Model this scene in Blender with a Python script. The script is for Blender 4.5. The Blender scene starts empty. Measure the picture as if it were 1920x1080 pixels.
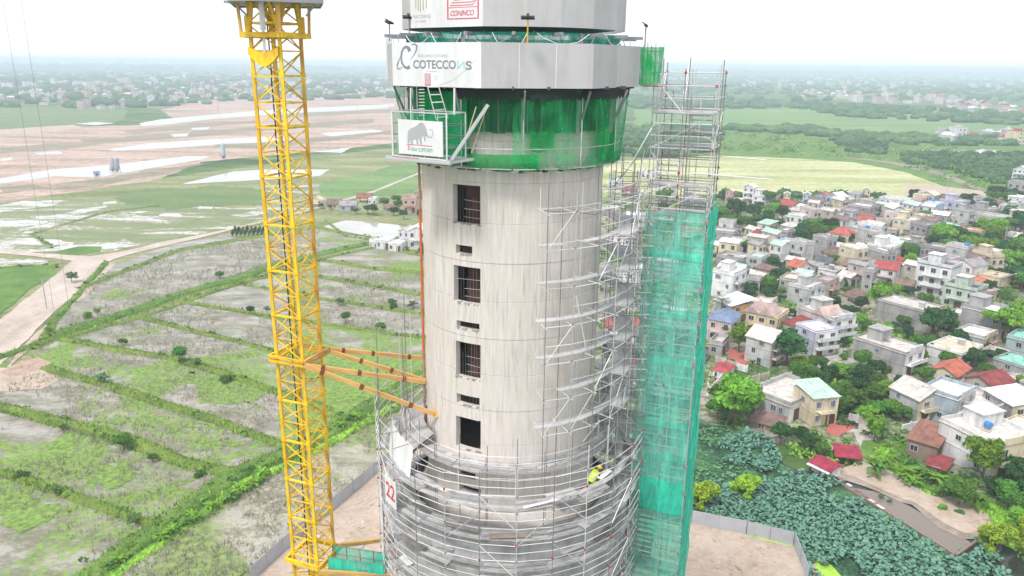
import bpy, bmesh, math, random
import numpy as np
from mathutils import Vector, Matrix, noise, geometry
SC = bpy.context.scene
COL = SC.collection
HAZE_D = 0.00036
PI = math.pi
# ------------------------------------------------------------------ camera
CAM_H, CAM_F, PITCH, ROLL = 58.0, 1431.0, math.radians(16.3), math.radians(0.6)
cf = Vector((0, math.cos(PITCH), -math.sin(PITCH)))
_u = Vector((0, math.sin(PITCH), math.cos(PITCH)))
_r = Vector((1, 0, 0))
cr = _r * math.cos(ROLL) + _u * math.sin(ROLL)
cu = _u * math.cos(ROLL) - _r * math.sin(ROLL)
CAMP = Vector((0, 0, CAM_H))
cam = bpy.data.cameras.new('camera')
camo = bpy.data.objects.new('camera', cam)
COL.objects.link(camo)
M = Matrix((cr, cu, -cf)).transposed().to_4x4()
M.translation = CAMP
camo.matrix_world = M
cam.sensor_width = 36
cam.lens = CAM_F / 1920 * 36
cam.clip_start = 0.5
cam.clip_end = 60000
SC.camera = camo
# ------------------------------------------------------------------ sky, sun, exposure
SUN_EL, SUN_AZ = math.radians(58), math.radians(215)
W = bpy.data.worlds.new('World')
SC.world = W
W.use_nodes = True
nt = W.node_tree
nt.nodes.clear()
wo = nt.nodes.new('ShaderNodeOutputWorld')
bg = nt.nodes.new('ShaderNodeBackground')
sk = nt.nodes.new('ShaderNodeTexSky')
sk.sky_type = 'NISHITA'
sk.sun_disc = False
sk.sun_elevation = SUN_EL
sk.sun_rotation = SUN_AZ
sk.air_density = 1.0
sk.dust_density = 4.0
mixw = nt.nodes.new('ShaderNodeMix')
mixw.data_type = 'RGBA'
mixw.inputs[0].default_value = 0.88
mixw.inputs[7].default_value = (9.3, 9.45, 9.9, 1)      # overcast cloud deck
nt.links.new(sk.outputs[0], mixw.inputs[6])
nt.links.new(mixw.outputs[2], bg.inputs[0])
bg.inputs[1].default_value = 0.066
nt.links.new(bg.outputs[0], wo.inputs[0])
sl = bpy.data.lights.new('sun', 'SUN')
sl.energy = 1.5
sl.angle = math.radians(11)
sl.color = (1.0, 0.97, 0.92)
so = bpy.data.objects.new('sun', sl)
COL.objects.link(so)
sd = Vector((math.sin(SUN_AZ) * math.cos(SUN_EL), math.cos(SUN_AZ) * math.cos(SUN_EL), math.sin(SUN_EL)))
so.rotation_euler = sd.to_track_quat('Z', 'Y').to_euler()
so.location = (0, 0, 200)
vs = SC.view_settings
vs.view_transform = 'Standard'
vs.look = 'None'
vs.gamma = 1
vs.use_curve_mapping = False
vs.exposure = 1.1
cy = SC.cycles
cy.max_bounces = 8
cy.diffuse_bounces = 3
cy.glossy_bounces = 3
cy.transparent_max_bounces = 24
cy.volume_bounces = 1
cy.use_denoising = True
cy.use_adaptive_sampling = True
cy.adaptive_threshold = 0.02
cy.sample_clamp_indirect = 6

# ------------------------------------------------------------------ helpers
def ray(px, py):
    return cf + cr * ((px - 960) / CAM_F) - cu * ((py - 540) / CAM_F)
def G(px, py, z=0.0):
    d = ray(px, py)
    return CAMP + d * ((z - CAM_H) / d.z)
def AtY(px, py, y):
    d = ray(px, py)
    return CAMP + d * (y / d.y)
def proj(p):
    v = p - CAMP
    w = v.dot(cf)
    return (960 + CAM_F * v.dot(cr) / w, 540 - CAM_F * v.dot(cu) / w, w)

MATS = {}
def lin(c):
    return tuple(((x / 12.92) if x <= 0.04045 else ((x + 0.055) / 1.055) ** 2.4) for x in c)
class NT:
    def __init__(s, name):
        s.m = bpy.data.materials.new(name)
        s.m.use_nodes = True
        s.t = s.m.node_tree
        s.t.nodes.clear()
        s.out = s.n('ShaderNodeOutputMaterial')
    def n(s, ty, **kw):
        nd = s.t.nodes.new(ty)
        for k, v in kw.items():
            setattr(nd, k, v)
        return nd
    def l(s, a, b):
        s.t.links.new(a, b)
    def val(s, nd, i, v):
        if hasattr(v, 'is_output') or isinstance(v, bpy.types.NodeSocket):
            s.l(v, nd.inputs[i])
        else:
            nd.inputs[i].default_value = v
    def coord(s, kind='Position', scale=(1, 1, 1), rot=(0, 0, 0)):
        if kind == 'Position':
            o = s.n('ShaderNodeNewGeometry').outputs['Position']
        else:
            o = s.n('ShaderNodeTexCoord').outputs[kind]
        mp = s.n('ShaderNodeMapping')
        s.l(o, mp.inputs[0])
        mp.inputs[3].default_value = scale
        mp.inputs[2].default_value = rot
        return mp.outputs[0]
    def noise(s, co, sc, det=4, rough=0.6, dist=0.0):
        nd = s.n('ShaderNodeTexNoise')
        s.l(co, nd.inputs['Vector'])
        nd.inputs['Scale'].default_value = sc
        nd.inputs['Detail'].default_value = det
        nd.inputs['Roughness'].default_value = rough
        nd.inputs['Distortion'].default_value = dist
        return nd.outputs[0]
    def ramp(s, fac, stops):
        nd = s.n('ShaderNodeValToRGB')
        s.l(fac, nd.inputs[0])
        el = nd.color_ramp.elements
        while len(el) < len(stops):
            el.new(0.5)
        for e, (p, c) in zip(el, stops):
            e.position = p
            e.color = (c[0], c[1], c[2], 1) if hasattr(c, '__len__') else (c, c, c, 1)
        return nd.outputs[0]
    def mix(s, fac, a, b, mode='MIX'):
        nd = s.n('ShaderNodeMix', data_type='RGBA', blend_type=mode)
        s.val(nd, 0, fac)
        for i, v in ((6, a), (7, b)):
            if isinstance(v, bpy.types.NodeSocket):
                s.l(v, nd.inputs[i])
            else:
                nd.inputs[i].default_value = (v[0], v[1], v[2], 1)
        return nd.outputs[2]
    def math(s, op, a, b=0.0):
        nd = s.n('ShaderNodeMath', operation=op)
        s.val(nd, 0, a)
        s.val(nd, 1, b)
        return nd.outputs[0]
    def bsdf(s, col, rough=0.8, spec=0.3, metal=0.0, bump=None, bs=0.3, bd=0.02, ior=1.45):
        b = s.n('ShaderNodeBsdfPrincipled')
        if isinstance(col, bpy.types.NodeSocket):
            s.l(col, b.inputs['Base Color'])
        else:
            b.inputs['Base Color'].default_value = (col[0], col[1], col[2], 1)
        s.val(b, b.inputs.find('Roughness'), rough)
        b.inputs['Specular IOR Level'].default_value = spec
        b.inputs['Metallic'].default_value = metal
        b.inputs['IOR'].default_value = ior
        if bump is not None:
            bn = s.n('ShaderNodeBump')
            bn.inputs['Strength'].default_value = bs
            bn.inputs['Distance'].default_value = bd
            s.l(bump, bn.inputs['Height'])
            s.l(bn.outputs[0], b.inputs['Normal'])
        return b.outputs[0]
    def done(s, sh):
        s.l(sh, s.out.inputs[0])
        return s.m

def simple(name, c, rough=0.75, var=0.15, sc=0.8, metal=0.0, spec=0.3, kind='Object', rnd=0.0, bump=0.0, dirt=None):
    if name in MATS:
        return MATS[name]
    n = NT(name)
    co = n.coord(kind)
    f = n.noise(co, sc, 5, 0.65)
    a = tuple(x * (1 - var) for x in c)
    b = tuple(min(1, x * (1 + var)) for x in c)
    col = n.ramp(f, [(0.3, a), (0.7, b)])
    if dirt:
        f2 = n.noise(n.coord(kind, (1, 1, 0.25)), sc * 1.7, 6, 0.7)
        col = n.mix(n.ramp(f2, [(0.45, 0.0), (0.62, 0.7)]), col, dirt)
    if rnd:
        oi = n.n('ShaderNodeObjectInfo')
        hs = n.n('ShaderNodeHueSaturation')
        n.l(col, hs.inputs['Color'])
        n.l(n.math('ADD', n.math('MULTIPLY', oi.outputs['Random'], rnd), 1 - rnd / 2), hs.inputs['Value'])
        n.l(n.math('ADD', n.math('MULTIPLY', oi.outputs['Random'], rnd * 0.08), 0.5 - rnd * 0.04), hs.inputs['Hue'])
        col = hs.outputs[0]
    m = n.done(n.bsdf(col, rough, spec, metal, f if bump else None, bump))
    MATS[name] = m
    return m

class MB:
    """collects shapes and links them as one mesh object"""
    def __init__(s):
        s.v = []
        s.f = []
        s.mi = []
        s.cur = 0
    def add(s, vs_, fs):
        b = len(s.v)
        s.v.extend([tuple(v) for v in vs_])
        for f in fs:
            s.f.append(tuple(i + b for i in f))
            s.mi.append(s.cur)
        return s
    def box(s, c, d, rz=0.0, Mx=None):
        hx, hy, hz = d[0] / 2, d[1] / 2, d[2] / 2
        p = [Vector((x, y, z)) for z in (-hz, hz) for x, y in ((-hx, -hy), (hx, -hy), (hx, hy), (-hx, hy))]
        if Mx is None:
            Mx = Matrix.Translation(Vector(c)) @ Matrix.Rotation(rz, 4, 'Z')
        return s.add([Mx @ v for v in p], BOXF)
    def tube(s, a, b, r, n=6, r2=None, cap=True):
        a, b = Vector(a), Vector(b)
        r2 = r if r2 is None else r2
        z = (b - a)
        if z.length < 1e-6:
            return s
        z.normalize()
        x = z.orthogonal().normalized()
        y = z.cross(x)
        vs_ = []
        for q, rr in ((a, r), (b, r2)):
            for i in range(n):
                t = 2 * PI * i / n
                vs_.append(q + x * (rr * math.cos(t)) + y * (rr * math.sin(t)))
        fs = [(i, (i + 1) % n, n + (i + 1) % n, n + i) for i in range(n)]
        if cap:
            fs += [tuple(range(n - 1, -1, -1)), tuple(range(n, 2 * n))]
        return s.add(vs_, fs)
    def beam(s, a, b, w, h):
        """box beam from a to b"""
        return s.add(*beam_geo(a, b, w, h))
    def path(s, pts, r, n=5):
        for a, b in zip(pts[:-1], pts[1:]):
            s.tube(a, b, r, n)
        return s
    def prism(s, pts, z0, z1):
        n = len(pts)
        vs_ = [(p[0], p[1], z0) for p in pts] + [(p[0], p[1], z1) for p in pts]
        fs = [(i, (i + 1) % n, n + (i + 1) % n, n + i) for i in range(n)]
        fs += [tuple(range(n - 1, -1, -1)), tuple(range(n, 2 * n))]
        return s.add(vs_, fs)
    def mesh(s, name, mats, smooth=False):
        me = bpy.data.meshes.new(name)
        me.from_pydata(s.v, [], s.f)
        if not isinstance(mats, (list, tuple)):
            mats = [mats]
        for m in mats:
            me.materials.append(m)
        if len(mats) > 1:
            me.polygons.foreach_set('material_index', s.mi)
        if smooth:
            me.polygons.foreach_set('use_smooth', [True] * len(me.polygons))
        me.update()
        return me
    def build(s, name, mats, parent=None, world=True, smooth=False):
        return link(name, s.mesh(name, mats, smooth), parent, world)
BOXF = [(3, 2, 1, 0), (4, 5, 6, 7), (0, 1, 5, 4), (1, 2, 6, 5), (2, 3, 7, 6), (3, 0, 4, 7)]
def beam_mat(a, b, w, h):
    a, b = Vector(a), Vector(b)
    x = b - a
    L = x.length
    x.normalize()
    up = Vector((0, 0, 1)) if abs(x.z) < 0.95 else Vector((1, 0, 0))
    y = up.cross(x).normalized()
    z = x.cross(y)
    Mx = Matrix((x * L, y * w, z * h)).transposed().to_4x4()
    Mx.translation = (a + b) / 2
    return Mx
def beam_geo(a, b, w, h):
    Mx = beam_mat(a, b, w, h)
    p = [Vector((x, y, z)) for z in (-.5, .5) for x, y in ((-.5, -.5), (.5, -.5), (.5, .5), (-.5, .5))]
    return [Mx @ v for v in p], BOXF
def tube_mat(a, b, r):
    a, b = Vector(a), Vector(b)
    z = b - a
    L = z.length
    z.normalize()
    x = z.orthogonal().normalized()
    y = z.cross(x)
    Mx = Matrix((x * r, y * r, z * L)).transposed().to_4x4()
    Mx.translation = a
    return Mx
def wm(o):
    m = o.matrix_basis.copy()
    if o.parent:
        m = wm(o.parent) @ o.matrix_parent_inverse @ m
    return m
def link(name, me, parent=None, world=True, Mx=None):
    o = bpy.data.objects.new(name, me)
    COL.objects.link(o)
    if parent is not None:
        o.parent = parent
        if world:
            o.matrix_parent_inverse = wm(parent).inverted()
    if Mx is not None:
        o.matrix_basis = Mx
    return o
def tag(o, label=None, cat=None, group=None, kind=None):
    if label:
        o['label'] = label
    if cat:
        o['category'] = cat
    if group:
        o['group'] = group
    if kind:
        o['kind'] = kind
    return o
def thing(name, label, cat, loc=(0, 0, 0), rz=0.0, group=None, sc=None):
    o = bpy.data.objects.new(name, None)
    COL.objects.link(o)
    o.empty_display_size = 0.3
    o.location = loc
    o.rotation_euler = (0, 0, rz)
    if sc:
        o.scale = (sc, sc, sc)
    return tag(o, label, cat, group)
def copy_tree(src, loc, rz, sc=1.0, label=None, group=None):
    r = src.copy()
    COL.objects.link(r)
    r.location = loc
    r.rotation_euler = (0, 0, rz)
    r.scale = (sc, sc, sc) if not hasattr(sc, '__len__') else sc
    if label:
        r['label'] = label
    if group:
        r['group'] = group
    for ch in list(src.children):
        c = ch.copy()
        COL.objects.link(c)
        c.parent = r
        for g in ch.children:
            d = g.copy()
            COL.objects.link(d)
            d.parent = c
    return r
_unit = {}
def unit(kind, m):
    k = (kind, m.name)
    if k not in _unit:
        b = MB()
        if kind == 'tube':
            b.tube((0, 0, 0), (0, 0, 1), 1.0, 6)
        elif kind == 'tube4':
            b.tube((0, 0, 0), (0, 0, 1), 1.0, 4)
        else:
            b.box((0, 0, 0), (1, 1, 1))
        _unit[k] = b.mesh('unit_' + kind, m)
    return _unit[k]
class Pieces:
    """many alike pieces of one thing: the ones that show largest become parts, the rest one part of kind stuff"""
    def __init__(s, th, cap=280):
        s.t = th
        s.d = {}
        s.cap = cap
    def tube(s, name, a, b, r, m):
        s.d.setdefault(name, []).append(('tube', Vector(a), Vector(b), r, r, m))
    def beam(s, name, a, b, w, h, m):
        s.d.setdefault(name, []).append(('box', Vector(a), Vector(b), w, h, m))
    def finish(s, rest={}):
        for name, L in s.d.items():
            def size(e):
                c = (e[1] + e[2]) / 2
                x, y, w = proj(c)
                v = (e[2] - e[1]).length / max(w, 1)
                if not (-60 < x < 1980 and -60 < y < 1140):
                    v *= 0.02
                return -v
            L.sort(key=size)
            for e in L[:s.cap]:
                Mx = tube_mat(e[1], e[2], e[3]) if e[0] == 'tube' else beam_mat(e[1], e[2], e[3], e[4])
                link(name, unit(e[0], e[5]), s.t, True, Mx)
            if len(L) > s.cap:
                b = MB()
                ms = []
                for e in L[s.cap:]:
                    if e[5] not in ms:
                        ms.append(e[5])
                    b.cur = ms.index(e[5])
                    if e[0] == 'tube':
                        b.tube(e[1], e[2], e[3], 5, cap=False)
                    else:
                        b.beam(e[1], e[2], e[3], e[4])
                tag(b.build(rest.get(name, name + '_rest'), ms, s.t), kind='stuff')
def npmesh(name, V, Fq, mat_, parent=None, k=4):
    """fast mesh from numpy arrays: V (n,3), Fq (m,k)"""
    me = bpy.data.meshes.new(name)
    me.vertices.add(len(V))
    me.vertices.foreach_set('co', V.astype(np.float32).ravel())
    me.loops.add(Fq.size)
    me.loops.foreach_set('vertex_index', Fq.astype(np.int32).ravel())
    me.polygons.add(len(Fq))
    me.polygons.foreach_set('loop_start', np.arange(0, Fq.size, k, dtype=np.int32))
    me.polygons.foreach_set('loop_total', np.full(len(Fq), k, dtype=np.int32))
    me.materials.append(mat_)
    me.update(calc_edges=True)
    return me
# ------------------------------------------------------------------ ground materials
def ground_mat(name, stops, sc=0.05, sc2=0.6, amt2=0.35, rough=0.9, spec=0.2, bump=0.3, stretch=(1, 1, 1), rot=0.0, streak=None, wet=None):
    n = NT(name)
    co = n.coord('Position', stretch, (0, 0, rot))
    f = n.noise(co, sc, 6, 0.62, 0.4)
    g = n.noise(n.coord('Position'), sc2, 5, 0.7)
    ff = n.math('ADD', n.math('MULTIPLY', f, 1 - amt2), n.math('MULTIPLY', g, amt2))
    ff = n.math('ADD', n.math('MULTIPLY', ff, 2.3), -0.65)
    col = n.ramp(ff, stops)
    if streak:
        h = n.noise(n.coord('Position', (2.2, 2.2, 2.2)), 1.0, 3, 0.8)
        col = n.mix(n.ramp(h, [(0.5, 0.0), (0.62, streak[1])]), col, streak[0])
    r = rough
    if wet:
        r = n.ramp(ff, [(wet[0], wet[1]), (wet[0] + 0.06, rough)])
    m = n.done(n.bsdf(col, r, spec, 0, g if wet is None else None, bump, 0.15))
    MATS[name] = m
    return m
g_far = NT('far_land')
vo = g_far.n('ShaderNodeTexVoronoi')
vo.inputs['Scale'].default_value = 1.0
g_far.l(g_far.coord('Position', (0.006, 0.02, 0.01), (0, 0, 0.15)), vo.inputs['Vector'])
fc = g_far.ramp(g_far.mix(0.5, vo.outputs['Color'], g_far.noise(g_far.coord('Position'), 0.004, 4)), [(0.25, (0.05, 0.10, 0.03)), (0.45, (0.10, 0.17, 0.05)), (0.6, (0.16, 0.22, 0.09)), (0.8, (0.25, 0.25, 0.15))])
fn = g_far.noise(g_far.coord('Position', (1, 1.6, 1)), 0.03, 6, 0.7)
fc = g_far.mix(g_far.ramp(fn, [(0.48, 0.0), (0.56, 0.8)]), fc, (0.045, 0.085, 0.035))
M_FAR = g_far.done(g_far.bsdf(fc, 0.95, 0.1))
M_GRASS = ground_mat('grass_ground', [(0.1, (0.045, 0.10, 0.025)), (0.5, (0.10, 0.19, 0.04)), (0.9, (0.20, 0.29, 0.07))], 0.12, 1.6, 0.45)
M_BUND = ground_mat('bund_grass', [(0.1, (0.06, 0.10, 0.025)), (0.5, (0.14, 0.21, 0.04)), (0.9, (0.27, 0.32, 0.08))], 0.15, 2.4, 0.5)
M_BRIGHT = ground_mat('bright_grass', [(0.3, (0.10, 0.26, 0.03)), (0.55, (0.24, 0.48, 0.05)), (0.75, (0.40, 0.58, 0.10))], 0.2, 2.2, 0.5)
def paddy_mat(name, green, mud=(0.265, 0.24, 0.20), gr=(0.19, 0.32, 0.05)):
    n = NT(name)
    big = n.noise(n.coord('Position'), 0.045, 5, 0.62, 0.8)
    fine = n.noise(n.coord('Position', (1, 1, 1)), 1.3, 6, 0.75)
    f2 = n.noise(n.coord('Position', (1.3, 1, 1)), 4.5, 3, 0.8)
    ff = n.math('ADD', n.math('MULTIPLY', big, 0.7), n.math('MULTIPLY', fine, 0.3))
    base = n.ramp(fine, [(0.38, tuple(x * 0.6 for x in mud)), (0.5, mud), (0.62, tuple(min(1, x * 1.35) for x in mud))])
    fb = n.noise(n.coord('Position'), 0.11, 5, 0.7, 1.0)
    base = n.mix(n.ramp(fb, [(0.46, 0.0), (0.56, 0.55)]), base, (0.15, 0.175, 0.09))
    reed = n.mix(n.ramp(f2, [(0.48, 0.0), (0.58, 0.7)]), base, (0.15, 0.155, 0.10))
    wv = n.noise(n.coord('Position', (0.7, 1.3, 1)), 0.16, 6, 0.75, 0.15)
    reed = n.mix(n.ramp(wv, [(0.42, 0.75), (0.5, 0.0)]), reed, (0.37, 0.345, 0.315))  # pale water streaks, their wet sheen painted into the colour
    reed = n.mix(n.ramp(wv, [(0.53, 0.0), (0.6, 0.6)]), reed, (0.13, 0.12, 0.085))
    t0 = 0.59 - green * 0.21
    col = n.mix(n.ramp(ff, [(t0, 0.0), (t0 + 0.035, 0.92)]), reed, n.ramp(fine, [(0.42, tuple(x * 0.5 for x in gr)), (0.58, gr)]))
    ro = n.ramp(ff, [(t0 - 0.1, 0.32), (t0 + 0.02, 0.95)])
    m = n.done(n.bsdf(col, ro, 0.5, 0, fine, 0.25, 0.1))
    MATS[name] = m
    return m
M_P = {g: paddy_mat('paddy_mud_%d' % i, g) for i, g in enumerate((0.12, 0.35, 0.55, 0.8, 0.98))}
M_DRY = paddy_mat('dry_reed_field', 0.42, (0.40, 0.37, 0.29), (0.22, 0.31, 0.09))
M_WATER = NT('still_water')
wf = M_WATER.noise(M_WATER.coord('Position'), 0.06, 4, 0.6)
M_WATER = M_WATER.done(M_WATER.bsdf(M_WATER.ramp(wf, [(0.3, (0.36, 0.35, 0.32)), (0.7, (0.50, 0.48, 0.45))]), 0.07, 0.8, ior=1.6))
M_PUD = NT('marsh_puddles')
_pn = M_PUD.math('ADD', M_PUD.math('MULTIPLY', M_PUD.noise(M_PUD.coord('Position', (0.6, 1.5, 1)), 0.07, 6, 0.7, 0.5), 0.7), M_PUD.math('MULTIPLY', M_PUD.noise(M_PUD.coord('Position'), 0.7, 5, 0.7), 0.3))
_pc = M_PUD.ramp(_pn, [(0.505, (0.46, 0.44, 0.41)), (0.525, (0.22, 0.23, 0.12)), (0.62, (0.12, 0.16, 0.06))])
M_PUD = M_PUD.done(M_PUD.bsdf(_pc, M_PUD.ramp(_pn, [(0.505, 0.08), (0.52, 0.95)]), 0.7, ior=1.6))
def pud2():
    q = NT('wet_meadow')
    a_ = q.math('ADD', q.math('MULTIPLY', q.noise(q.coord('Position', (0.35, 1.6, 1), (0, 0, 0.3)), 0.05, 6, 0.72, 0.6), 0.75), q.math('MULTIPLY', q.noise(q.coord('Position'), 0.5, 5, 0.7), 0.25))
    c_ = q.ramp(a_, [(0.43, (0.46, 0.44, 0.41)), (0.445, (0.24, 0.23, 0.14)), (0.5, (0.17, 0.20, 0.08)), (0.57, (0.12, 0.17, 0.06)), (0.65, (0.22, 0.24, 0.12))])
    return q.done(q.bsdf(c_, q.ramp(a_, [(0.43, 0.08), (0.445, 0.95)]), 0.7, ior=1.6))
M_WETM = pud2()
M_DARKW = NT('dark_pond_water')
M_DARKW = M_DARKW.done(M_DARKW.bsdf((0.03, 0.035, 0.03), 0.06, 0.5, ior=1.33, bump=M_DARKW.noise(M_DARKW.coord('Position'), 2.0, 3), bs=0.05))
M_GREYW = NT('grey_pond_water')
M_GREYW = M_GREYW.done(M_GREYW.bsdf((0.20, 0.165, 0.14), 0.06, 0.5, ior=1.33))
M_SAND = ground_mat('pale_sand', [(0.05, (0.27, 0.205, 0.15)), (0.45, (0.41, 0.325, 0.26)), (0.95, (0.53, 0.455, 0.39))], 0.22, 1.8, 0.5)
M_PINK = ground_mat('reclaimed_sand', [(0.2, (0.15, 0.16, 0.09)), (0.36, (0.28, 0.22, 0.17)), (0.55, (0.43, 0.31, 0.25)), (0.8, (0.52, 0.42, 0.37))], 0.03, 0.22, 0.45, stretch=(0.28, 1.5, 1), rot=-0.12)
M_SOIL = ground_mat('weedy_soil', [(0.1, (0.13, 0.14, 0.08)), (0.45, (0.22, 0.20, 0.14)), (0.9, (0.38, 0.30, 0.25))], 0.05, 0.3, 0.5, stretch=(0.3, 1.5, 1))
M_DULL = ground_mat('dull_green_meadow', [(0.1, (0.08, 0.13, 0.05)), (0.5, (0.13, 0.19, 0.075)), (0.9, (0.21, 0.25, 0.12))], 0.05, 0.5, 0.5, stretch=(0.4, 1.3, 1))
M_ROAD = ground_mat('dirt_road', [(0.15, (0.33, 0.27, 0.22)), (0.5, (0.45, 0.38, 0.33)), (0.9, (0.57, 0.51, 0.46))], 0.15, 1.2, 0.4, stretch=(1, 0.4, 1), rot=0.5)
M_CONC = ground_mat('village_paving', [(0.3, (0.26, 0.23, 0.21)), (0.5, (0.38, 0.34, 0.32)), (0.72, (0.52, 0.47, 0.44))], 0.12, 1.0, 0.5)
M_VILL = ground_mat('village_soil', [(0.3, (0.05, 0.10, 0.03)), (0.45, (0.10, 0.16, 0.05)), (0.56, (0.26, 0.24, 0.18)), (0.72, (0.38, 0.34, 0.3))], 0.07, 0.8, 0.45)
M_PALE = ground_mat('ripe_field', [(0.28, (0.22, 0.27, 0.10)), (0.5, (0.38, 0.40, 0.19)), (0.72, (0.52, 0.50, 0.32))], 0.018, 0.25, 0.4, stretch=(0.35, 2.6, 1), rot=0.04)
M_FGRN = ground_mat('rice_field', [(0.1, (0.08, 0.16, 0.05)), (0.5, (0.14, 0.24, 0.08)), (0.9, (0.24, 0.31, 0.14))], 0.02, 0.2, 0.4, stretch=(0.35, 2.0, 1))
M_MARSH = ground_mat('marsh_grass', [(0.1, (0.08, 0.12, 0.045)), (0.42, (0.17, 0.20, 0.085)), (0.62, (0.25, 0.26, 0.13)), (0.85, (0.38, 0.35, 0.25))], 0.03, 0.4, 0.45, stretch=(0.5, 1.4, 1))
M_DUCK = ground_mat('duckweed', [(0.3, (0.20, 0.42, 0.05)), (0.6, (0.38, 0.58, 0.07))], 0.3, 2.5, 0.4)
M_POND = ground_mat('pond_weed', [(0.3, (0.02, 0.05, 0.03)), (0.55, (0.05, 0.12, 0.06)), (0.75, (0.12, 0.26, 0.09))], 0.3, 2.5, 0.5)
M_WETSAND = ground_mat('wet_sand', [(0.3, (0.22, 0.18, 0.15)), (0.7, (0.36, 0.3, 0.25))], 0.5, 3, 0.5, rough=0.5)
M_RUBBLE = ground_mat('rubble_soil', [(0.3, (0.30, 0.2, 0.15)), (0.7, (0.46, 0.34, 0.28))], 0.5, 3, 0.6)

# ------------------------------------------------------------------ ground sheets
random.seed(11)
def rough_line(P, amp, seg=3.0):
    """subdivide a closed outline and push it about fractally"""
    out = []
    n = len(P)
    for i in range(n):
        a, b = P[i], P[(i + 1) % n]
        L = (b - a).length
        k = max(1, min(60, int(L / seg)))
        t_ = (b - a) / max(L, 1e-6)
        nrm = Vector((-t_.y, t_.x, 0))
        for j in range(k):
            p = a + (b - a) * (j / k)
            q = Vector((p.x * 0.11, p.y * 0.11, 3.7))
            d = noise.noise(q) * amp + noise.noise(q * 3.1) * amp * 0.5 + noise.noise(q * 9) * amp * 0.2
            out.append(p + nrm * (d if L > seg else 0))
    return out
def sheet(name, P, m, z, kind='structure'):
    me = bpy.data.meshes.new(name)
    tri = geometry.tessellate_polygon([[Vector((p.x, p.y, 0)) for p in P]])
    fs = []
    for t in tri:
        a, b, c = (P[i] for i in t)
        if (b.x - a.x) * (c.y - a.y) - (b.y - a.y) * (c.x - a.x) < 0:
            t = (t[0], t[2], t[1])
        fs.append(tuple(t))
    me.from_pydata([(p.x, p.y, z) for p in P], [], fs)
    me.materials.append(m)
    o = link(name, me)
    o['kind'] = kind
    return o
PATCHN = [0]
def patch(name, pts, m, z, amp=1.0, seg=3.0):
    PATCHN[0] += 1
    z += PATCHN[0] * 0.0007
    P = [G(x, y) for x, y in pts]
    for p in P:
        p.z = 0
    return sheet(name, rough_line(P, amp, seg) if amp else P, m, z)
R_ = 13500
gp = [Vector((x, y, 0)) for x, y in ((-R_, -120), (R_, -120), (R_, R_), (-R_, R_))]
sheet('ground', gp, M_FAR, 0.0)
# left half: marsh meadow under everything near
patch('meadow', [(-700, 395), (-200, 372), (200, 350), (330, 330), (560, 300), (700, 280), (960, 262), (1200, 300), (1330, 330), (1330, 900), (1330, 1500), (-900, 1500), (-900, 700)], M_MARSH, 0.03, 3, 8)
patch('sand_flat', [(-400, 262), (0, 250), (130, 238), (250, 235), (330, 225), (485, 203), (740, 184), (980, 172), (980, 258), (740, 268), (600, 285), (490, 293), (380, 304), (300, 335), (200, 352), (60, 372), (-60, 390), (-400, 420)], M_PINK, 0.06, 4, 10)
patch('rice_field_north', [(-500, 205), (100, 200), (240, 206), (230, 226), (130, 240), (0, 250), (-500, 265)], M_DULL, 0.05, 3, 12)
patch('sand_strip', [(-300, 248), (0, 243), (140, 234), (155, 240), (60, 250), (-300, 262)], M_SAND, 0.08, 3, 10)
for i, p in enumerate([
        [(262, 231), (300, 224), (400, 215), (490, 207), (740, 195), (740, 199), (490, 217), (400, 223), (300, 235), (265, 236)],
        [(203, 280), (290, 268), (380, 262), (490, 257), (560, 262), (480, 268), (420, 270), (380, 274), (300, 279), (215, 283)],
        [(-200, 360), (0, 335), (95, 318), (200, 310), (350, 293), (398, 293), (375, 300), (260, 320), (185, 333), (100, 331), (0, 345), (-200, 372)],
        [(342, 346), (400, 330), (440, 322), (495, 318), (620, 318), (600, 330), (500, 337), (400, 342)],
        [(140, 232), (180, 229), (215, 231), (180, 235)],
        [(60, 287), (110, 284), (120, 289), (70, 290)], [(0, 298), (25, 295), (20, 301), (0, 302)],
        [(320, 252), (355, 250), (350, 256), (325, 257)], [(600, 250), (700, 243), (720, 247), (620, 256)],
        [(590, 205), (720, 198), (730, 203), (600, 210)], [(360, 240), (395, 238), (390, 243), (362, 244)],
        [(590, 285), (660, 276), (640, 287)], [(1110, 280), (1190, 262), (1160, 285)]]):
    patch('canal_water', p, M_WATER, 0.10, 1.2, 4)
patch('bare_earth', [(300, 206), (380, 188), (740, 172), (740, 186), (485, 204), (330, 226)], M_PINK, 0.055, 4, 8)
for p in [[(150, 262), (300, 252), (480, 238), (700, 222), (700, 230), (480, 247), (300, 262), (160, 272)], [(230, 246), (360, 232), (480, 226), (480, 231), (360, 240), (250, 252)],
          [(0, 276), (120, 268), (200, 270), (120, 280), (0, 288)], [(390, 262), (480, 268), (740, 244), (740, 250), (480, 280), (400, 274)], [(100, 345), (230, 330), (330, 312), (390, 306), (300, 328), (190, 348), (110, 355)],
          [(0, 352), (60, 346), (90, 352), (30, 362), (0, 364)], [(500, 215), (740, 205), (740, 210), (520, 222)]]:
    patch('weedy_soil', p, M_SOIL, 0.08, 3.5, 5)
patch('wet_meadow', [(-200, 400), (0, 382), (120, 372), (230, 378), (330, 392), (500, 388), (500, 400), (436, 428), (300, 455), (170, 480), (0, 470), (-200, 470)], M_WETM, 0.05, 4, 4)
patch('wet_meadow', [(490, 340), (600, 345), (700, 366), (560, 398), (440, 426), (430, 400), (490, 385)], M_WETM, 0.05, 3, 4)
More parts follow.
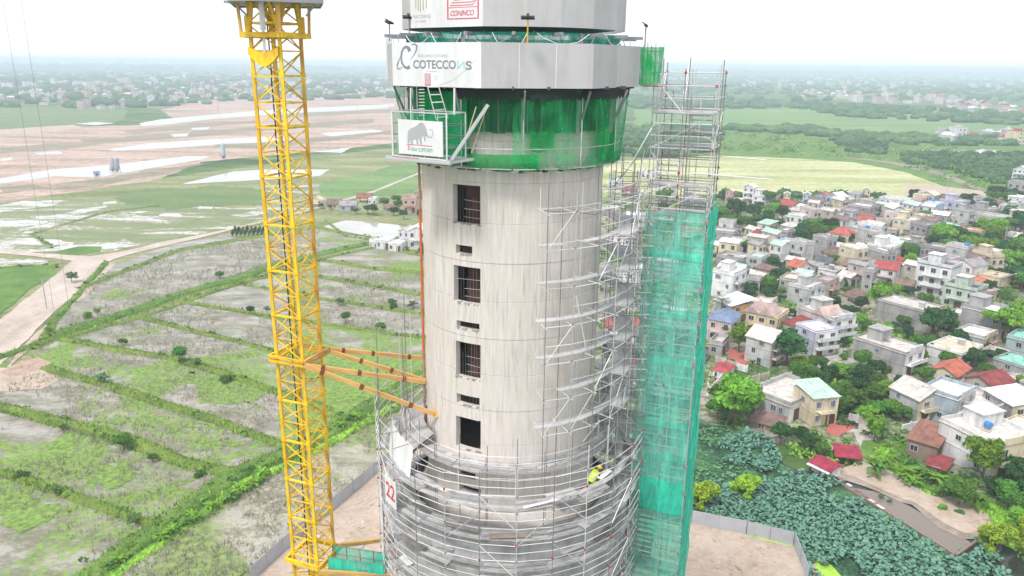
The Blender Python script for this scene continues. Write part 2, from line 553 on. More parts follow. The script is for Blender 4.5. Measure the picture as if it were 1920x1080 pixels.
# puddle marsh
for p in [
        [(-100, 400), (0, 384), (50, 376), (120, 377), (98, 385), (40, 392), (0, 398), (-100, 416)],
        [(0, 412), (60, 405), (130, 400), (215, 377), (218, 382), (160, 402), (110, 415), (40, 428), (-40, 440), (-60, 425)],
        [(40, 430), (110, 416), (180, 408), (260, 395), (282, 397), (230, 408), (150, 420), (80, 436), (45, 438)],
        [(-60, 445), (60, 447), (140, 455), (175, 462), (160, 472), (90, 475), (0, 470), (-60, 468)],
        [(180, 458), (235, 448), (250, 456), (215, 470), (190, 474)],
        [(430, 405), (470, 396), (500, 395), (497, 402), (460, 407)],
        [(-60, 490), (0, 484), (60, 485), (78, 492), (40, 502), (-60, 505)],
        [(300, 404), (330, 400), (345, 405), (318, 409)], [(350, 390), (380, 386), (395, 391), (365, 394)],
        [(20, 540), (60, 528), (110, 513), (112, 516), (60, 535), (28, 545)],
        [(190, 497), (213, 491), (216, 497), (196, 503)]]:
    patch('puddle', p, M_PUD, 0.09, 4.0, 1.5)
patch('dark_green_meadow', [(215, 372), (270, 355), (420, 350), (500, 355), (500, 385), (400, 385), (330, 394), (250, 386)], M_DULL, 0.07, 6, 3)
patch('green_slope', [(600, 345), (790, 300), (790, 360), (700, 368), (600, 372)], M_FGRN, 0.07, 3, 5)
patch('green_island', [(100, 472), (150, 462), (190, 463), (188, 472), (150, 478), (110, 478)], M_GRASS, 0.11, 1)
# dirt roads
patch('dirt_road', [(-120, 466), (0, 466), (60, 474), (140, 480), (170, 481), (230, 472), (300, 455), (380, 440), (436, 428), (438, 431), (380, 446), (300, 464), (240, 479), (215, 487), (200, 494), (185, 512), (150, 548), (110, 580), (60, 628), (20, 668), (-60, 740), (-180, 800), (-180, 700), (-60, 640), (0, 600), (50, 562), (105, 515), (135, 490), (100, 485), (0, 476), (-120, 474)], M_ROAD, 0.14, 0.5, 3)
patch('far_track', [(436, 428), (560, 398), (700, 358), (800, 318), (800, 321), (700, 362), (560, 402), (438, 431)], M_ROAD, 0.14, 0.3, 4)
patch('road_shoulder', [(205, 496), (216, 494), (168, 548), (120, 592), (70, 640), (20, 690), (10, 690), (50, 645), (110, 585), (160, 543)], M_SAND, 0.13, 0.6, 2)
# paddies
PAD = [
    (0.12, [(230, 490), (330, 458), (440, 437), (500, 430), (500, 437), (330, 468), (250, 500), (160, 540), (185, 515)]),
    (0.12, [(150, 545), (330, 473), (500, 444), (600, 428), (700, 448), (600, 474), (500, 494), (330, 560), (110, 622), (100, 600)]),
    (0.35, [(110, 632), (320, 572), (350, 570), (250, 597), (440, 642), (535, 668), (540, 730), (530, 735), (340, 672)]),
    (0.12, [(252, 592), (350, 572), (515, 600), (535, 606), (535, 664), (440, 636)]),
    (0.12, [(355, 566), (440, 532), (510, 522), (540, 530), (540, 600), (515, 592)]),
    (0.35, [(60, 670), (110, 636), (330, 680), (525, 742), (535, 830), (250, 735), (90, 690)]),
    (0.55, [(-200, 700), (0, 680), (80, 692), (250, 745), (520, 836), (540, 845), (440, 888), (250, 830), (0, 760), (-200, 740)]),
    (0.55, [(-250, 780), (0, 772), (250, 842), (440, 896), (380, 945), (300, 984), (0, 884), (-250, 880)]),
    (0.55, [(-300, 900), (0, 896), (290, 994), (240, 1030), (140, 1100), (-50, 1300), (-400, 1200)]),
    (0.35, [(600, 482), (690, 462), (790, 482), (790, 510), (700, 505), (600, 490)]),
    (0.12, [(600, 492), (700, 508), (790, 516), (790, 552), (600, 516)]),
    (0.12, [(595, 522), (790, 558), (790, 588), (595, 558)]),
    (0.12, [(595, 564), (790, 594), (790, 632), (600, 606)]),
    (0.8, [(600, 612), (800, 638), (800, 690), (700, 745), (615, 800), (600, 800)]),
    (0.8, [(525, 740), (600, 760), (640, 790), (545, 850), (520, 838)]),
    (0.12, [(590, 440), (700, 450), (690, 458), (600, 474)]),
    (0.12, [(800, 480), (1330, 470), (1330, 640), (800, 640)]),
]
for g, p in PAD:
    patch('paddy_field', p, M_P[g], 0.12, 1.0, 2.5)
patch('grass_bank', [(-100, 510), (0, 506), (100, 500), (112, 512), (60, 540), (0, 590), (-100, 650)], M_GRASS, 0.11, 1.0, 3)
patch('bright_paddy', [(560, 620), (600, 640), (700, 660), (790, 672), (790, 690), (700, 742), (640, 745), (560, 700)], M_P[0.98], 0.16, 6, 1.0)
patch('bright_paddy', [(135, 900), (180, 862), (235, 848), (270, 860), (220, 905), (180, 930), (140, 925)], M_P[0.98], 0.17, 6, 1.0)
patch('bright_paddy', [(0, 905), (40, 915), (80, 935), (110, 955), (60, 985), (10, 980), (-40, 950)], M_P[0.98], 0.17, 6, 1.0)
patch('bright_paddy', [(310, 800), (400, 780), (470, 830), (440, 860), (360, 850)], M_P[0.98], 0.17, 6, 1.0)
patch('bright_paddy', [(330, 700), (380, 690), (480, 730), (500, 770), (420, 750), (350, 730)], M_P[0.98], 0.17, 6, 1.0)
patch('bare_mud', [(-60, 690), (60, 690), (110, 712), (80, 730), (0, 735), (-60, 730)], M_SAND, 0.16, 1.0, 1.5)
patch('red_mud', [(0, 700), (40, 676), (75, 672), (95, 682), (50, 702), (20, 708)], M_RUBBLE, 0.18, 0.8, 1)
patch('pale_mud', [(410, 880), (440, 862), (520, 858), (530, 880), (450, 920), (400, 925), (340, 915)], M_P[0.12], 0.16, 1, 1.5)
patch('reed_field', [(180, 1090), (300, 1010), (480, 895), (560, 868), (690, 775), (720, 770), (760, 780), (760, 830), (695, 880), (560, 990), (440, 1090), (350, 1300), (0, 1300)], M_DRY, 0.12, 1.2, 2)
patch('fish_pond', [(604, 428), (622, 420), (648, 414), (690, 417), (735, 421), (782, 430), (790, 440), (742, 446), (700, 445), (650, 440)], M_WATER, 0.15, 0.6, 2)
patch('irrigation_water', [(640, 800), (690, 765), (735, 745), (740, 752), (700, 775), (650, 810)], M_WATER, 0.17, 0.8, 1.5)
# bunds
def bund(pts, w, h=0.5, m=None, name='paddy_bund'):
    P = [G(x, y) for x, y in pts]
    Q = []
    for a, b in zip(P[:-1], P[1:]):
        k = max(1, int((b - a).length / 2.0))
        Q += [a + (b - a) * (i / k) for i in range(k)]
    Q.append(P[-1])
    V, Fs = [], []
    prof = [(-0.5, 0.0), (-0.38, 0.6), (-0.1, 1.0), (0.15, 0.9), (0.38, 0.6), (0.5, 0.0)]
    for i, p in enumerate(Q):
        t_ = (Q[min(i + 1, len(Q) - 1)] - Q[max(i - 1, 0)])
        t_.z = 0
        t_.normalize()
        nn = Vector((-t_.y, t_.x, 0))
        ww = w * 0.6 * (1 + 0.7 * noise.noise(Vector((p.x * 0.13, p.y * 0.13, 1))))
        off = 0.35 * w * noise.noise(Vector((p.x * 0.05, p.y * 0.05, 8)))
        for u_, hh in prof:
            jz = 0.35 * noise.noise(Vector((p.x * 0.4 + u_ * 5, p.y * 0.4, 5)))
            q = p + nn * (u_ * ww + off)
            V.append((q.x, q.y, 0.08 + (hh * h * (1 + jz) if hh else 0)))
    k = len(prof)
    for i in range(len(Q) - 1):
        for j in range(k - 1):
            Fs.append((i * k + j, i * k + j + 1, (i + 1) * k + j + 1, (i + 1) * k + j))
    me = bpy.data.meshes.new(name)
    me.from_pydata(V, [], Fs)
    me.materials.append(m or M_BUND)
    o = link(name, me)
    o['kind'] = 'structure'
    BUNDS.append((Q, w, h))
BUNDS = []
bund([(95, 632), (250, 584), (420, 530), (505, 500), (600, 478), (705, 455), (790, 440)], 6.5, 0.7, M_GRASS)
bund([(60, 646), (110, 638), (260, 598), (430, 540), (520, 512), (610, 486), (700, 466)], 2.6)
bund([(150, 542), (330, 472), (500, 441), (590, 427), (640, 437)], 4.5)
bund([(60, 656), (100, 636), (340, 676), (525, 738), (600, 762), (650, 792)], 3.4)
bund([(85, 691), (250, 739), (520, 834), (545, 846)], 3.6)
bund([(-200, 745), (0, 765), (120, 798), (250, 836), (350, 868), (450, 892)], 4.0, 0.8)
bund([(-250, 885), (0, 889), (150, 936), (300, 990)], 2.8)
bund([(250, 595), (440, 639), (530, 665), (600, 684)], 2.6)
bund([(350, 568), (440, 582), (520, 597), (600, 609), (700, 622), (800, 636)], 2.2)
bund([(590, 519), (700, 536), (800, 556)], 2.6)
bund([(440, 532), (520, 545), (600, 561), (700, 576), (800, 592)], 2.2)
bund([(600, 488), (700, 505), (800, 513)], 3.2)
bund([(700, 455), (790, 480)], 2.5)
bund([(645, 437), (700, 447), (790, 455)], 1.5)
bund([(60, 650), (20, 665), (-40, 690)], 3.5, 0.6, M_GRASS)
bund([(610, 415), (650, 445), (705, 452)], 1.6)
bund([(-40, 1260), (150, 1092), (300, 990), (440, 892), (545, 852), (640, 796), (720, 750), (800, 700)], 6.0, 0.8, M_GRASS)
bund([(60, 1260), (190, 1092), (330, 1003), (470, 905), (560, 868), (650, 812), (740, 762)], 3.6, 0.5, M_BRIGHT)
bund([(200, 492), (150, 548), (110, 600), (70, 650)], 3.0, 0.5, M_GRASS)
bund([(438, 432), (560, 403), (700, 364)], 2.5, 0.4, M_MARSH)
bund([(0, 505), (60, 500), (108, 502)], 3, 0.5, M_GRASS)
bund([(100, 465), (60, 440), (200, 398), (300, 386)], 2.4, 0.4, M_MARSH)
# site sand yard
FA = [(470, 1094), (560, 1012), (620, 964), (702, 893), (800, 812)]
FB = [(1100, 935), (1296, 984), (1400, 1005), (1488, 1026), (1512, 1092)]
patch('building_site_sand', [(-100, 1700), (470, 1094), (560, 1012), (620, 964), (702, 893), (800, 812), (1000, 870), (1100, 935), (1296, 984), (1400, 1005), (1488, 1026), (1540, 1120), (1700, 1700)], M_SAND, 0.20, 0)
patch('fence_verge', [(455, 1094), (545, 1005), (610, 955), (690, 885), (702, 893), (620, 968), (560, 1016), (475, 1100)], M_SAND, 0.18, 0.7, 1)
# right half
patch('green_plain', [(1190, 205), (1500, 203), (2300, 220), (2300, 262), (1700, 255), (1350, 240), (1190, 240)], M_FGRN, 0.05, 5, 15)
patch('scrub_plain', [(1150, 240), (1350, 240), (1700, 255), (2300, 262), (2400, 420), (1900, 390), (1700, 330), (1350, 290), (1100, 290)], M_GRASS, 0.06, 5, 10)
patch('ripe_field', [(1100, 306), (1200, 300), (1345, 292), (1480, 297), (1600, 305), (1690, 322), (1770, 350), (1850, 362), (1868, 374), (1850, 384), (1760, 378), (1700, 372), (1500, 362), (1340, 366), (1100, 372)], M_PALE, 0.12, 2.5, 5)
patch('sandy_field_end', [(1700, 345), (1790, 352), (1862, 362), (1868, 376), (1840, 384), (1760, 372), (1700, 366)], M_SAND, 0.15, 2.5, 4)
patch('field_track', [(1580, 297), (1640, 303), (1690, 312), (1760, 330), (1800, 345), (1860, 368), (1866, 364), (1805, 338), (1760, 322), (1690, 306), (1640, 300), (1580, 295)], M_SOIL, 0.17, 1.5, 4)
patch('long_pond', [(1690, 287), (1720, 281), (1800, 282), (1850, 280), (1885, 285), (1890, 292), (1820, 290), (1760, 291), (1705, 292)], M_WATER, 0.12, 2.0, 4)
patch('far_pond', [(1438, 201), (1470, 200), (1472, 203), (1440, 204)], M_WATER, 0.12, 2.0, 6)
patch('village_ground', [(1100, 372), (1340, 366), (1500, 364), (1700, 374), (1850, 388), (2000, 395), (2600, 500), (2600, 1000), (1940, 1100), (1850, 1010), (1790, 930), (1620, 850), (1550, 850), (1460, 830), (1400, 812), (1240, 800), (1050, 780)], M_VILL, 0.10, 2, 5)
for p in [
        [(1330, 700), (1375, 705), (1420, 716), (1480, 700), (1560, 682), (1600, 672), (1606, 680), (1560, 692), (1490, 712), (1430, 730), (1385, 735), (1320, 745)],
        [(1860, 545), (1885, 560), (1895, 590), (1920, 640), (1940, 660), (1930, 670), (1900, 640), (1878, 600), (1868, 570), (1850, 552)],
        [(1560, 800), (1600, 790), (1625, 795), (1640, 825), (1620, 850), (1608, 870), (1600, 868), (1615, 840), (1600, 812), (1565, 812)],
        [(1700, 520), (1735, 525), (1740, 570), (1775, 590), (1760, 600), (1725, 585), (1700, 560)],
        [(1340, 580), (1400, 575), (1470, 590), (1500, 600), (1500, 612), (1440, 600), (1380, 596), (1340, 600)],
        [(1520, 480), (1545, 500), (1520, 525), (1500, 560), (1490, 560), (1505, 520), (1512, 500)],
        [(1565, 640), (1590, 650), (1590, 670), (1560, 690), (1530, 690), (1545, 665)],
        [(1760, 625), (1800, 630), (1790, 655), (1760, 650)]]:
    patch('village_lane', p, M_CONC, 0.15, 0.5, 2)
patch('courtyard_red', [(1366, 655), (1400, 660), (1418, 676), (1395, 690), (1365, 672)], simple('red_tiles', (0.42, 0.13, 0.11), 0.7), 0.17, 0)
patch('courtyard_red', [(1556, 795), (1590, 785), (1610, 800), (1568, 822), (1548, 812)], MATS['red_tiles'], 0.18, 0)
patch('courtyard_red', [(1740, 598), (1780, 600), (1782, 618), (1745, 612)], MATS['red_tiles'], 0.18, 0)
patch('garden_plot', [(1575, 622), (1660, 625), (1740, 640), (1770, 655), (1745, 672), (1660, 660), (1580, 645)], M_BRIGHT, 0.16, 1, 2)
patch('garden_plot', [(1410, 722), (1440, 716), (1500, 700), (1560, 705), (1600, 720), (1590, 745), (1500, 742), (1440, 735)], M_BRIGHT, 0.16, 1, 2)
patch('garden_plot', [(1620, 830), (1700, 830), (1710, 880), (1790, 925), (1760, 935), (1660, 885), (1615, 870)], M_GRASS, 0.16, 1, 2)
patch('green_pool', [(1515, 712), (1545, 705), (1575, 712), (1582, 725), (1555, 730), (1520, 725)], M_DUCK, 0.19, 0.4, 1)
patch('east_bank', [(1600, 868), (1640, 866), (1700, 900), (1760, 930), (1850, 940), (2000, 960), (2000, 1100), (1920, 1040), (1850, 1010), (1860, 985), (1800, 935), (1740, 932), (1640, 878)], M_BRIGHT, 0.16, 1, 2)
patch('lotus_pond_water', [(1150, 795), (1310, 795), (1400, 808), (1445, 828), (1468, 872), (1500, 884), (1530, 888), (1560, 900), (1640, 880), (1860, 990), (1960, 1010), (2100, 1100), (2100, 1500), (1600, 1500), (1512, 1095), (1488, 1028), (1400, 1006), (1296, 985), (1150, 950)], M_DARKW, 0.14, 0)
patch('pond_weed', [(1300, 800), (1400, 810), (1445, 830), (1468, 872), (1500, 886), (1560, 900), (1600, 925), (1700, 985), (1790, 1046), (1850, 1100), (1800, 1400), (1560, 1200), (1512, 1090), (1488, 1028), (1300, 980)], M_POND, 0.16, 0.6, 2)
patch('duckweed', [(1640, 958), (1690, 985), (1790, 1048), (1770, 1060), (1735, 1045), (1680, 1005), (1650, 985)], M_DUCK, 0.18, 0.8, 1)
patch('duckweed', [(1488, 1028), (1520, 1035), (1560, 1060), (1600, 1100), (1540, 1130), (1514, 1092)], M_DUCK, 0.18, 0.8, 1)
patch('duckweed', [(1380, 1003), (1440, 1010), (1488, 1020), (1488, 1028), (1400, 1010)], M_DUCK, 0.18, 0.6, 1)
patch('sand_path', [(1500, 1034), (1518, 1040), (1530, 1062), (1535, 1092), (1512, 1094)], M_SAND, 0.21, 0.2, 1)
patch('grey_basin_water', [(1585, 915), (1640, 925), (1700, 950), (1760, 985), (1815, 1018), (1822, 1024), (1792, 1044), (1690, 982), (1600, 928)], M_GREYW, 0.22, 0)
patch('wet_sand', [(1556, 895), (1590, 905), (1640, 922), (1688, 945), (1712, 950), (1738, 972), (1762, 992), (1800, 1012), (1842, 1012), (1858, 990), (1790, 960), (1640, 880)], M_WETSAND, 0.25, 0.5, 1)
patch('sand_bank', [(1562, 888), (1600, 897), (1640, 913), (1690, 938), (1718, 945), (1745, 966), (1768, 982), (1806, 1002), (1848, 1004), (1862, 984), (1848, 970), (1812, 942), (1790, 936), (1765, 938), (1735, 930), (1700, 908), (1655, 884), (1620, 868)], M_SAND, 0.28, 0.7, 1)
# ------------------------------------------------------------------ materials of the works
def conc_mat():
    n = NT('board_marked_concrete')
    tc = n.n('ShaderNodeTexCoord')
    sep = n.n('ShaderNodeSeparateXYZ')
    n.l(tc.outputs['Object'], sep.inputs[0])
    ang = n.math('ARCTAN2', sep.outputs[0], sep.outputs[1])
    cmb = n.n('ShaderNodeCombineXYZ')
    n.l(n.math('MULTIPLY', ang, 5.2), cmb.inputs[0])
    n.l(n.math('MULTIPLY', sep.outputs[2], 0.07), cmb.inputs[1])
    st = n.noise(cmb.outputs[0], 5.0, 6, 0.75)
    cm2 = n.n('ShaderNodeCombineXYZ')
    n.l(n.math('MULTIPLY', ang, 5.2), cm2.inputs[0])
    n.l(n.math('MULTIPLY', sep.outputs[2], 0.25), cm2.inputs[1])
    st2 = n.noise(cm2.outputs[0], 1.1, 5, 0.65)
    blot = n.noise(tc.outputs['Object'], 0.5, 6, 0.65)
    col = n.ramp(st, [(0.30, (0.42, 0.375, 0.35)), (0.42, (0.58, 0.53, 0.495)), (0.56, (0.655, 0.60, 0.565)), (0.68, (0.72, 0.67, 0.635))])
    col = n.mix(n.ramp(st2, [(0.54, 0.0), (0.74, 0.28)]), col, (0.48, 0.45, 0.42))
    col = n.mix(n.ramp(blot, [(0.45, 0.0), (0.7, 0.3)]), col, (0.62, 0.53, 0.44))
    # thin dark drip lines
    cm3 = n.n('ShaderNodeCombineXYZ')
    n.l(n.math('MULTIPLY', ang, 5.2), cm3.inputs[0])
    n.l(n.math('MULTIPLY', sep.outputs[2], 0.03), cm3.inputs[1])
    st3 = n.noise(cm3.outputs[0], 9.0, 2, 0.5)
    col = n.mix(n.ramp(st3, [(0.62, 0.0), (0.65, 0.38)]), col, (0.30, 0.285, 0.27))
    m = n.done(n.bsdf(col, 0.9, 0.2, 0, st, 0.5, 0.03))
    MATS['conc'] = m
    return m
M_CORE = conc_mat()
M_INNER = simple('inner_concrete', (0.30, 0.28, 0.265), 0.95, 0.25, 0.6)
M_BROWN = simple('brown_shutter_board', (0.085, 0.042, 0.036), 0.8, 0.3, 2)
M_YEL = simple('crane_yellow_paint', (0.88, 0.58, 0.015), 0.5, 0.14, 0.8, spec=0.4, rnd=0.16, dirt=(0.45, 0.2, 0.05))
M_YEL2 = simple('faded_yellow_paint', (0.70, 0.43, 0.14), 0.6, 0.15, 0.6, dirt=(0.4, 0.2, 0.1))
M_GALV = simple('galvanised_tube', (0.66, 0.65, 0.66), 0.42, 0.18, 1.5, metal=0.35, rnd=0.4)
M_GALVD = simple('weathered_tube', (0.27, 0.25, 0.25), 0.55, 0.25, 1.5, metal=0.3)
M_PLANK = simple('galvanised_plank', (0.50, 0.495, 0.505), 0.6, 0.3, 1.2, metal=0.1, rnd=0.35, dirt=(0.22, 0.21, 0.20))
M_RED = simple('red_clamp_paint', (0.42, 0.04, 0.06), 0.6)
M_RUST = simple('orange_pipe_paint', (0.60, 0.14, 0.06), 0.55)
M_GREY = simple('grey_steel', (0.30, 0.30, 0.32), 0.5, 0.15, 1, metal=0.3)
M_BLACK = simple('black_metal', (0.03, 0.03, 0.032), 0.5)
M_WHITE = simple('white_vinyl', (0.72, 0.72, 0.74), 0.55, 0.05, 0.6, bump=0.5, dirt=(0.60, 0.59, 0.58))
M_BANGREY = simple('grey_tarpaulin', (0.50, 0.485, 0.495), 0.7, 0.06, 0.45, bump=0.9, dirt=(0.42, 0.405, 0.40))
M_TIMBER = simple('dark_timber', (0.10, 0.09, 0.075), 0.85, 0.3, 3)
M_TXT = simple('print_grey', (0.22, 0.23, 0.27), 0.6, 0.02)
M_TXTL = simple('print_pale_grey', (0.40, 0.40, 0.41), 0.6, 0.02)
M_TEAL = simple('print_teal', (0.30, 0.60, 0.56), 0.6, 0.02)
M_PRED = simple('print_red', (0.60, 0.12, 0.15), 0.6, 0.02)
M_GOLD = simple('print_gold', (0.42, 0.37, 0.25), 0.6, 0.02)
M_DGRN = simple('print_green', (0.05, 0.36, 0.24), 0.6, 0.02)
M_BLUEP = simple('print_blue', (0.25, 0.45, 0.7), 0.6, 0.02)
def net_mat(name, c, op, sc=1.0, fold=0.35):
    n = NT(name)
    co = n.coord('Object')
    f = n.noise(n.coord('Object', (1.6, 1.6, 0.35)), 1.2 * sc, 5, 0.7, 0.6)
    g = n.noise(co, 0.55, 4, 0.6)
    col = n.ramp(f, [(0.3, tuple(x * 0.65 for x in c)), (0.7, tuple(min(1, x * 1.25) for x in c))])
    d = n.n('ShaderNodeBsdfDiffuse')
    n.l(col, d.inputs[0])
    tl = n.n('ShaderNodeBsdfTranslucent')
    n.l(col, tl.inputs[0])
    ms = n.n('ShaderNodeMixShader')
    ms.inputs[0].default_value = 0.45
    n.l(d.outputs[0], ms.inputs[1])
    n.l(tl.outputs[0], ms.inputs[2])
    tr = n.n('ShaderNodeBsdfTransparent')
    m2 = n.n('ShaderNodeMixShader')
    a = n.math('ADD', n.math('MULTIPLY', n.math('SUBTRACT', n.math('ADD', f, g), 1.0), fold * 4), op)
    cl = n.n('ShaderNodeClamp')
    cl.inputs[1].default_value = 0.08
    cl.inputs[2].default_value = 0.98
    n.l(a, cl.inputs[0])
    n.l(cl.outputs[0], m2.inputs[0])
    n.l(tr.outputs[0], m2.inputs[1])
    n.l(ms.outputs[0], m2.inputs[2])
    m = n.done(m2.outputs[0])
    MATS[name] = m
    return m
M_NET = net_mat('teal_safety_net', (0.20, 0.78, 0.62), 0.54, fold=0.22)
M_NETD = net_mat('dense_teal_net', (0.07, 0.74, 0.53), 0.88)
M_NETG = net_mat('bright_green_net', (0.06, 0.56, 0.21), 0.27, fold=0.30)
M_NETGD = net_mat('dense_green_net', (0.03, 0.50, 0.14), 0.84, fold=0.15)
M_NETP = net_mat('pale_green_net', (0.10, 0.45, 0.22), 0.38)
M_FORM = simple('green_formwork', (0.02, 0.10, 0.045), 0.7, 0.3, 1.2)
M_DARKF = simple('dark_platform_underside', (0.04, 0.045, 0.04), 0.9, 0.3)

# ------------------------------------------------------------------ the concrete tower
CX, CY, CR = -0.05, 44.0, 5.18
AX = Vector((CX, CY, 0))
def cyl(phi, r, z):
    """phi in degrees, 0 towards the camera, positive to the right"""
    a = math.radians(phi)
    return Vector((CX + r * math.sin(a), CY - r * math.cos(a), z))
core = thing('concrete_tower', 'tall round board-marked concrete tower with a column of dark window openings', 'tower', (CX, CY, 0.22))
OPEN = [(-37.0, -18.4, 49.95, 52.0), (-35, -23.5, 48.3, 48.78), (-37, -18.4, 45.58, 47.62), (-35, -19, 44.1, 44.52),
        (-36, -18.4, 41.2, 43.3), (-35.5, -19, 39.55, 40.15), (-36.5, -18.4, 36.8, 38.75), (-35, -22, 34.95, 35.35), (-34, -18.5, 34.0, 34.4),
        (-35, -24, 53.0, 53.9)]
THK = 0.38
def wall_ring(z0, z1, r, mats, name='wall_lift'):
    angs = set(a for a in range(-180, 180, 5))
    zs = {z0, z1}
    for a0, a1, b0, b1 in OPEN:
        if b1 > z0 and b0 < z1:
            angs |= {a0, a1}
            zs |= {max(b0, z0), min(b1, z1)}
    angs = sorted(angs)
    zs = sorted(zs)
    n, k = len(angs), len(zs) - 1
    def hole(i, j):
        a = angs[i % n]
        b = angs[(i + 1) % n] if i % n < n - 1 else 180
        am, zm = (a + b) / 2, (zs[j] + zs[j + 1]) / 2
        return any(o[0] < am < o[1] and o[2] < zm < o[3] for o in OPEN)
    b = MB()
    def q(*p):
        b.add([v - Vector((CX, CY, 0)) for v in p], [tuple(range(len(p)))])
    bev = 0.018
    for i in range(n):
        a, c = angs[i], angs[(i + 1) % n]
        for j in range(k):
            u, w = zs[j], zs[j + 1]
            if hole(i, j):
                continue
            lo, hi = (bev if j == 0 else 0), (bev if j == k - 1 else 0)
            q(cyl(a, r, u + lo), cyl(c, r, u + lo), cyl(c, r, w - hi), cyl(a, r, w - hi))
            if lo:
                q(cyl(a, r - bev, u), cyl(c, r - bev, u), cyl(c, r, u + lo), cyl(a, r, u + lo))
            if hi:
                q(cyl(a, r, w - hi), cyl(c, r, w - hi), cyl(c, r - bev, w), cyl(a, r - bev, w))
            q(cyl(c, r - THK, u), cyl(a, r - THK, u), cyl(a, r - THK, w), cyl(c, r - THK, w))
            if hole(i + 1, j):
                q(cyl(c, r, u), cyl(c, r - THK, u), cyl(c, r - THK, w), cyl(c, r, w))
            if hole(i - 1, j):
                q(cyl(a, r - THK, u), cyl(a, r, u), cyl(a, r, w), cyl(a, r - THK, w))
            if j + 1 < k and hole(i, j + 1):
                q(cyl(a, r, w), cyl(c, r, w), cyl(c, r - THK, w), cyl(a, r - THK, w))
            if j > 0 and hole(i, j - 1):
                q(cyl(a, r - THK, u), cyl(c, r - THK, u), cyl(c, r, u), cyl(a, r, u))
    me = b.mesh(name, mats)
    return link(name, me, core, True, Matrix.Translation((CX, CY, 0)))
zl = 33.1
ZJ = [33.1]
while ZJ[-1] < 56:
    ZJ.append(ZJ[-1] + 2.12)
for i in range(len(ZJ) - 1):
    wall_ring(ZJ[i], ZJ[i + 1] - 0.0, CR + (0.012 if i % 2 else -0.008), M_CORE)
# wider base drum with sloping shoulder
b = MB()
def lathe(b, prof, n=72, closed=False):
    for i in range(n):
        a, c = 360 / n * i, 360 / n * (i + 1)
        for (r0, z0), (r1, z1) in zip(prof[:-1], prof[1:]):
            b.add([cyl(a, r0, z0), cyl(c, r0, z0), cyl(c, r1, z1), cyl(a, r1, z1)], [(0, 1, 2, 3)])
lathe(b, [(6.15, 0.2), (6.15, 31.2), (5.75, 32.2), (5.3, 33.0), (5.0, 33.1)])
ob = b.build('base_drum', M_CORE, core)
b = MB()
for z in (35.6, 40.6, 44.9, 49.2, 53.6):
    b = MB()
    b.prism([(CX + 4.7 * math.sin(math.radians(a)), CY + 4.7 * math.cos(math.radians(a))) for a in range(0, 360, 15)], z, z + 0.2)
    b.build('floor_slab', M_INNER, core)
b = MB()
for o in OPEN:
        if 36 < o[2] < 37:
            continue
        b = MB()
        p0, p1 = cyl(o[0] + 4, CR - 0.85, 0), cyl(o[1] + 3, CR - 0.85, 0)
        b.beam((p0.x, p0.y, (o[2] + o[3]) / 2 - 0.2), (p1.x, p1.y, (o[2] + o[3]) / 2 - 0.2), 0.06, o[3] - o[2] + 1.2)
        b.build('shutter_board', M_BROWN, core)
P = Pieces(core)
random.seed(4)
for o in OPEN:
    a0, a1, z0, z1 = o
    if z0 > 52.5:
        continue
    big = z1 - z0 > 1
    if 36 < z0 < 37:
        continue
    nb = 7 if big else 6
    for i in range(nb):
        a = a0 + 4 + (a1 - a0 - 5) * i / (nb - 1)
        top = z1 if (not big or random.random() < 0.5) else z0 + (z1 - z0) * random.choice((0.4, 0.7, 1))
        P.tube('rebar', cyl(a, CR - 0.18, z0), cyl(a + random.uniform(-.4, .4), CR - 0.18, top), 0.008, M_GALVD)
    if big:
        for z in (z0 + 0.35, z0 + 0.78, z0 + 1.25):
            P.tube('rebar', cyl(a0 + random.choice((0, 7)), CR - 0.16, z), cyl(a1, CR - 0.16, z + random.uniform(-.08, .08)), 0.009, M_GALV)
# pale infill sheet in the opening near the base
for z0, z1 in ((38.72, 39.5),):
    P.beam('infill_sheet', cyl(-36, CR - 0.03, (z0 + z1) / 2), cyl(-20, CR - 0.03, (z0 + z1) / 2), 0.05, z1 - z0, simple('white_sheet', (0.72, 0.71, 0.7), 0.8))
P.finish()
# ragged concrete lip under openings: bumps
b = MB()
for o in OPEN[:7]:
    for i in range(8):
        a = o[0] + (o[1] - o[0]) * random.random()
        b.box(cyl(a, CR - 0.03, o[2] - 0.02), (random.uniform(.08, .25), 0.1, random.uniform(.04, .1)), random.uniform(-.5, .5))
b.build('rough_sill', M_INNER, core)

pipe = thing('concrete_riser_pipe', 'orange painted concrete riser pipe running up the left edge of the tower', 'pipe', tuple(cyl(-82, CR + .25, 35)))
b = MB()
for z in np.arange(35, 56, 3.0):
    m_ = random.choice((0, 0, 1))
    b.cur = m_
    b.tube(cyl(-84, CR + 0.14, z), cyl(-84, CR + 0.14, z + 2.94), 0.075, 8)
b.build('pipe_run', [M_RUST, simple('dull_rose_pipe', (0.42, 0.24, 0.2), 0.6)], pipe)
for z in np.arange(35, 56, 3.0):
    b = MB()
    b.tube(cyl(-84, CR + 0.14, z - 0.06), cyl(-84, CR + 0.14, z + 0.0), 0.12, 8)
    b.build('pipe_coupling', M_GALVD, pipe)

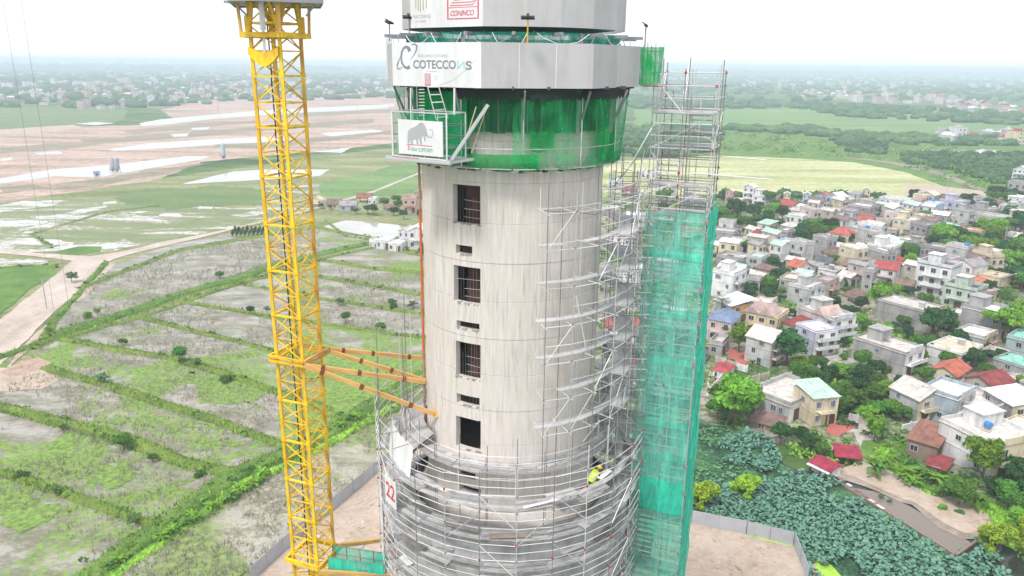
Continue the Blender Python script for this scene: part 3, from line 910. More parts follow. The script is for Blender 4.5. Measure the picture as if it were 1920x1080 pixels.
# ------------------------------------------------------------------ slipform rig round the head of the tower
OV = [-10.3 + 45 * k for k in range(8)]
def octv(r, z, k):
    return cyl(OV[k % 8], r * 0.95, z) + Vector((-0.22, 0, 0))
slip = thing('slipform_platform', 'slipform working platform with green nets ringing the top of the concrete tower', 'platform', (CX, CY, 52.7))
b = MB()
b.prism([tuple(octv(7.42, 0, k))[:2] for k in range(8)], 57.0, 57.12)
b.build('deck', M_DARKF, slip)
b = MB()
b.prism([tuple(octv(6.0, 0, k))[:2] for k in range(8)], 59.78, 59.88)
b.build('upper_deck', M_GREY, slip)
P = Pieces(slip)
for k in range(24):                       # deck joists seen from below and yokes
    a = k * 15
    P.beam('joist', cyl(a, 5.25, 56.93), cyl(a, 6.7, 56.93), 0.09, 0.16, M_TIMBER)
for k in range(12):
    a = k * 30 + 5
    P.beam('yoke_leg', cyl(a, 5.75, 54.6), cyl(a, 5.75, 59.5), 0.16, 0.2, M_GREY)
    P.beam('bracket', cyl(a, 5.8, 54.9), cyl(a, 6.6, 56.8), 0.08, 0.12, M_GREY)
    P.beam('hanger', cyl(a, 6.05, 53.1), cyl(a, 6.05, 56.9), 0.05, 0.05, M_GALV)
for k in range(11):                       # cantilever beams under upper banner
    a = -100 + k * 20
    P.beam('cantilever_beam', cyl(a, 5.6, 59.42), cyl(a, 7.0 if k in (0, 1, 9, 10) else 6.65, 59.42), 0.16, 0.16, M_GREY)
for k in range(48):
    a = k * 7.5
    P.beam('formwork_panel', cyl(a - 3.6, 5.42, 55.75), cyl(a + 3.6, 5.42, 55.75), 0.06, 2.05 if k % 2 else 1.95, M_FORM)
    P.tube('formwork_rib', cyl(a, 5.5, 54.7), cyl(a, 5.5, 56.7), 0.035, M_GALVD if k % 3 else M_FORM)
for z in (54.95, 55.35, 55.8, 56.2, 56.5):
    for k in range(24):
        P.tube('waler', cyl(k * 15, 5.56, z), cyl(k * 15 + 15, 5.56, z), 0.014, M_FORM)
for k in range(24):                       # lower hanging walkway
    a = k * 15
    P.beam('walkway_plank', cyl(a, 5.75, 53.02), cyl(a + 15, 5.75, 53.02), 0.8, 0.05, M_PLANK)
    P.tube('guardrail', cyl(a, 6.05, 54.0), cyl(a + 15, 6.05, 54.0), 0.025, M_GALV)
for k in range(40):                       # rods above the lower banner
    a = k * 9 + random.uniform(-2, 2)
    P.tube('jack_rod', cyl(a, 5.2, 58.0), cyl(a, 5.2, 59.4 + random.random() * 0.2), 0.02, M_GALV)
P.tube('net_frame_post', AtY(852, 165, 37.2), AtY(852, 215, 37.2), 0.05, M_WHITE)
P.tube('net_frame_post', AtY(770, 165, 38.2), AtY(770, 215, 38.2), 0.035, M_WHITE)
# slanting steel channel and rope at the left
P.beam('slanting_strut', AtY(915, 196, 37.2), AtY(846, 300, 37.0), 0.13, 0.16, M_GALV)
P.tube('slanting_rope', AtY(913, 200, 37.3), AtY(884, 287, 37.3), 0.03, simple('straw_rope', (0.5, 0.42, 0.25), 0.9))
P.tube('slanting_rope', AtY(893, 200, 37.6), AtY(876, 255, 37.5), 0.03, MATS['straw_rope'])
for k in range(6):
    P.beam('stub_post', cyl(-102 + k * 3, 6.95, 57.2), cyl(-102 + k * 3, 6.95, 59.3 + 0.1 * (k % 2)), 0.04, 0.04, M_GALV)
P.finish()
def curtain(name, prof, a0, a1, m, parent, n=None, wob=0.08, oct_=False):
    """net hung round the tower: prof = [(r, z)...] top to bottom"""
    n = n or int((a1 - a0) / 2.5)
    V, Fs = [], []
    for i in range(n + 1):
        a = a0 + (a1 - a0) * i / n
        for j, (r, z) in enumerate(prof):
            rr = r + wob * noise.noise(Vector((a * 0.25, z * 1.1, 3.3 + r))) * 2
            zz = z + (0.12 * noise.noise(Vector((a * 0.11, 7, j))) * 2 if j == len(prof) - 1 else 0)
            V.append(cyl(a, rr, zz))
    k = len(prof)
    for i in range(n):
        for j in range(k - 1):
            Fs.append((i * k + j, i * k + j + 1, (i + 1) * k + j + 1, (i + 1) * k + j))
    me = bpy.data.meshes.new(name)
    me.from_pydata([tuple(v) for v in V], [], Fs)
    me.materials.append(m)
    me.polygons.foreach_set('use_smooth', [True] * len(Fs))
    return link(name, me, parent)
o_ = curtain('skirt_net', [(6.35, 56.95), (6.32, 56.0), (6.28, 55.2), (6.22, 54.4), (6.16, 53.6), (6.12, 53.1), (5.8, 52.85)], 0, 172, M_NETG, slip)
o_ = curtain('skirt_net', [(6.6, 56.95), (6.45, 56.0), (6.25, 55.2), (6.1, 54.4), (5.75, 53.6), (5.6, 53.1), (5.5, 52.9)], -172, -62, M_NETP, slip)
o_ = curtain('inner_net', [(5.95, 56.7), (5.95, 55.6), (5.9, 54.4), (5.85, 53.2)], -62, -22, M_NETGD, slip)
o_ = curtain('inner_net', [(5.8, 56.6), (5.8, 55.6), (5.8, 54.75)], -22, 75, M_NETG, slip)
o_ = curtain('inner_net', [(5.55, 54.8), (5.6, 54.2), (5.6, 53.9)], 9, 22, M_NETGD, slip)
o_ = curtain('inner_net', [(5.7, 54.9), (5.75, 54.2), (5.7, 53.1)], 52, 100, M_NETGD, slip)
o_ = curtain('fallen_net', [(6.12, 53.75), (6.16, 53.4), (6.05, 53.0), (5.6, 52.85)], -22, 12, M_NETGD, slip, wob=0.14)
o_ = curtain('fallen_net', [(6.12, 53.6), (6.18, 53.35), (6.05, 53.0), (5.5, 52.8)], 12, 85, M_NETG, slip, wob=0.14)
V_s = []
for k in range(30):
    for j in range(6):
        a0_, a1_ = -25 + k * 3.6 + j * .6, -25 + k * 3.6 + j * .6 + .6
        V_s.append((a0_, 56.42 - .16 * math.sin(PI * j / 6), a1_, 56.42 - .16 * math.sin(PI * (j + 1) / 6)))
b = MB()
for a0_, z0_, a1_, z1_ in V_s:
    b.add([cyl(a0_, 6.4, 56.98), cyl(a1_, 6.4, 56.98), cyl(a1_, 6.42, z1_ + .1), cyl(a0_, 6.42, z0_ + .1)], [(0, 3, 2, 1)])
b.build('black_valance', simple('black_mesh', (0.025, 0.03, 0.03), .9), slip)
o_ = curtain('upper_net', [(5.9, 59.5), (5.7, 59.1), (5.65, 58.4), (5.65, 57.2)], -180, 180, net_mat('sea_green_net', (0.04, 0.46, 0.30), 0.82, fold=0.3), slip, wob=0.2)
b = MB()
random.seed(9)
for k in range(90):                       # slurry and scraps caught along the foot of the net
    a = random.uniform(-58, 95)
    b.box(cyl(a, 5.35 + random.random() * 0.5, 52.85 + random.random() * 0.15), (random.uniform(.1, .4), random.uniform(.05, .2), random.uniform(.03, .12)), random.random() * 3)
tag(b.build('caught_scraps', [simple('moss_dark', (0.06, 0.09, 0.03), 0.9)], slip), kind='stuff')
# gap openings in concrete head are backed by the wall itself
# banners
def banner_face(b, p, q, z0, z1, th=0.03):
    d = (q - p)
    nn = Vector((d.y, -d.x, 0)).normalized() * th
    P_ = [Vector((v.x, v.y, z)) for z in (z0, z1) for v in (p, q, q - nn, p - nn)]
    b.add(P_, BOXF)
lower = thing('lower_banner', 'grey tarpaulin band with a white logo panel round the lower deck of the tower head', 'banner', (CX, CY, 56.95))
for k in range(8):
    b = MB()
    p, q = octv(7.5, 0, k), octv(7.5, 0, k + 1)
    banner_face(b, p, q, 56.93, 59.0)
    b.build('banner_panel', M_WHITE if k == 7 else M_BANGREY, lower)
    b = MB()
    if k != 7:
        for t_ in (0.33, 0.66) if k in (0,) else (0.5,):
            s_ = p + (q - p) * t_
            e_ = p + (q - p) * (t_ + 0.006)
            nn = Vector(((q - p).y, -(q - p).x, 0)).normalized()
            banner_face(b, s_ + nn * 0.008, e_ + nn * 0.008, 56.94, 58.99, 0.007)
        b.build('seam', M_WHITE, lower)
upper = thing('upper_banner', 'grey and white tarpaulin drum with two company logos at the very top of the tower', 'banner', (CX, CY, 59.7))
UA = [-83, -60, -14, 6, 22, 40, 60, 80, 110, 150, 190, 235]
for i in range(len(UA)):
    p, q = cyl(UA[i], 6.04, 0), cyl(UA[(i + 1) % len(UA)], 6.04, 0)
    b = MB()
    banner_face(b, p, q, 59.74, 63.4)
    b.build('banner_panel', M_WHITE if i == 1 else M_BANGREY, upper)

# flat print helpers: put shapes on a vertical plane through p (left bottom) towards q
def plane_frame(p, q, z0, lift):
    x = (q - p)
    x.z = 0
    L = x.length
    x.normalize()
    n_ = Vector((x.y, -x.x, 0))
    Mx = Matrix((x, Vector((0, 0, 1)), n_)).transposed().to_4x4()
    Mx.translation = Vector((p.x, p.y, z0)) + n_ * lift
    return Mx, L
def flat(name, polys, Mx, m, parent):
    """polys in metres in the plane"""
    b = MB()
    for P_ in polys:
        tri = geometry.tessellate_polygon([[Vector((x, y, 0)) for x, y in P_]])
        vs_ = [Mx @ Vector((x, y, 0)) for x, y in P_]
        fs = []
        for t in tri:
            (ax, ay), (bx, by), (cx_, cy_) = (P_[i] for i in t)
            if (bx - ax) * (cy_ - ay) - (by - ay) * (cx_ - ax) < 0:
                t = (t[0], t[2], t[1])
            fs.append(tuple(t))
        b.add(vs_, fs)
    return b.build(name, m, parent)
def stroke(pts, w):
    """polyline with width(s) to polygon"""
    L, R2 = [], []
    for i, (x, y) in enumerate(pts):
        ax, ay = pts[max(i - 1, 0)]
        bx, by = pts[min(i + 1, len(pts) - 1)]
        dx, dy = bx - ax, by - ay
        l_ = math.hypot(dx, dy) or 1
        ww = (w[i] if hasattr(w, '__len__') else w) / 2
        L.append((x - dy / l_ * ww, y + dx / l_ * ww))
        R2.append((x + dy / l_ * ww, y - dx / l_ * ww))
    return [q_ for a_, c_ in zip(range(len(pts) - 1), range(1, len(pts))) for q_ in [[L[a_], R2[a_], R2[c_], L[c_]]]]
def text(s, x, y, h, Mx, m, parent, name='lettering', w=None, flip=False, bold=0.0, shear=0.0):
    cu = bpy.data.curves.new(name, 'FONT')
    cu.body = s
    cu.size = h / 0.7
    cu.offset = bold
    cu.shear = shear
    cu.extrude = 0.001
    cu.materials.append(m)
    tmp = bpy.data.objects.new('tmp', cu)
    COL.objects.link(tmp)
    bpy.context.view_layer.update()
    me = bpy.data.meshes.new_from_object(tmp)
    bpy.data.objects.remove(tmp)
    xs = [v.co.x for v in me.vertices]
    x0, x1 = min(xs), max(xs)
    sx = (w / (x1 - x0)) if w else 1
    for v in me.vertices:
        X = (v.co.x - x0)
        if flip:
            X = (x1 - x0) - X
        v.co = Vector((X * sx + x, v.co.y + y, v.co.z))
    me.materials.clear()
    me.materials.append(m)
    return link(name, me, parent, True, Mx)
# lower banner logo panel (k = 7: from vertex 7 to vertex 0)
Mx, L = plane_frame(octv(7.5, 0, 7), octv(7.5, 0, 8), 56.93, 0.006)
U = lambda u: u * L                       # u across, v up (0..1)
V_ = lambda v: v * 2.07
def uv(p):                                # from the zoomed photo: x 285..1370, y 1060..515
    return ((p[0] - 285) / 1085 * L, (1062 - p[1]) / 545 * 2.07)
text('COTECCO', *uv((556, 835)), 0.38, Mx, M_TXT, lower, w=(1078 - 556) / 1085 * L, bold=0.012)
text('N', *uv((1096, 838)), 0.38, Mx, M_TEAL, lower, w=(1180 - 1096) / 1085 * L, flip=True)
text('S', *uv((1194, 842)), 0.38, Mx, M_TXT, lower, w=(1262 - 1194) / 1085 * L, bold=0.012)
text('BUILDING FUTURES', *uv((620, 697)), 0.13, Mx, M_TXTL, lower, w=(975 - 620) / 1085 * L)
text('TẬP ĐOÀN'.replace('Ậ', 'A').replace('Đ', 'D').replace('À', 'A'), *uv((718, 880)), 0.07, Mx, M_TXTL, lower, w=(845 - 718) / 1085 * L)
cpts = [(515, 625), (500, 585), (470, 570), (435, 590), (412, 640), (403, 700), (412, 770), (440, 820), (480, 835), (512, 815)]
flat('logo_mark', stroke([uv(p) for p in cpts], [0.24, 0.19, 0.13, 0.11, 0.11, 0.11, 0.11, 0.12, 0.15, 0.2]), Mx, M_TXT, lower)
sw = [(345, 850), (350, 800), (372, 740), (395, 690)]
flat('logo_mark', stroke([uv(p) for p in sw], [0.015, 0.09, 0.07, 0.02]), Mx, M_TXT, lower)
sw = [(350, 850), (385, 842), (420, 825)]
flat('logo_mark', stroke([uv(p) for p in sw], [0.07, 0.05, 0.01]), Mx, M_TXT, lower)
sw = [(530, 548), (580, 535), (608, 560), (600, 610), (570, 670), (510, 742)]
flat('logo_mark', stroke([uv(p) for p in sw], [0.02, 0.07, 0.11, 0.08, 0.05, 0.01]), Mx, M_TXT, lower)
sw = [(880, 1035), (960, 1010), (1050, 965), (1130, 905), (1200, 840), (1260, 770), (1310, 720)]
flat('swoosh_line', stroke([uv(p) for p in sw], 0.018), Mx, M_TXTL, lower)
Mx2 = Mx.copy()
Mx2.translation = Mx.translation + Mx.to_3x3() @ Vector((0, 0, 0.004))
def rect(x0, y0, x1, y1, f=None):
    f = f or uv
    a_, b_ = f((x0, y1)), f((x1, y0))
    return [(a_[0], a_[1]), (b_[0], a_[1]), (b_[0], b_[1]), (a_[0], b_[1])]
flat('small_red_logo', [rect(697, 898, 770, 1052)], Mx, simple('print_rose', (0.55, 0.22, 0.27), 0.6, 0.02), lower)
flat('small_red_logo', [rect(706, 910 + i * 14, 760, 915 + i * 14) for i in range(9)], Mx2, M_WHITE, lower)
fl = []
for i in range(8):
    a_ = i * PI / 4
    c0 = uv((836, 950))
    fl.append([(c0[0] + 0.13 * math.cos(a_ - .3) * .5, c0[1] + 0.13 * math.sin(a_ - .3) * .5), (c0[0] + .17 * math.cos(a_), c0[1] + .17 * math.sin(a_)), (c0[0] + 0.13 * math.cos(a_ + .3) * .5, c0[1] + 0.13 * math.sin(a_ + .3) * .5)])
flat('small_flower_logo', fl[::2], Mx, simple('print_lime', (0.4, 0.62, 0.3), 0.6, 0.02), lower)
flat('small_flower_logo', fl[1::2], Mx, M_BLUEP, lower)
# upper banner logos (panel 1)
Mx, L = plane_frame(cyl(UA[1], 6.04, 0), cyl(UA[2], 6.04, 0), 59.74, 0.006)
def uv2(p):                               # zoom x 645..1440, y 325 bottom ; 6.75 px per photo px
    return ((p[0] - 645) / 795 * L, (328 - p[1]) / 6.75 * 0.0265)
for i, (x0, y1) in enumerate(((705, 95), (733, 118), (757, 135), (790, 118), (825, 95))):
    flat('gold_bars', [rect(x0, -150, x0 + 11, y1, uv2)], Mx, M_GOLD, upper)
text('MASTERISE', *uv2((668, 212)), 0.17, Mx, M_TXTL, upper, w=(880 - 668) / 795 * L)
text('HOMES', *uv2((705, 262)), 0.10, Mx, M_TXTL, upper, w=(825 - 705) / 795 * L)
fr = [rect(1062, -200, 1078, 240, uv2), rect(1385, -200, 1400, 240, uv2), rect(1078, 226, 1385, 240, uv2), rect(1078, 98, 1385, 106, uv2)]
flat('red_emblem', fr, Mx, M_PRED, upper)
for i in range(5):
    y_ = 78 - i * 32
    x_ = 1095 + i * 18
    flat('red_emblem', stroke([uv2((x_, y_)), uv2((1335 - i * 4, y_)), uv2((1375, y_ - 60))], 0.045), Mx, M_PRED, upper)
text('CONINCO', *uv2((1098, 198)), 0.24, Mx, M_PRED, upper, w=(1350 - 1098) / 795 * L, shear=0.3, bold=0.008)

# mammoth sign on its netted cage
cage = thing('netted_cage', 'green netted access cage hanging beside the tower head on a steel outrigger', 'cage', tuple(AtY(790, 300, 37.6)))
sa, sb = AtY(737, 292, 38.6), AtY(838, 301, 36.75)
za, zb = 53.58, 55.75
A = Vector((sa.x, sa.y, 0)); B_ = Vector((sb.x, sb.y, 0))
dx_ = (B_ - A).normalized()
dn = Vector((-dx_.y, dx_.x, 0)) * 1.5
P = Pieces(cage)
cor = [A, B_, B_ + dn, A + dn]
for i in range(4):
    P.beam('post', (cor[i].x, cor[i].y, za), (cor[i].x, cor[i].y, zb), 0.07, 0.07, M_GALV)
    j = (i + 1) % 4
    for z in (za, zb):
        P.beam('rail', (cor[i].x, cor[i].y, z), (cor[j].x, cor[j].y, z), 0.06, 0.06, M_GALV)
    for z in (za + 0.55, za + 1.05, za + 1.6):
        P.tube('thin_rail', (cor[i].x, cor[i].y, z), (cor[j].x, cor[j].y, z), 0.018, M_GALVD)
for t_ in (0.1, 0.36, 0.6, 0.85):
    p = A + (B_ - A) * t_
    P.tube('thin_post', (p.x, p.y, za), (p.x, p.y, zb), 0.02, M_GALV)
p = A - dx_ * 0.45
q = B_ + dx_ * 0.25
P.beam('outrigger', (p.x, p.y, za - 0.12), (q.x, q.y, za - 0.12), 0.14, 0.16, M_GALV)
P.beam('outrigger', (B_.x, B_.y, za - 0.12), tuple(AtY(912, 295, 38.9)), 0.12, 0.13, M_GALV)
P.beam('outrigger', (B_.x, B_.y, za - 0.05), tuple(AtY(895, 290, 40.2)), 0.12, 0.1, M_GALV)
for i in range(8):
    p0 = A + (B_ - A) * (i / 7)
    P.beam('floor_plank', (p0.x, p0.y, za - 0.02), tuple(Vector((p0.x, p0.y, za - 0.02)) + dn), 0.34, 0.03, M_PLANK)
P.beam('red_toeboard', (A.x, A.y, za - 0.03), tuple(Vector((*(A + (B_ - A) * 0.5).xy, za - 0.03))), 0.16, 0.02, M_RED)
ladder = []
for x0, y0, x1, y1 in ((801, 160, 818, 225), (822, 160, 840, 222)):
    ladder.append((AtY(x0, y0, 38.0), AtY(x1, y1, 38.2)))
    P.beam('ladder_rail', *ladder[-1], 0.05, 0.05, M_GALV)
for i in range(5):
    t_ = i / 4.5 + 0.05
    P.tube('ladder_rung', ladder[0][0].lerp(ladder[0][1], t_), ladder[1][0].lerp(ladder[1][1], t_), 0.025, M_GALV)
for x0, x1 in ((785, 796),):
    for i in range(9):
        P.tube('ladder_rung', AtY(x0, 168 + i * 6, 38.3), AtY(x1, 168 + i * 6, 38.3), 0.018, M_GALV)
P.finish()
b = MB()
for i in range(4):
    j = (i + 1) % 4
    for s_ in range(6):
        a_ = cor[i].lerp(cor[j], s_ / 6)
        c_ = cor[i].lerp(cor[j], (s_ + 1) / 6)
        b.add([(a_.x, a_.y, za), (c_.x, c_.y, za), (c_.x, c_.y, zb), (a_.x, a_.y, zb)], [(0, 1, 2, 3)])
b.build('cage_net', net_mat('cage_net', (0.05, 0.48, 0.25), 0.30, fold=0.15), cage)
sign = thing('mammoth_sign', 'white board with a grey mammoth and green lettering on the netted cage', 'sign', tuple(AtY(790, 290, 37.5)))
off = Vector((dx_.y, -dx_.x, 0)) * 0.06
s0 = A + (B_ - A) * 0.13 + off
s1 = A + (B_ - A) * 0.945 + off
b = MB()
banner_face(b, s0, s1, 53.72, 55.38, 0.04)
b.build('board', M_WHITE, sign)
Mx, L = plane_frame(s0, s1, 53.72, 0.006)
def uv3(p):
    return ((p[0] - 275) / 508 * L, (850 - p[1]) / 400 * 1.66)
body = [(385, 722), (383, 660), (388, 600), (400, 570), (430, 545), (470, 525), (500, 505), (520, 482), (545, 470), (572, 478), (590, 510), (605, 550), (612, 590), (604, 618), (590, 640), (592, 682), (576, 684), (571, 650), (562, 622), (550, 640), (548, 680), (553, 724), (528, 724), (518, 668), (505, 668), (510, 726), (486, 726), (483, 678), (460, 670), (446, 690), (448, 726), (424, 726), (420, 684), (409, 696), (408, 722)]
flat('mammoth_print', [[uv3(p) for p in body][::-1]], Mx, M_TXTL, sign)
flat('mammoth_print', stroke([uv3(p) for p in [(600, 600), (622, 632), (655, 635), (677, 605), (672, 560), (650, 542), (628, 548)]], [0.09, 0.07, 0.055, 0.045, 0.04, 0.035, 0.02]), Mx, M_TXTL, sign)
flat('red_rule', [rect(375, 731, 668, 740, uv3)], Mx, M_PRED, sign)
flat('red_mark', [rect(386, 745, 392, 805, uv3), rect(398, 745, 404, 805, uv3)], Mx, M_PRED, sign)
text('ASIA SLIPFORM', *uv3((418, 808)), 0.19, Mx, M_DGRN, sign, w=(665 - 418) / 508 * L)

# netted scaffold basket at the right of the lower banner
bk = thing('netted_basket', 'small green netted basket hung on the right side of the tower head', 'basket', tuple(AtY(1222, 160, 43.5)))
P = Pieces(bk)
bx0, bx1 = AtY(1203, 155, 43.2), AtY(1238, 150, 43.6)
for i, px in enumerate((1204, 1211, 1218, 1226, 1234, 1241)):
    for yy in (43.0, 44.1):
        p0, p1 = AtY(px, 150, yy), AtY(px, 84 + (i % 3) * 3, yy)
        P.tube('post', (p0.x, p0.y, 56.9), (p0.x, p0.y, 59.1 + 0.12 * (i % 2)), 0.028, M_GALV)
for z in (57.0, 57.6, 58.2, 58.8):
    for yy in (43.0, 44.1):
        P.tube('rail', (AtY(1204, 150, yy).x, yy, z), (AtY(1241, 150, yy).x, yy, z), 0.025, M_GALV)
P.beam('floor_plank', (AtY(1204, 150, 43.5).x, 43.5, 56.95), (AtY(1240, 150, 43.5).x, 43.5, 56.95), 1.1, 0.05, M_RED)
P.finish()
b = MB()
x0, x1 = AtY(1203, 150, 43).x, AtY(1242, 150, 43).x
for yy in (42.96, 44.15):
    b.add([(x0, yy, 57.0), (x1 - .25, yy, 56.9), (x1, yy, 59.0), (x0, yy, 59.0)], [(0, 1, 2, 3)])
for xx, zz in ((x0, 57.0), (x1, 57.0)):
    b.add([(xx, 42.96, zz), (xx, 44.15, zz), (xx, 44.15, 59.0), (xx, 42.96, 59.0)], [(0, 1, 2, 3)])
b.build('basket_net', net_mat('basket_green_net', (0.02, 0.44, 0.12), 0.6, fold=0.5), bk)
# floodlights
def flood(px, pybase, pytop, y, label, yaw, m=M_GREY):
    p0, p1 = AtY(px, pybase, y), AtY(px, pytop, y)
    p1 = Vector((p0.x, p0.y, p1.z))
    t = thing('floodlight', label, 'lamp', tuple(p0), group='floodlights around the tower head')
    b = MB(); b.tube(p0, p1, 0.035, 6); b.build('pole', m, t)
    b = MB()
    R3 = Matrix.Translation(p1) @ Matrix.Rotation(yaw, 4, 'Z') @ Matrix.Rotation(0.5, 4, 'X')
    b.box(0, (0.62, 0.22, 0.09), Mx=R3)
    b.box(0, (0.12, 0.34, 0.05), Mx=R3 @ Matrix.Translation((0, 0.1, 0.05)))
    b.build('lamp_head', M_BLACK, t)
flood(731, 78, 42, 43.0, 'floodlight on a thin pole furthest left above the lower banner', 1.2)
flood(768, 78, 32, 41.0, 'floodlight leaning out beside the white logo panel of the upper banner', 0.3)
flood(989, 82, 33, 36.6, 'floodlight on a yellow pole at the middle of the tower head', 0.0, M_YEL)
flood(1209, 88, 48, 42.5, 'floodlight with upright black head above the green basket', 1.4)
cb = thing('hose_and_cables', 'pale hoses and cables draped in loops under the upper banner', 'cable', tuple(cyl(0, 6.7, 59)))
random.seed(5)
for k in range(9):
    b = MB()
    a0 = -75 + k * 17 + random.uniform(-3, 3)
    a1 = a0 + random.uniform(14, 30)
    pts = []
    for i in range(9):
        t_ = i / 8
        pts.append(cyl(a0 + (a1 - a0) * t_, 6.35, 59.45 - 1.0 * random.uniform(.85, 1) * (1 - (2 * t_ - 1) ** 2) * (0.55 if k % 2 else 0.9)))
    b.path(pts, 0.022, 5)
    b.build('cable', M_WHITE if k % 3 else M_GALVD, cb)
# ------------------------------------------------------------------ tower crane
CRX, CRY, CRA, CRD = -12.55, 42.2, math.radians(24), 1.27
def crp(k, z, d=CRD):
    a = CRA + k * PI / 2          # k=0 front, 1 right, 2 back, 3 left
    return Vector((CRX + d * math.sin(a), CRY - d * math.cos(a), z))
crane = thing('tower_crane', 'yellow lattice tower crane mast standing left of the concrete tower', 'crane', (CRX, CRY, 0.22))
SEC = 2.65
Z0 = 54.6
def section(z, name='mast_section'):
    """one mast section from z up by SEC, a node under the crane; members are its sub-parts"""
    s = bpy.data.objects.new(name, None)
    COL.objects.link(s)
    s.empty_display_size = 0.2
    s.parent = crane
    s.matrix_parent_inverse = wm(crane).inverted()
    s.location = (CRX, CRY, z)
    return s
_sec_parts = []
def build_section(s, z):
    me = []
    def add(name, geo):
        b = MB()
        for kind, a, c, r in geo:
            if kind == 't':
                b.tube(a, c, r, 6)
            else:
                b.beam(a, c, r, r)
        o = b.build(name, M_YEL, s)
        return o
    for k in range(4):
        add('leg', [('b', crp(k, z), crp(k, z + SEC - 0.03), 0.17)])
        add('joint_plate', [('b', crp(k, z + 0.0), crp(k, z + 0.22), 0.23)])
    for k in range(4):
        a, c = (lambda zz, k=k: crp(k, zz)), (lambda zz, k=k: crp(k + 1, zz))
        add('brace', [('b', a(z + 0.05), c(z + 0.05), 0.10)])
        add('brace', [('b', a(z + SEC / 2), c(z + SEC / 2), 0.06)])
        if k in (3, 1):
            add('brace', [('b', a(z + 0.1), c(z + SEC / 2 - .05), 0.055)])
            add('brace', [('b', c(z + 0.1), a(z + SEC / 2 - .05), 0.055)])
            add('brace', [('b', c(z + SEC / 2 + .05), a(z + SEC - 0.1), 0.055)])
            add('brace', [('b', a(z + SEC / 2 + .05), c(z + SEC - 0.1), 0.055)])
        else:
            add('brace', [('b', a(z + 0.1), c(z + SEC / 2 - .05), 0.055)])
            add('brace', [('b', c(z + SEC / 2 + .05), a(z + SEC - 0.1), 0.055)])
# build one, copy the rest
nlow = 12
zs = [Z0 + SEC * 2 - SEC * i for i in range(nlow + 3)]
base_sec = section(zs[0])
build_section(base_sec, zs[0])
for z in zs[1:]:
    s = section(z)
    for ch in base_sec.children:
        c = ch.copy()
        COL.objects.link(c)
        c.parent = s
        c.matrix_parent_inverse = ch.matrix_parent_inverse.copy()
# lower hidden part down to the ground
b = MB()
zlow = zs[-1]
for k in range(4):
    b.beam(crp(k, 0.2), crp(k, zlow), 0.17, 0.17)
    z = zlow
    while z > 1:
        b.beam(crp(k, z), crp(k + 1, max(0.3, z - SEC)), 0.07, 0.07)
        b.beam(crp(k, z), crp(k + 1, z), 0.08, 0.08)
        z -= SEC
tag(b.build('lower_mast', M_YEL, crane), kind='stuff')
P = Pieces(crane)
# ladder and cables inside the mast
for z in zs[1:-1]:
    P.tube('power_cable', Vector((CRX - 0.35, CRY - 0.1, z)), Vector((CRX - 0.38, CRY - 0.1, z + SEC)), 0.035, M_BLACK)
    P.tube('ladder_rail', Vector((CRX + 0.15, CRY + 0.2, z)), Vector((CRX + 0.15, CRY + 0.2, z + SEC)), 0.02, M_GALVD)
    P.tube('ladder_rail', Vector((CRX - 0.15, CRY + 0.3, z)), Vector((CRX - 0.15, CRY + 0.3, z + SEC)), 0.02, M_GALVD)
    for i in range(7):
        P.tube('ladder_rung', Vector((CRX - .15, CRY + .3, z + i * SEC / 7)), Vector((CRX + .15, CRY + .2, z + i * SEC / 7)), 0.012, M_GALVD)
# climbing collar
def onp(k, z, d):
    return crp(k, z, d)
zc = 60.0
for k in range(4):
    P.beam('climbing_frame_beam', onp(k, 59.35, 1.75), onp(k + 1, 59.35, 1.75), 0.2, 0.26, M_YEL)
    P.beam('frame_post', onp(k, 59.4, 1.72), onp(k, 60.9, 1.8), 0.13, 0.13, M_YEL2)
    for d_ in (-1, 1):
        p1 = onp(k, 60.95, 1.5).lerp(onp(k + d_, 60.95, 1.5), 0.24)
        P.beam('flared_strut', onp(k, 59.5, 1.3), p1, 0.16, 0.16, M_YEL)
    P.beam('corner_gusset', onp(k, 59.2, 1.36), onp(k, 60.3, 1.36), 0.3, 0.26, M_YEL)
# jack cylinder + curved cross member
cm = crp(3, 0).lerp(crp(0, 0), 0.5)
fd = Vector((math.sin(CRA - PI / 4), -math.cos(CRA - PI / 4), 0))
P.tube('jack_cylinder', Vector((cm.x, cm.y, 59.6)) + fd * .1, Vector((cm.x, cm.y, 61.9)) + fd * .1, 0.15, M_GALV)
P.tube('jack_rod', Vector((cm.x, cm.y, 58.5)) + fd * .1, Vector((cm.x, cm.y, 59.7)) + fd * .1, 0.07, M_GALV)
P.finish()
b = MB()
pa, pb = crp(3, 0, 1.33), crp(0, 0, 1.33)
n_ = 8
for i in range(n_):
    t0, t1 = i / n_, (i + 1) / n_
    def zt(t): return 58.75 - 0.28 * (1 - abs(2 * t - 1) ** 1.3), 58.38 - 0.62 * (1 - abs(2 * t - 1) ** 1.6)
    a_, c_ = pa.lerp(pb, t0), pa.lerp(pb, t1)
    (u0, l0), (u1, l1) = zt(t0), zt(t1)
    f0 = fd * 0.1
    vs_ = []
    for q_, zu, zl_ in ((a_, u0, l0), (c_, u1, l1)):
        for s_ in (-1, 1):
            vs_ += [Vector((q_.x, q_.y, zl_)) + f0 * (s_ + 1.2), Vector((q_.x, q_.y, zu)) + f0 * (s_ + 1.2)]
    b.add(vs_, [(0, 1, 5, 4), (3, 2, 6, 7), (1, 3, 7, 5), (2, 0, 4, 6)])
b.build('climbing_crosshead', M_YEL, crane)
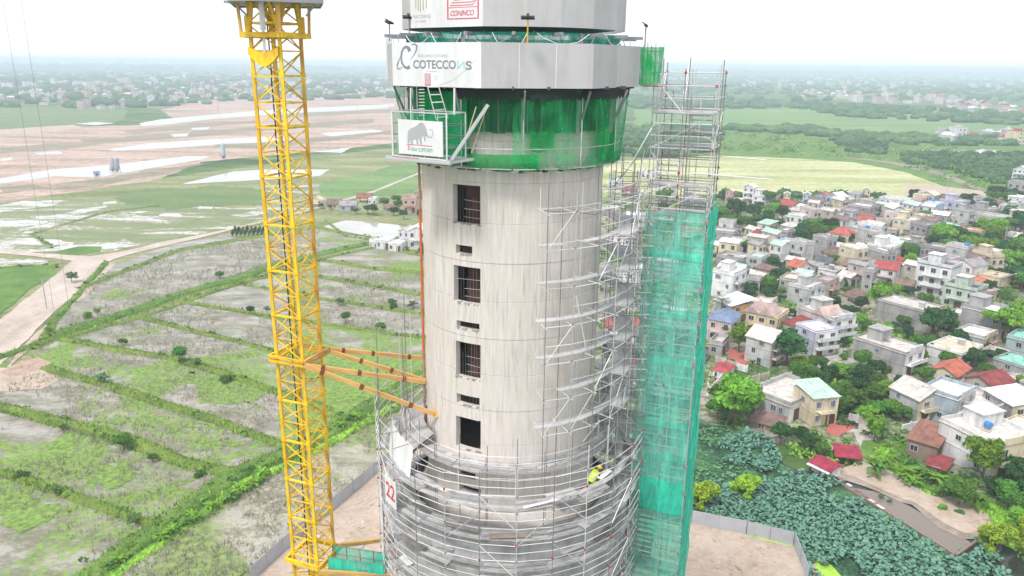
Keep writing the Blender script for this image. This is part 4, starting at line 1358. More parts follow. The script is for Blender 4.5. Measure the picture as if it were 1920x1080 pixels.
# platform at top of the frame
b = MB()
pl = [onp(k, 0, 2.9) for k in range(4)]
pl = [AtY(428, 6, 40.2), AtY(470, 10, 39.6), AtY(606, 10, 41.0), AtY(600, 6, 44.8), AtY(440, 4, 44.8)]
b.prism([(p.x, p.y) for p in pl], 60.95, 61.1)
b.build('platform_deck', M_GREY, crane)
P = Pieces(crane)
for i in range(5):
    p, q = pl[i], pl[(i + 1) % 5]
    for k in range(4):
        r_ = p.lerp(q, k / 4)
        P.tube('platform_post', (r_.x, r_.y, 61.1), (r_.x, r_.y, 62.2), 0.025, M_GALV)
    P.beam('platform_edge', (p.x, p.y, 61.02), (q.x, q.y, 61.02), 0.05, 0.3, M_GREY)
    for z_ in (61.6, 62.15):
        P.tube('platform_rail', (p.x, p.y, z_), (q.x, q.y, z_), 0.025, M_GALV)
for (x0, y0, x1, y1) in ((444, 10, 466, 32), (590, 10, 574, 30)):
    P.beam('platform_prop', AtY(x0, y0, 41.5), AtY(x1, y1, 41.5), 0.08, 0.08, M_GREY)
P.beam('platform_lug', AtY(420, 3, 40.4), AtY(440, 5, 40.4), 0.1, 0.12, M_GREY)
P.finish()
# tie collar and wall ties
tie = thing('wall_tie_frame', 'yellow tie frame clamping the crane mast to the concrete tower, upper of the two', 'crane tie', (CRX, CRY, 41.4))
P = Pieces(tie)
for k in range(4):
    for dz in (-0.13, 0.13):
        P.beam('collar_beam', onp(k, 41.45 + dz, 1.72), onp(k + 1, 41.45 + dz, 1.72), 0.14, 0.13, M_YEL2 if k in (0, 1) else M_YEL)
    P.beam('collar_brace', onp(k, 41.45, 1.6), onp(k + 1, 40.7, 1.3), 0.06, 0.06, M_YEL)
R0, F0 = onp(1, 41.5, 1.78), onp(0, 41.4, 1.8)
ends = [(R0, AtY(799, 672, 45.2)), (R0 + Vector((0.1, -.15, -.1)), AtY(799, 714, 43.2)), (F0 + Vector((.1, 0, 0)), AtY(797, 716, 42.6)), (F0, AtY(814, 776, 41.0))]
for i, (a, c) in enumerate(ends):
    P.beam('tie_strut', a, c, 0.17, 0.24, M_YEL2)
    d = (c - a)
    for t_ in (0.12, 0.42, 0.8) if i != 1 else (0.3, 0.62):
        P.beam('strut_splice', a + d * t_, a + d * (t_ + 0.03), 0.21, 0.28, simple('rusty_plate', (0.18, 0.06, 0.03), 0.7))
c = ends[3][1]
P.beam('wall_bracket', c + Vector((-.1, 0.1, 0)), c + Vector((0.35, 0.25, 0.02)), 0.3, 0.1, M_YEL2)
P.beam('wall_bracket', c + Vector((.1, 0, -.2)), c + Vector((.14, .1, 0.22)), 0.1, 0.3, M_YEL2)
P.finish()
tie2 = thing('wall_tie_frame', 'yellow tie frame on the crane mast at the foot of the photo, partly behind teal net', 'crane tie', (CRX, CRY, 27.6))
P = Pieces(tie2)
for k in range(4):
    P.beam('collar_beam', onp(k, 27.8, 1.75), onp(k + 1, 27.8, 1.75), 0.14, 0.3, M_YEL)
P.beam('tie_strut', onp(1, 27.9, 1.75), Vector((-6.0, 45.5, 27.0)), 0.2, 0.26, M_YEL2)
P.beam('tie_strut', onp(0, 27.6, 1.75), Vector((-5.4, 41.6, 26.4)), 0.2, 0.26, M_YEL2)
P.finish()
wk = thing('netted_walkway', 'teal netted walkway bridging from the crane mast to the ring scaffold', 'walkway', (-9.5, 41.5, 26.9))
P = Pieces(wk)
wa, wb = Vector((-11.3, 41.0, 27.3)), Vector((-7.9, 41.2, 26.6))
for i in range(5):
    p = wa.lerp(wb, i / 4)
    for dy in (0, 1.2):
        P.tube('post', p + Vector((0, dy, 0)), p + Vector((0, dy, 1.15)), 0.03, M_GALVD)
for dz in (0.5, 1.1):
    for dy in (0, 1.2):
        P.tube('rail', wa + Vector((0, dy, dz)), wb + Vector((0, dy, dz)), 0.03, M_GALVD)
P.beam('walkway_plank', wa + Vector((0, .6, 0)), wb + Vector((0, .6, 0)), 1.1, 0.05, M_PLANK)
P.finish()
b = MB()
for dy in (-0.04, 1.24):
    for i in range(10):
        p, q = wa.lerp(wb, i / 10), wa.lerp(wb, (i + 1) / 10)
        s_ = 0.06 * (i % 2)
        b.add([p + Vector((0, dy - s_, -0.3)), q + Vector((0, dy, -0.3)), q + Vector((0, dy, 1.05)), p + Vector((0, dy, 1.1))], [(0, 1, 2, 3)])
for i in range(10):
    p, q = wa.lerp(wb, i / 10), wa.lerp(wb, (i + 1) / 10)
    b.add([p + Vector((0, 0, -.3)), q + Vector((0, 0, -.3)), q + Vector((0, 1.2, -.3)), p + Vector((0, 1.2, -.3))], [(0, 1, 2, 3)])
b.build('walkway_net', M_NETD, wk)

# hanging crane ropes at the far left
for i, (x0, x1, lb) in enumerate(((17, 180, 'thin dark hoist rope hanging at the far left, left one of the pair'), (52, 205, 'thin dark hoist rope hanging at the far left, right one of the pair'))):
    p0, p1 = AtY(x0, 70, 30), AtY(x1, 1060, 27)
    p0.z += 8
    b = MB()
    b.tube(p0, p1, 0.0065, 5)
    tag(b.build('hoist_rope', M_GALVD), lb, 'rope', 'hoist ropes at the far left')

# ------------------------------------------------------------------ ring scaffold round the base
ring = thing('ring_scaffold', 'dense grey tube scaffold with plank decks ringing the foot of the concrete tower', 'scaffold', (CX, CY, 0.3))
P = Pieces(ring, 285)
random.seed(21)
RO, RI = 8.35, 6.75
NB = 26
STEP = 360 / NB
def top_at(a):
    """the ring scaffold climbs towards the back left and stops low at the front"""
    a = (a + 180) % 360 - 180
    t_ = 37.6 + 0.9 * math.sin(a * 0.31)
    if a < -60:
        t_ = 40.4 + min(2, (-60 - a) / 22)
    if a > 60:
        t_ = 38.5
    return t_ + random.uniform(-1.0, 1.1)
for k in range(NB):
    a = k * STEP + 3
    for r in (RO, RI):
        zt_ = top_at(a) + (0.3 if r == RI else 0)
        P.tube('standard', cyl(a, r, 24.0), cyl(a, r, zt_), 0.027, M_GALVD if k % 2 else M_GALV)
    for zz in range(25, 39):
        z = zz + 0.05
        if zz > 36 and not (200 < (a % 360) < 300):
            if zz > 37:
                continue
        if zz <= 38:
            if zz < 37 and zz % 2 == 0:
                P.tube('ledger', cyl(a, RO, z + .5), cyl(a + STEP, RO, z + .5 + random.uniform(-.03, .03)), 0.02, M_WHITE)
            P.tube('ledger', cyl(a, RO, z), cyl(a + STEP, RO, z + random.uniform(-.05, .05)), 0.021, M_GALV)
        if zz % 2 == 1 or zz % 3 == 0:
            P.tube('inner_ledger', cyl(a, RI, z), cyl(a + STEP, RI, z), 0.024, M_GALV)
        if zz % 2 == 1:
            P.tube('transom', cyl(a, RI, z), cyl(a, RO, z), 0.024, M_GALVD)
    if k % 3 == 0:
        for zz in range(25, 37, 4):
            P.tube('diagonal_brace', cyl(a, RO + .05, zz), cyl(a + STEP, RO + .05, zz + 2), 0.02, M_GALV)
    if k % 4 == 1:
        for zz in range(25, 37, 3):
            P.tube('diagonal_brace', cyl(a + STEP, RO + .05, zz), cyl(a, RO + .05, zz + 2), 0.024, M_GALV)
    for zz in range(25, 38):
        if random.random() < 0.62:
            P.beam('clamp', cyl(a, RO, zz), cyl(a, RO, zz + 0.12), 0.1, 0.1, M_RED if random.random() < 0.45 else M_GALVD)
# decks
for zd in (25.1, 27.1, 29.1, 31.1, 33.1, 35.1):
    for k in range(NB):
        a = k * STEP + 3
        if zd > 34 and 120 < a % 360 < 200:
            continue
        for j in range(3):
            if random.random() < (0.22 if zd > 32 else 0.12):
                continue
            r = RI + 0.3 + j * 0.45 + random.uniform(-.05, .05)
            P.beam('plank', cyl(a - 0.4, r, zd + 0.06 + j * 0.004 + random.uniform(0, .02)), cyl(a + STEP + 0.4, r, zd + 0.06 + random.uniform(0, .03)), 0.36, 0.045, M_PLANK)
# inner narrow deck hugging the tower
for zd in (36.25, 31.0, 28.9):
    r0 = 5.45 if zd > 33 else 6.3
    for k in range(24):
        for j in range(2 if zd < 33 else 3):
            if random.random() < 0.08:
                continue
            P.beam('plank', cyl(k * 15, r0 + j * 0.42, zd + random.uniform(0, .03)), cyl(k * 15 + 15.5, r0 + j * 0.42, zd + random.uniform(0, .03)), 0.38, 0.04, M_PLANK)
# tower-side posts with rails on the inner deck
for k in range(24):
    a = k * 15 + 4
    P.tube('standard', cyl(a, 6.35, 33.3), cyl(a, 6.35, 38.2 + random.uniform(-.3, .6)), 0.025, M_GALVD)
    for z in (36.7, 37.3):
        P.tube('inner_ledger', cyl(a, 6.4, z), cyl(a + 15, 6.4, z), 0.022, M_GALV)
P.finish({'ledger': 'far_ledgers', 'plank': 'far_planks', 'clamp': 'far_clamps', 'standard': 'far_standards', 'inner_ledger': 'far_inner_ledgers'})
# ring apron slab between the drum and the scaffold at the back left
ap = thing('apron_slab', 'pale grey sloping concrete apron inside the ring scaffold', 'slab', (CX, CY, 31))
b = MB()
lathe(b, [(6.2, 32.6), (6.7, 32.2), (7.4, 30.6), (7.42, 24.2)], 60)
b.build('slab_skin', simple('light_concrete', (0.40, 0.39, 0.385), 0.9, 0.2, 0.7, dirt=(0.25, 0.24, 0.23)), ap)
b = MB()
for i in range(10):
    a0, a1 = -118 + i * 6.2, -118 + (i + 1) * 6.2
    b.add([cyl(a0, 5.4, 37.0), cyl(a1, 5.4, 37.0), cyl(a1, 7.0, 36.2), cyl(a0, 7.0, 36.2), cyl(a0, 5.4, 36.8), cyl(a1, 5.4, 36.8), cyl(a1, 7.0, 36.0), cyl(a0, 7.0, 36.0)], [(0, 3, 2, 1), (4, 5, 6, 7), (3, 7, 6, 2)])
b.build('canopy_slab', MATS['light_concrete'], ap)
b = MB()
for i in range(8):
    a0, a1 = -92 + i * 5.4, -92 + (i + 1) * 5.4
    b.add([cyl(a0, 7.3, 37.2), cyl(a1, 7.3, 37.0), cyl(a1, 7.62, 35.0), cyl(a0, 7.62, 35.0)], [(0, 1, 2, 3), (3, 2, 1, 0)])
b.build('white_sheeting', simple('white_tarp', (0.72, 0.72, 0.72), 0.7, 0.06), ap)
# number sign
ns = thing('number_sign', 'white board with a red 22 wired to the ring scaffold', 'sign', tuple(cyl(-55, 8.5, 33)))
p0, p1 = AtY(725, 905, 39.2), AtY(747, 930, 38.0)
z0_, z1_ = 33.35, 35.1
s0 = Vector((cyl(-58.5, 8.5, 0).x, cyl(-58.5, 8.5, 0).y, 0))
s1 = Vector((cyl(-49.5, 8.5, 0).x, cyl(-49.5, 8.5, 0).y, 0))
b = MB()
banner_face(b, s0, s1, z0_, z1_, 0.03)
b.build('board', M_WHITE, ns)
Mx, L = plane_frame(s0, s1, z0_, 0.008)
text('22', L * 0.1, 0.45, 0.95, Mx, simple('sign_red', (0.62, 0.03, 0.08), 0.6, 0.02), ns, w=L * 0.8, bold=0.02)
# loose gear on the decks
random.seed(31)
for k in range(16):
    a = random.uniform(-75, 70)
    zd = random.choice((29.2, 31.2, 33.2, 35.2))
    r = random.uniform(7.0, 8.0)
    L_ = random.uniform(0.9, 2.4)
    p = cyl(a, r, zd + 0.06)
    d = Vector((math.cos(math.radians(a) + random.uniform(-.3, .3)), math.sin(math.radians(a) + random.uniform(-.3, .3)), 0)) * L_ / 2
    b = MB()
    m_ = random.choice((M_PLANK, simple('old_board', (0.30, 0.25, 0.21), 0.9, 0.3), M_WHITE, M_WHITE, M_GALVD))
    lab = {M_PLANK.name: 'loose grey metal sheet', 'old_board': 'loose brown board', M_WHITE.name: 'loose white panel', M_GALVD.name: 'loose dark metal plate'}[m_.name]
    b.beam(p - d + Vector((0, 0, .04)), p + d + Vector((0, 0, random.uniform(.04, .3))), random.uniform(.2, .55), 0.035)
    o = b.build('loose_sheet', m_)
    tag(o, '%s lying on a plank deck of the ring scaffold' % lab, 'sheet', 'loose sheets on the ring scaffold decks: ' + lab)
for k, (px, py, y_) in enumerate(((770, 905, 38.5), (800, 975, 37.5), (870, 1010, 36.6), (1010, 990, 36.6), (1095, 1015, 37.3), (1120, 1040, 38.2), (960, 1015, 36))):
    p = AtY(px, py, y_)
    b = MB()
    b.beam(p, p + Vector((0.5, 0.1, 0.05)), 0.22, 0.2)
    b.beam(p + Vector((.1, 0, .1)), p + Vector((.4, .3, 0.18)), 0.1, 0.08)

# ------------------------------------------------------------------ side scaffold on the right flank
side = thing('flank_scaffold', 'tall open tube scaffold with curving decks hugging the right flank of the tower', 'scaffold', tuple(cyl(60, 7, 37)))
P = Pieces(side, 285)
random.seed(77)
SO, SI = 7.35, 5.95
A0, A1 = 14, 118
angs = [14, 26, 38, 50, 62, 75, 88, 101, 114]
ZD = [39.0, 41.02, 43.05, 45.1, 47.15, 49.15]
for i, a in enumerate(angs):
    for r in (SO, SI):
        zt_ = 51.6 + (0.6 if i < 3 else 1.2) + random.uniform(-.4, .5)
        P.tube('standard', cyl(a, r, 36.3), cyl(a, r, zt_), 0.027, M_GALVD if (i + (r == SO)) % 2 else M_GALV)
    for z in ZD + [51.0]:
        P.tube('transom', cyl(a, SI - 0.5, z - 0.03), cyl(a, SO + 0.25, z - 0.03), 0.024, M_GALV)
        for r in (SO, SI):
            if i < len(angs) - 1:
                for dz in (0, 1.0):
                    if r == SI and dz:
                        continue
                    if i < 2 and dz and random.random() < .6:
                        continue
                    P.tube('ledger', cyl(a, r, z + dz), cyl(angs[i + 1], r, z + dz), 0.024, M_GALV)
        if random.random() < 0.8:
            P.beam('clamp', cyl(a, SO, z), cyl(a, SO, z + 0.12), 0.1, 0.1, M_RED if random.random() < 0.35 else M_GALVD)
    if i < len(angs) - 1:
        for z in ZD:
            if random.random() < 0.22:
                P.tube('diagonal_brace', cyl(a, SO, z), cyl(angs[i + 1], SO, z + 2), 0.023, M_GALV)
for z in ZD:
    a_end = 118 if z < 50 else 60
    a = 12
    while a < a_end:
        for j in range(1 if a < 50 else 3):
            if random.random() < 0.05:
                continue
            r = SI + 0.45 + j * 0.42
            P.beam('plank', cyl(a, r, z + 0.05 + random.uniform(0, .02)), cyl(a + 12.4, r, z + 0.05 + random.uniform(0, .03)), 0.4, 0.05, simple('pale_plank', (0.50, 0.495, 0.50), 0.6, 0.12, 1, rnd=0.15))
        a += 12.2
# outer belt of posts between flank scaffold and stair
for i in range(7):
    for j in range(3):
        x = 6.35 + j * 0.62 + 0.1 * (i % 2)
        y = 41.6 + i * 1.15
        if (Vector((x - CX, y - CY, 0))).length < 7.5:
            continue
        P.tube('standard', (x, y, 34), (x, y, 52.3 + random.uniform(-1.5, .8) - j * .1), 0.025, random.choice((M_GALVD, M_GALV)))
for z in np.arange(38, 52, 0.68):
    for i in range(4):
        y = 42.2 + i * 1.9
        P.tube('cross_ledger', (6.3 + .25 * (i == 0), y, z), (8.0, y + random.uniform(-.1, .1), z + random.uniform(-.04, .04)), 0.022, random.choice((M_GALV, M_GALVD)))
    if int(z * 10) % 3 == 0:
        P.tube('cross_ledger', (7.7, 41.5, z), (7.9, 48.5, z), 0.022, M_GALV)
for k in range(16):
    z = 38 + k * 0.9
    P.tube('diagonal_brace', (6.8, 42.0 + (k % 3) * 1.5, z), (7.9, 43.5 + (k % 4), z + random.choice((1.6, -1.6))), 0.023, M_GALV)
# long raking tubes up to the stair top
P.tube('raking_tube', AtY(1118, 420, 41.5), AtY(1222, 240, 43.4), 0.03, M_GALV)
P.tube('raking_tube', AtY(1150, 350, 42.5), AtY(1222, 262, 43.6), 0.03, M_GALVD)
P.tube('raking_tube', AtY(1100, 395, 40.8), AtY(1280, 340, 43.6), 0.03, M_WHITE)
P.tube('raking_tube', AtY(1080, 555, 38.6), AtY(1098, 650, 38.9), 0.03, M_WHITE)
P.tube('raking_tube', AtY(1093, 828, 39.6), AtY(1125, 788, 39.9), 0.035, M_WHITE)
P.tube('raking_tube', AtY(1020, 395, 37.8), AtY(1120, 402, 40.5), 0.024, M_GALVD)
P.tube('raking_tube', AtY(1050, 402, 38.0), AtY(1150, 392, 40.5), 0.024, M_GALVD)
P.tube('raking_tube', AtY(1140, 305, 42.0), AtY(1180, 305, 43), 0.03, M_WHITE)
P.finish({'cross_ledger': 'far_cross_ledgers'})
# link bridges to the stair at the deck levels
lk = thing('link_platform', 'pale metal platforms linking the flank scaffold to the stair scaffold', 'platform', (7.2, 44, 36))
P = Pieces(lk)
for z, w_ in ((40.9, 1.9), (36.6, 1.3), (38.2, 1.2), (34.2, 1.2), (32.3, 1.2), (30.4, 1.2), (28.4, 1.2)):
    for j in range(4):
        P.beam('plank', (5.7, 43.9 + j * 0.42 * w_ / 1.2, z + 0.01 * j), (7.9, 43.6 + j * 0.42 * w_ / 1.2, z + 0.01 * j), 0.38 * w_ / 1.2, 0.05, M_PLANK)
    P.tube('rail', (5.7, 43.6, z + 1), (7.9, 43.3, z + 1), 0.024, M_GALV)
for j in range(5):
    P.beam('canopy_sheet', AtY(1118 + j * 9, 775 - j * 4, 43.2 + j * .3), AtY(1140 + j * 12, 700 - j * 3, 46.5 + j * .3), 0.8, 0.03, simple('pale_sheet', (0.62, 0.62, 0.64), 0.5, 0.1))
P.finish()

# ------------------------------------------------------------------ stair scaffold
T = math.radians(22)
ex = Vector((math.cos(T), -math.sin(T), 0))
ey = Vector((math.sin(T), math.cos(T), 0))
SB = Vector((7.75, 43.75, 0))
SWd, SDp = 3.4, 3.5
def st(u, v, z):
    return SB + ex * u + ey * v + Vector((0, 0, z))
stair = thing('stair_scaffold', 'tall scaffold stair tower with zigzag flights right of the concrete tower', 'scaffold stair', tuple(st(1.7, 1.75, 0.25)))
P = Pieces(stair, 285)
random.seed(88)
us = [0, 0.45, 1.7, 2.1, 3.4]
vsd = [0, 1.2, 2.3, 3.5]
for u in us:
    for v in vsd:
        if u in (0.45, 2.1) and v in (1.2, 2.3):
            continue
        zt_ = 58.0 + random.uniform(-.2, .5)
        if u in (0.45, 2.1):
            zt_ = 56.0 + random.random()
        P.tube('standard', st(u, v, 44.0), st(u, v, zt_), 0.03, M_GALV if (u * 10 + v * 10) % 2 < 1 else M_GALVD)
        P.tube('standard', st(u, v, 22), st(u, v, 44.0), 0.03, M_GALV)
z = 23.0
kk = 0
while z < 58:
    for v in (0, 3.5):
        P.tube('ledger', st(-0.1, v, z), st(3.5, v, z), 0.026, M_GALV)
    for u in (0, 3.4):
        P.tube('ledger', st(u, -0.1, z), st(u, 3.6, z), 0.026, M_GALV)
    if kk % 2 == 0:
        P.tube('ledger', st(-0.1, 1.2, z), st(3.5, 1.2, z), 0.026, M_GALVD)
        P.tube('ledger', st(-0.1, 2.3, z), st(3.5, 2.3, z), 0.026, M_GALVD)
    for u, v in ((0, 0), (3.4, 0), (3.4, 3.5), (1.7, 0), (0, 3.5)):
        if random.random() < 0.5:
            P.beam('clamp', st(u, v, z - .07), st(u, v, z + 0.07), 0.12, 0.12, M_RED if random.random() < 0.7 else M_GALVD)
    z += 0.68
    kk += 1
LZ = [24.4, 28.6, 32.75, 36.9, 41.1, 45.3, 49.5, 53.5]
for i, z in enumerate(LZ):
    for j in range(3):
        P.beam('landing_plank', st(0.1, 3.5 - 0.2 - j * 0.36, z), st(3.3, 3.5 - 0.2 - j * 0.36, z), 0.33, 0.06, M_PLANK)
    z2 = z + 2.0
    for j in range(3):
        P.beam('landing_plank', st(0.0, 0.15 + j * 0.3, z2), st(3.4, 0.15 + j * 0.3, z2), 0.28, 0.06, M_PLANK)
    P.beam('toe_board', st(0.0, -0.03, z2 + .12), st(3.4, -0.03, z2 + .12), 0.03, 0.22, M_PLANK)
    # flights: right half goes up towards the front, left half goes up towards the back
    for (u0, u1, va, vb, za_, zb_) in ((1.9, 3.2, 2.4, 0.9, z, z2), (0.2, 1.5, 0.9, 2.4, z2, z + 4.15)):
        n_ = 8
        for k in range(n_):
            t_ = (k + 0.5) / n_
            P.beam('tread', st(u0, va + (vb - va) * t_, za_ + (zb_ - za_) * t_), st(u1, va + (vb - va) * t_, za_ + (zb_ - za_) * t_), 0.24, 0.04, M_PLANK)
        for u in (u0, u1):
            P.beam('stringer', st(u, va, za_), st(u, vb, zb_), 0.05, 0.18, M_WHITE)
            P.tube('handrail', st(u, va, za_ + 1), st(u, vb, zb_ + 1), 0.025, M_GALV)
    P.tube('diagonal_brace', st(0, 0, z), st(3.4, 0, z2), 0.027, M_GALV)
    P.tube('diagonal_brace', st(3.4, 0, z), st(3.4, 3.5, z2), 0.027, M_GALV)
    P.tube('diagonal_brace', st(0, 3.5, z2), st(3.4, 3.5, z), 0.027, M_GALV)
    P.tube('diagonal_brace', st(0, -0.03, z2 + 1.9), st(1.7, -0.03, z2), 0.027, M_GALV)
P.tube('long_outrigger', st(2.5, -.1, 52.3), st(6.8, -.1, 52.2), 0.035, M_WHITE)
P.tube('long_outrigger', st(3.4, 2, 53.1), st(6.2, 2, 53.0), 0.03, M_WHITE)
P.finish({'ledger': 'far_ledgers', 'tread': 'far_treads'})
def netwall(name, p0, p1, z0, z1, m, parent, nu=10, nv=24, amp=0.1, top=None):
    d = p1 - p0
    nn = Vector((d.y, -d.x, 0)).normalized()
    V, Fs = [], []
    for j in range(nv + 1):
        for i in range(nu + 1):
            u, v = i / nu, j / nv
            zt_ = z1 if top is None else z1 + (top - z1) * u
            z = z0 + (zt_ - z0) * v
            p = p0 + d * u
            off = amp * (noise.noise(Vector((u * 3.1, z * 0.45, 2.2))) + 0.5 * noise.noise(Vector((u * 9, z * 1.3, 6.2)))) + 0.06
            V.append((p.x + nn.x * off, p.y + nn.y * off, z))
    for j in range(nv):
        for i in range(nu):
            a = j * (nu + 1) + i
            Fs.append((a, a + 1, a + nu + 2, a + nu + 1))
    me = bpy.data.meshes.new(name)
    me.from_pydata(V, [], Fs)
    me.materials.append(m)
    me.polygons.foreach_set('use_smooth', [True] * len(Fs))
    return link(name, me, parent)
netting = thing('safety_netting', 'translucent teal safety net wrapped round the lower stair scaffold', 'net', tuple(st(1.7, 0, 22)))
M_NETS = net_mat('teal_side_net', (0.08, 0.74, 0.54), 0.88, fold=0.3)
zn = [50.05, 47.6, 41.1, 36.95, 32.9, 30.7, 22.0]
ops = [M_NET, M_NET, M_NET, M_NET, M_NETD, net_mat('thin_teal_net', (0.16, 0.68, 0.52), 0.50, fold=0.15)]
for i in range(len(zn) - 1):
    mm = ops[i]
    netwall('front_net', st(-0.02, -0.05, 0), st(3.42, -0.05, 0), zn[i + 1] - 0.06, zn[i], mm, netting, nv=10, amp=0.08)
    netwall('right_net', st(3.46, -0.05, 0), st(3.5, 3.6, 0), zn[i + 1], zn[i] + 0.02, M_NETS, netting, nv=10, amp=0.2)
netwall('back_net', st(3.5, 3.6, 0), st(0, 3.6, 0), 22, 42, M_NET, netting, nv=20)
for z in (47.55, 44.0, 41.05, 36.9, 34.6):
    netwall('overlap_band', st(-0.02, -0.1, 0), st(3.45, -0.1, 0), z - 0.3, z + 0.12, M_NET, netting, nv=2, amp=0.05)
P = Pieces(netting)
for k in range(60):                    # ties and pulled folds on the side net
    z = random.uniform(23, 50)
    v0 = random.uniform(0, 3.2)
    P.tube('net_cord', st(3.62, v0, z), st(3.66, v0 + random.uniform(-.8, .8), z + random.uniform(.6, 1.8)), 0.012, simple('pale_teal_cord', (0.15, 0.75, 0.52), 0.8))
for z in (45.4, 40.8, 37.0, 34.0, 32.2):
    P.beam('net_weight', st(3.44, -0.12, z), st(3.44, -0.12, z + 0.3), 0.14, 0.14, simple('mauve_clamp', (0.30, 0.22, 0.26), 0.7))
P.tube('front_pole', st(3.44, -0.15, 30.5), st(3.44, -0.15, 41.5), 0.035, M_GALV)
P.finish()

# ------------------------------------------------------------------ worker
def person(loc, yaw):
    t = thing('person', 'worker in yellow hi-vis vest and yellow helmet bending over on the scaffold deck', 'person', loc, yaw)
    # y forward; feet at z=0, bending forward
    J = [(0, 0, .93), (0, .05, 1.05), (0, .16, 1.22), (0, .27, 1.38), (0, .34, 1.45), (0, .42, 1.5), (0, .46, 1.56)]
    Rr = [.15, .15, .17, .16, .08, .085, .07]
    V = list(J); R_2 = list(Rr); E_ = [(i, i + 1) for i in range(6)]
    def limb(root, pts, rs):
        prev = root
        for p, r_ in zip(pts, rs):
            V.append(p); R_2.append(r_); E_.append((prev, len(V) - 1)); prev = len(V) - 1
    for s in (-1, 1):
        limb(0, [(s * .1, 0, .88), (s * .14, .06 + .05 * s, .48), (s * .15, -.03 + .1 * s, .09), (s * .16, .1 + .1 * s, .04)], [.1, .07, .05, .045])
        limb(3, [(s * .19, .28, 1.38), (s * .24, .4, 1.14), (s * .16, .6, 1.0), (s * .13, .68, .95)], [.07, .052, .04, .035])
        for f in range(5):
            base = len(V) - 1 if f == 0 else base
            limb(base, [(s * (.13 + (f - 2) * .018), .72, .945 - abs(f - 2) * .004), (s * (.13 + (f - 2) * .02), .755 - abs(f - 2) * .006, .915)], [.010, .008])
    me = bpy.data.meshes.new('body')
    me.from_pydata(V, E_, [])
    o = link('body', me, t, False)
    sk_ = o.modifiers.new('s', 'SKIN')
    for i, v in enumerate(me.skin_vertices[0].data):
        v.radius = (R_2[i], R_2[i] * .85)
        v.use_root = i == 0
    ss = o.modifiers.new('u', 'SUBSURF')
    ss.levels = ss.render_levels = 1
    n = NT('workwear')
    sep = n.n('ShaderNodeSeparateXYZ')
    n.l(n.n('ShaderNodeTexCoord').outputs['Object'], sep.inputs[0])
    col = n.ramp(sep.outputs[2], [(0.0, (0.02, 0.02, 0.02)), (0.06, (0.03, 0.035, 0.06))])
    col = n.mix(n.math('GREATER_THAN', sep.outputs[2], 1.445), col, (0.35, 0.2, 0.14))
    col = n.mix(n.math('GREATER_THAN', sep.outputs[1], 0.56), col, (0.35, 0.2, 0.14))
    me.materials.append(n.done(n.bsdf(col, 0.85)))
    o.data.update()
    b = MB()
    hv = [(0, -.04, .84), (0, .05, 1.05), (0, .16, 1.22), (0, .27, 1.40), (0, .31, 1.45)]
    hr = [.24, .245, .27, .27, .16]
    for i in range(4):
        b.tube(hv[i], hv[i + 1], hr[i], 12, hr[i + 1], cap=False)
    b.build('vest', simple('hi_vis_yellow', (0.62, 0.85, 0.03), 0.7), t, False, True)
    b = MB()
    for i in (1, 2):
        b.tube(Vector(hv[i]) * 1.0, Vector(hv[i]) + Vector((0, .03, .05)), hr[i] + .012, 12, hr[i] + .014)
    b.build('reflective_band', simple('silver_band', (0.7, 0.7, 0.7), 0.3), t, False)
    b = MB()
    hc = Vector((0, .48, 1.6))
    for i in range(5):
        a0, a1 = i * PI / 10, (i + 1) * PI / 10
        b.tube(hc + Vector((0, .06 * math.sin(a0), .14 * math.sin(a0))), hc + Vector((0, .06 * math.sin(a1), .14 * math.sin(a1))), .15 * math.cos(a0), 12, max(.01, .15 * math.cos(a1)), cap=False)
    b.tube(hc + Vector((0, .02, -.01)), hc + Vector((0, .025, .01)), .18, 12)
    b.build('helmet', simple('helmet_yellow', (0.75, 0.5, 0.03), 0.4), t, False, True)
    b = MB()
    f = hc + Vector((0, .1, -.06))
    b.box(f + Vector((0, .02, -.0)), (.03, .04, .05))
    b.box(f + Vector((-.04, .01, .03)), (.03, .01, .012)); b.box(f + Vector((.04, .01, .03)), (.03, .01, .012))
    b.box(f + Vector((0, .005, -.05)), (.06, .01, .012))
    b.build('face_features', simple('face_dark', (0.12, 0.07, 0.05), 0.8), t, False)
wp = AtY(1106, 922, 38.6)
wp = G(1108, 925, 34.15)
person((wp.x, wp.y, 34.15), -1.2)
for j in range(3):
    b = MB(); b.beam(cyl(24, 6.55 + j * .36, 34.12), cyl(54, 6.55 + j * .36, 34.12), .33, .04)
    tag(b.build('loose_plank', M_PLANK), 'narrow metal plank under the bending worker, %s of three side by side' % ('inner', 'middle', 'outer')[j], 'plank', 'planks under the worker')
bd = thing('red_bucket', 'small red bucket on the scaffold deck beside the bending worker', 'bucket', (wp.x - .5, wp.y - .1, 34.15))
b = MB(); b.tube((0, 0, 0), (0, 0, .36), .13, 12, .17); b.build('pail', simple('bucket_red', (0.7, 0.02, 0.08), 0.4), bd, False)
b = MB(); b.path([(-.17, 0, .34), (-.1, 0, .46), (.1, 0, .46), (.17, 0, .34)], .01); b.build('handle', M_GALVD, bd, False)
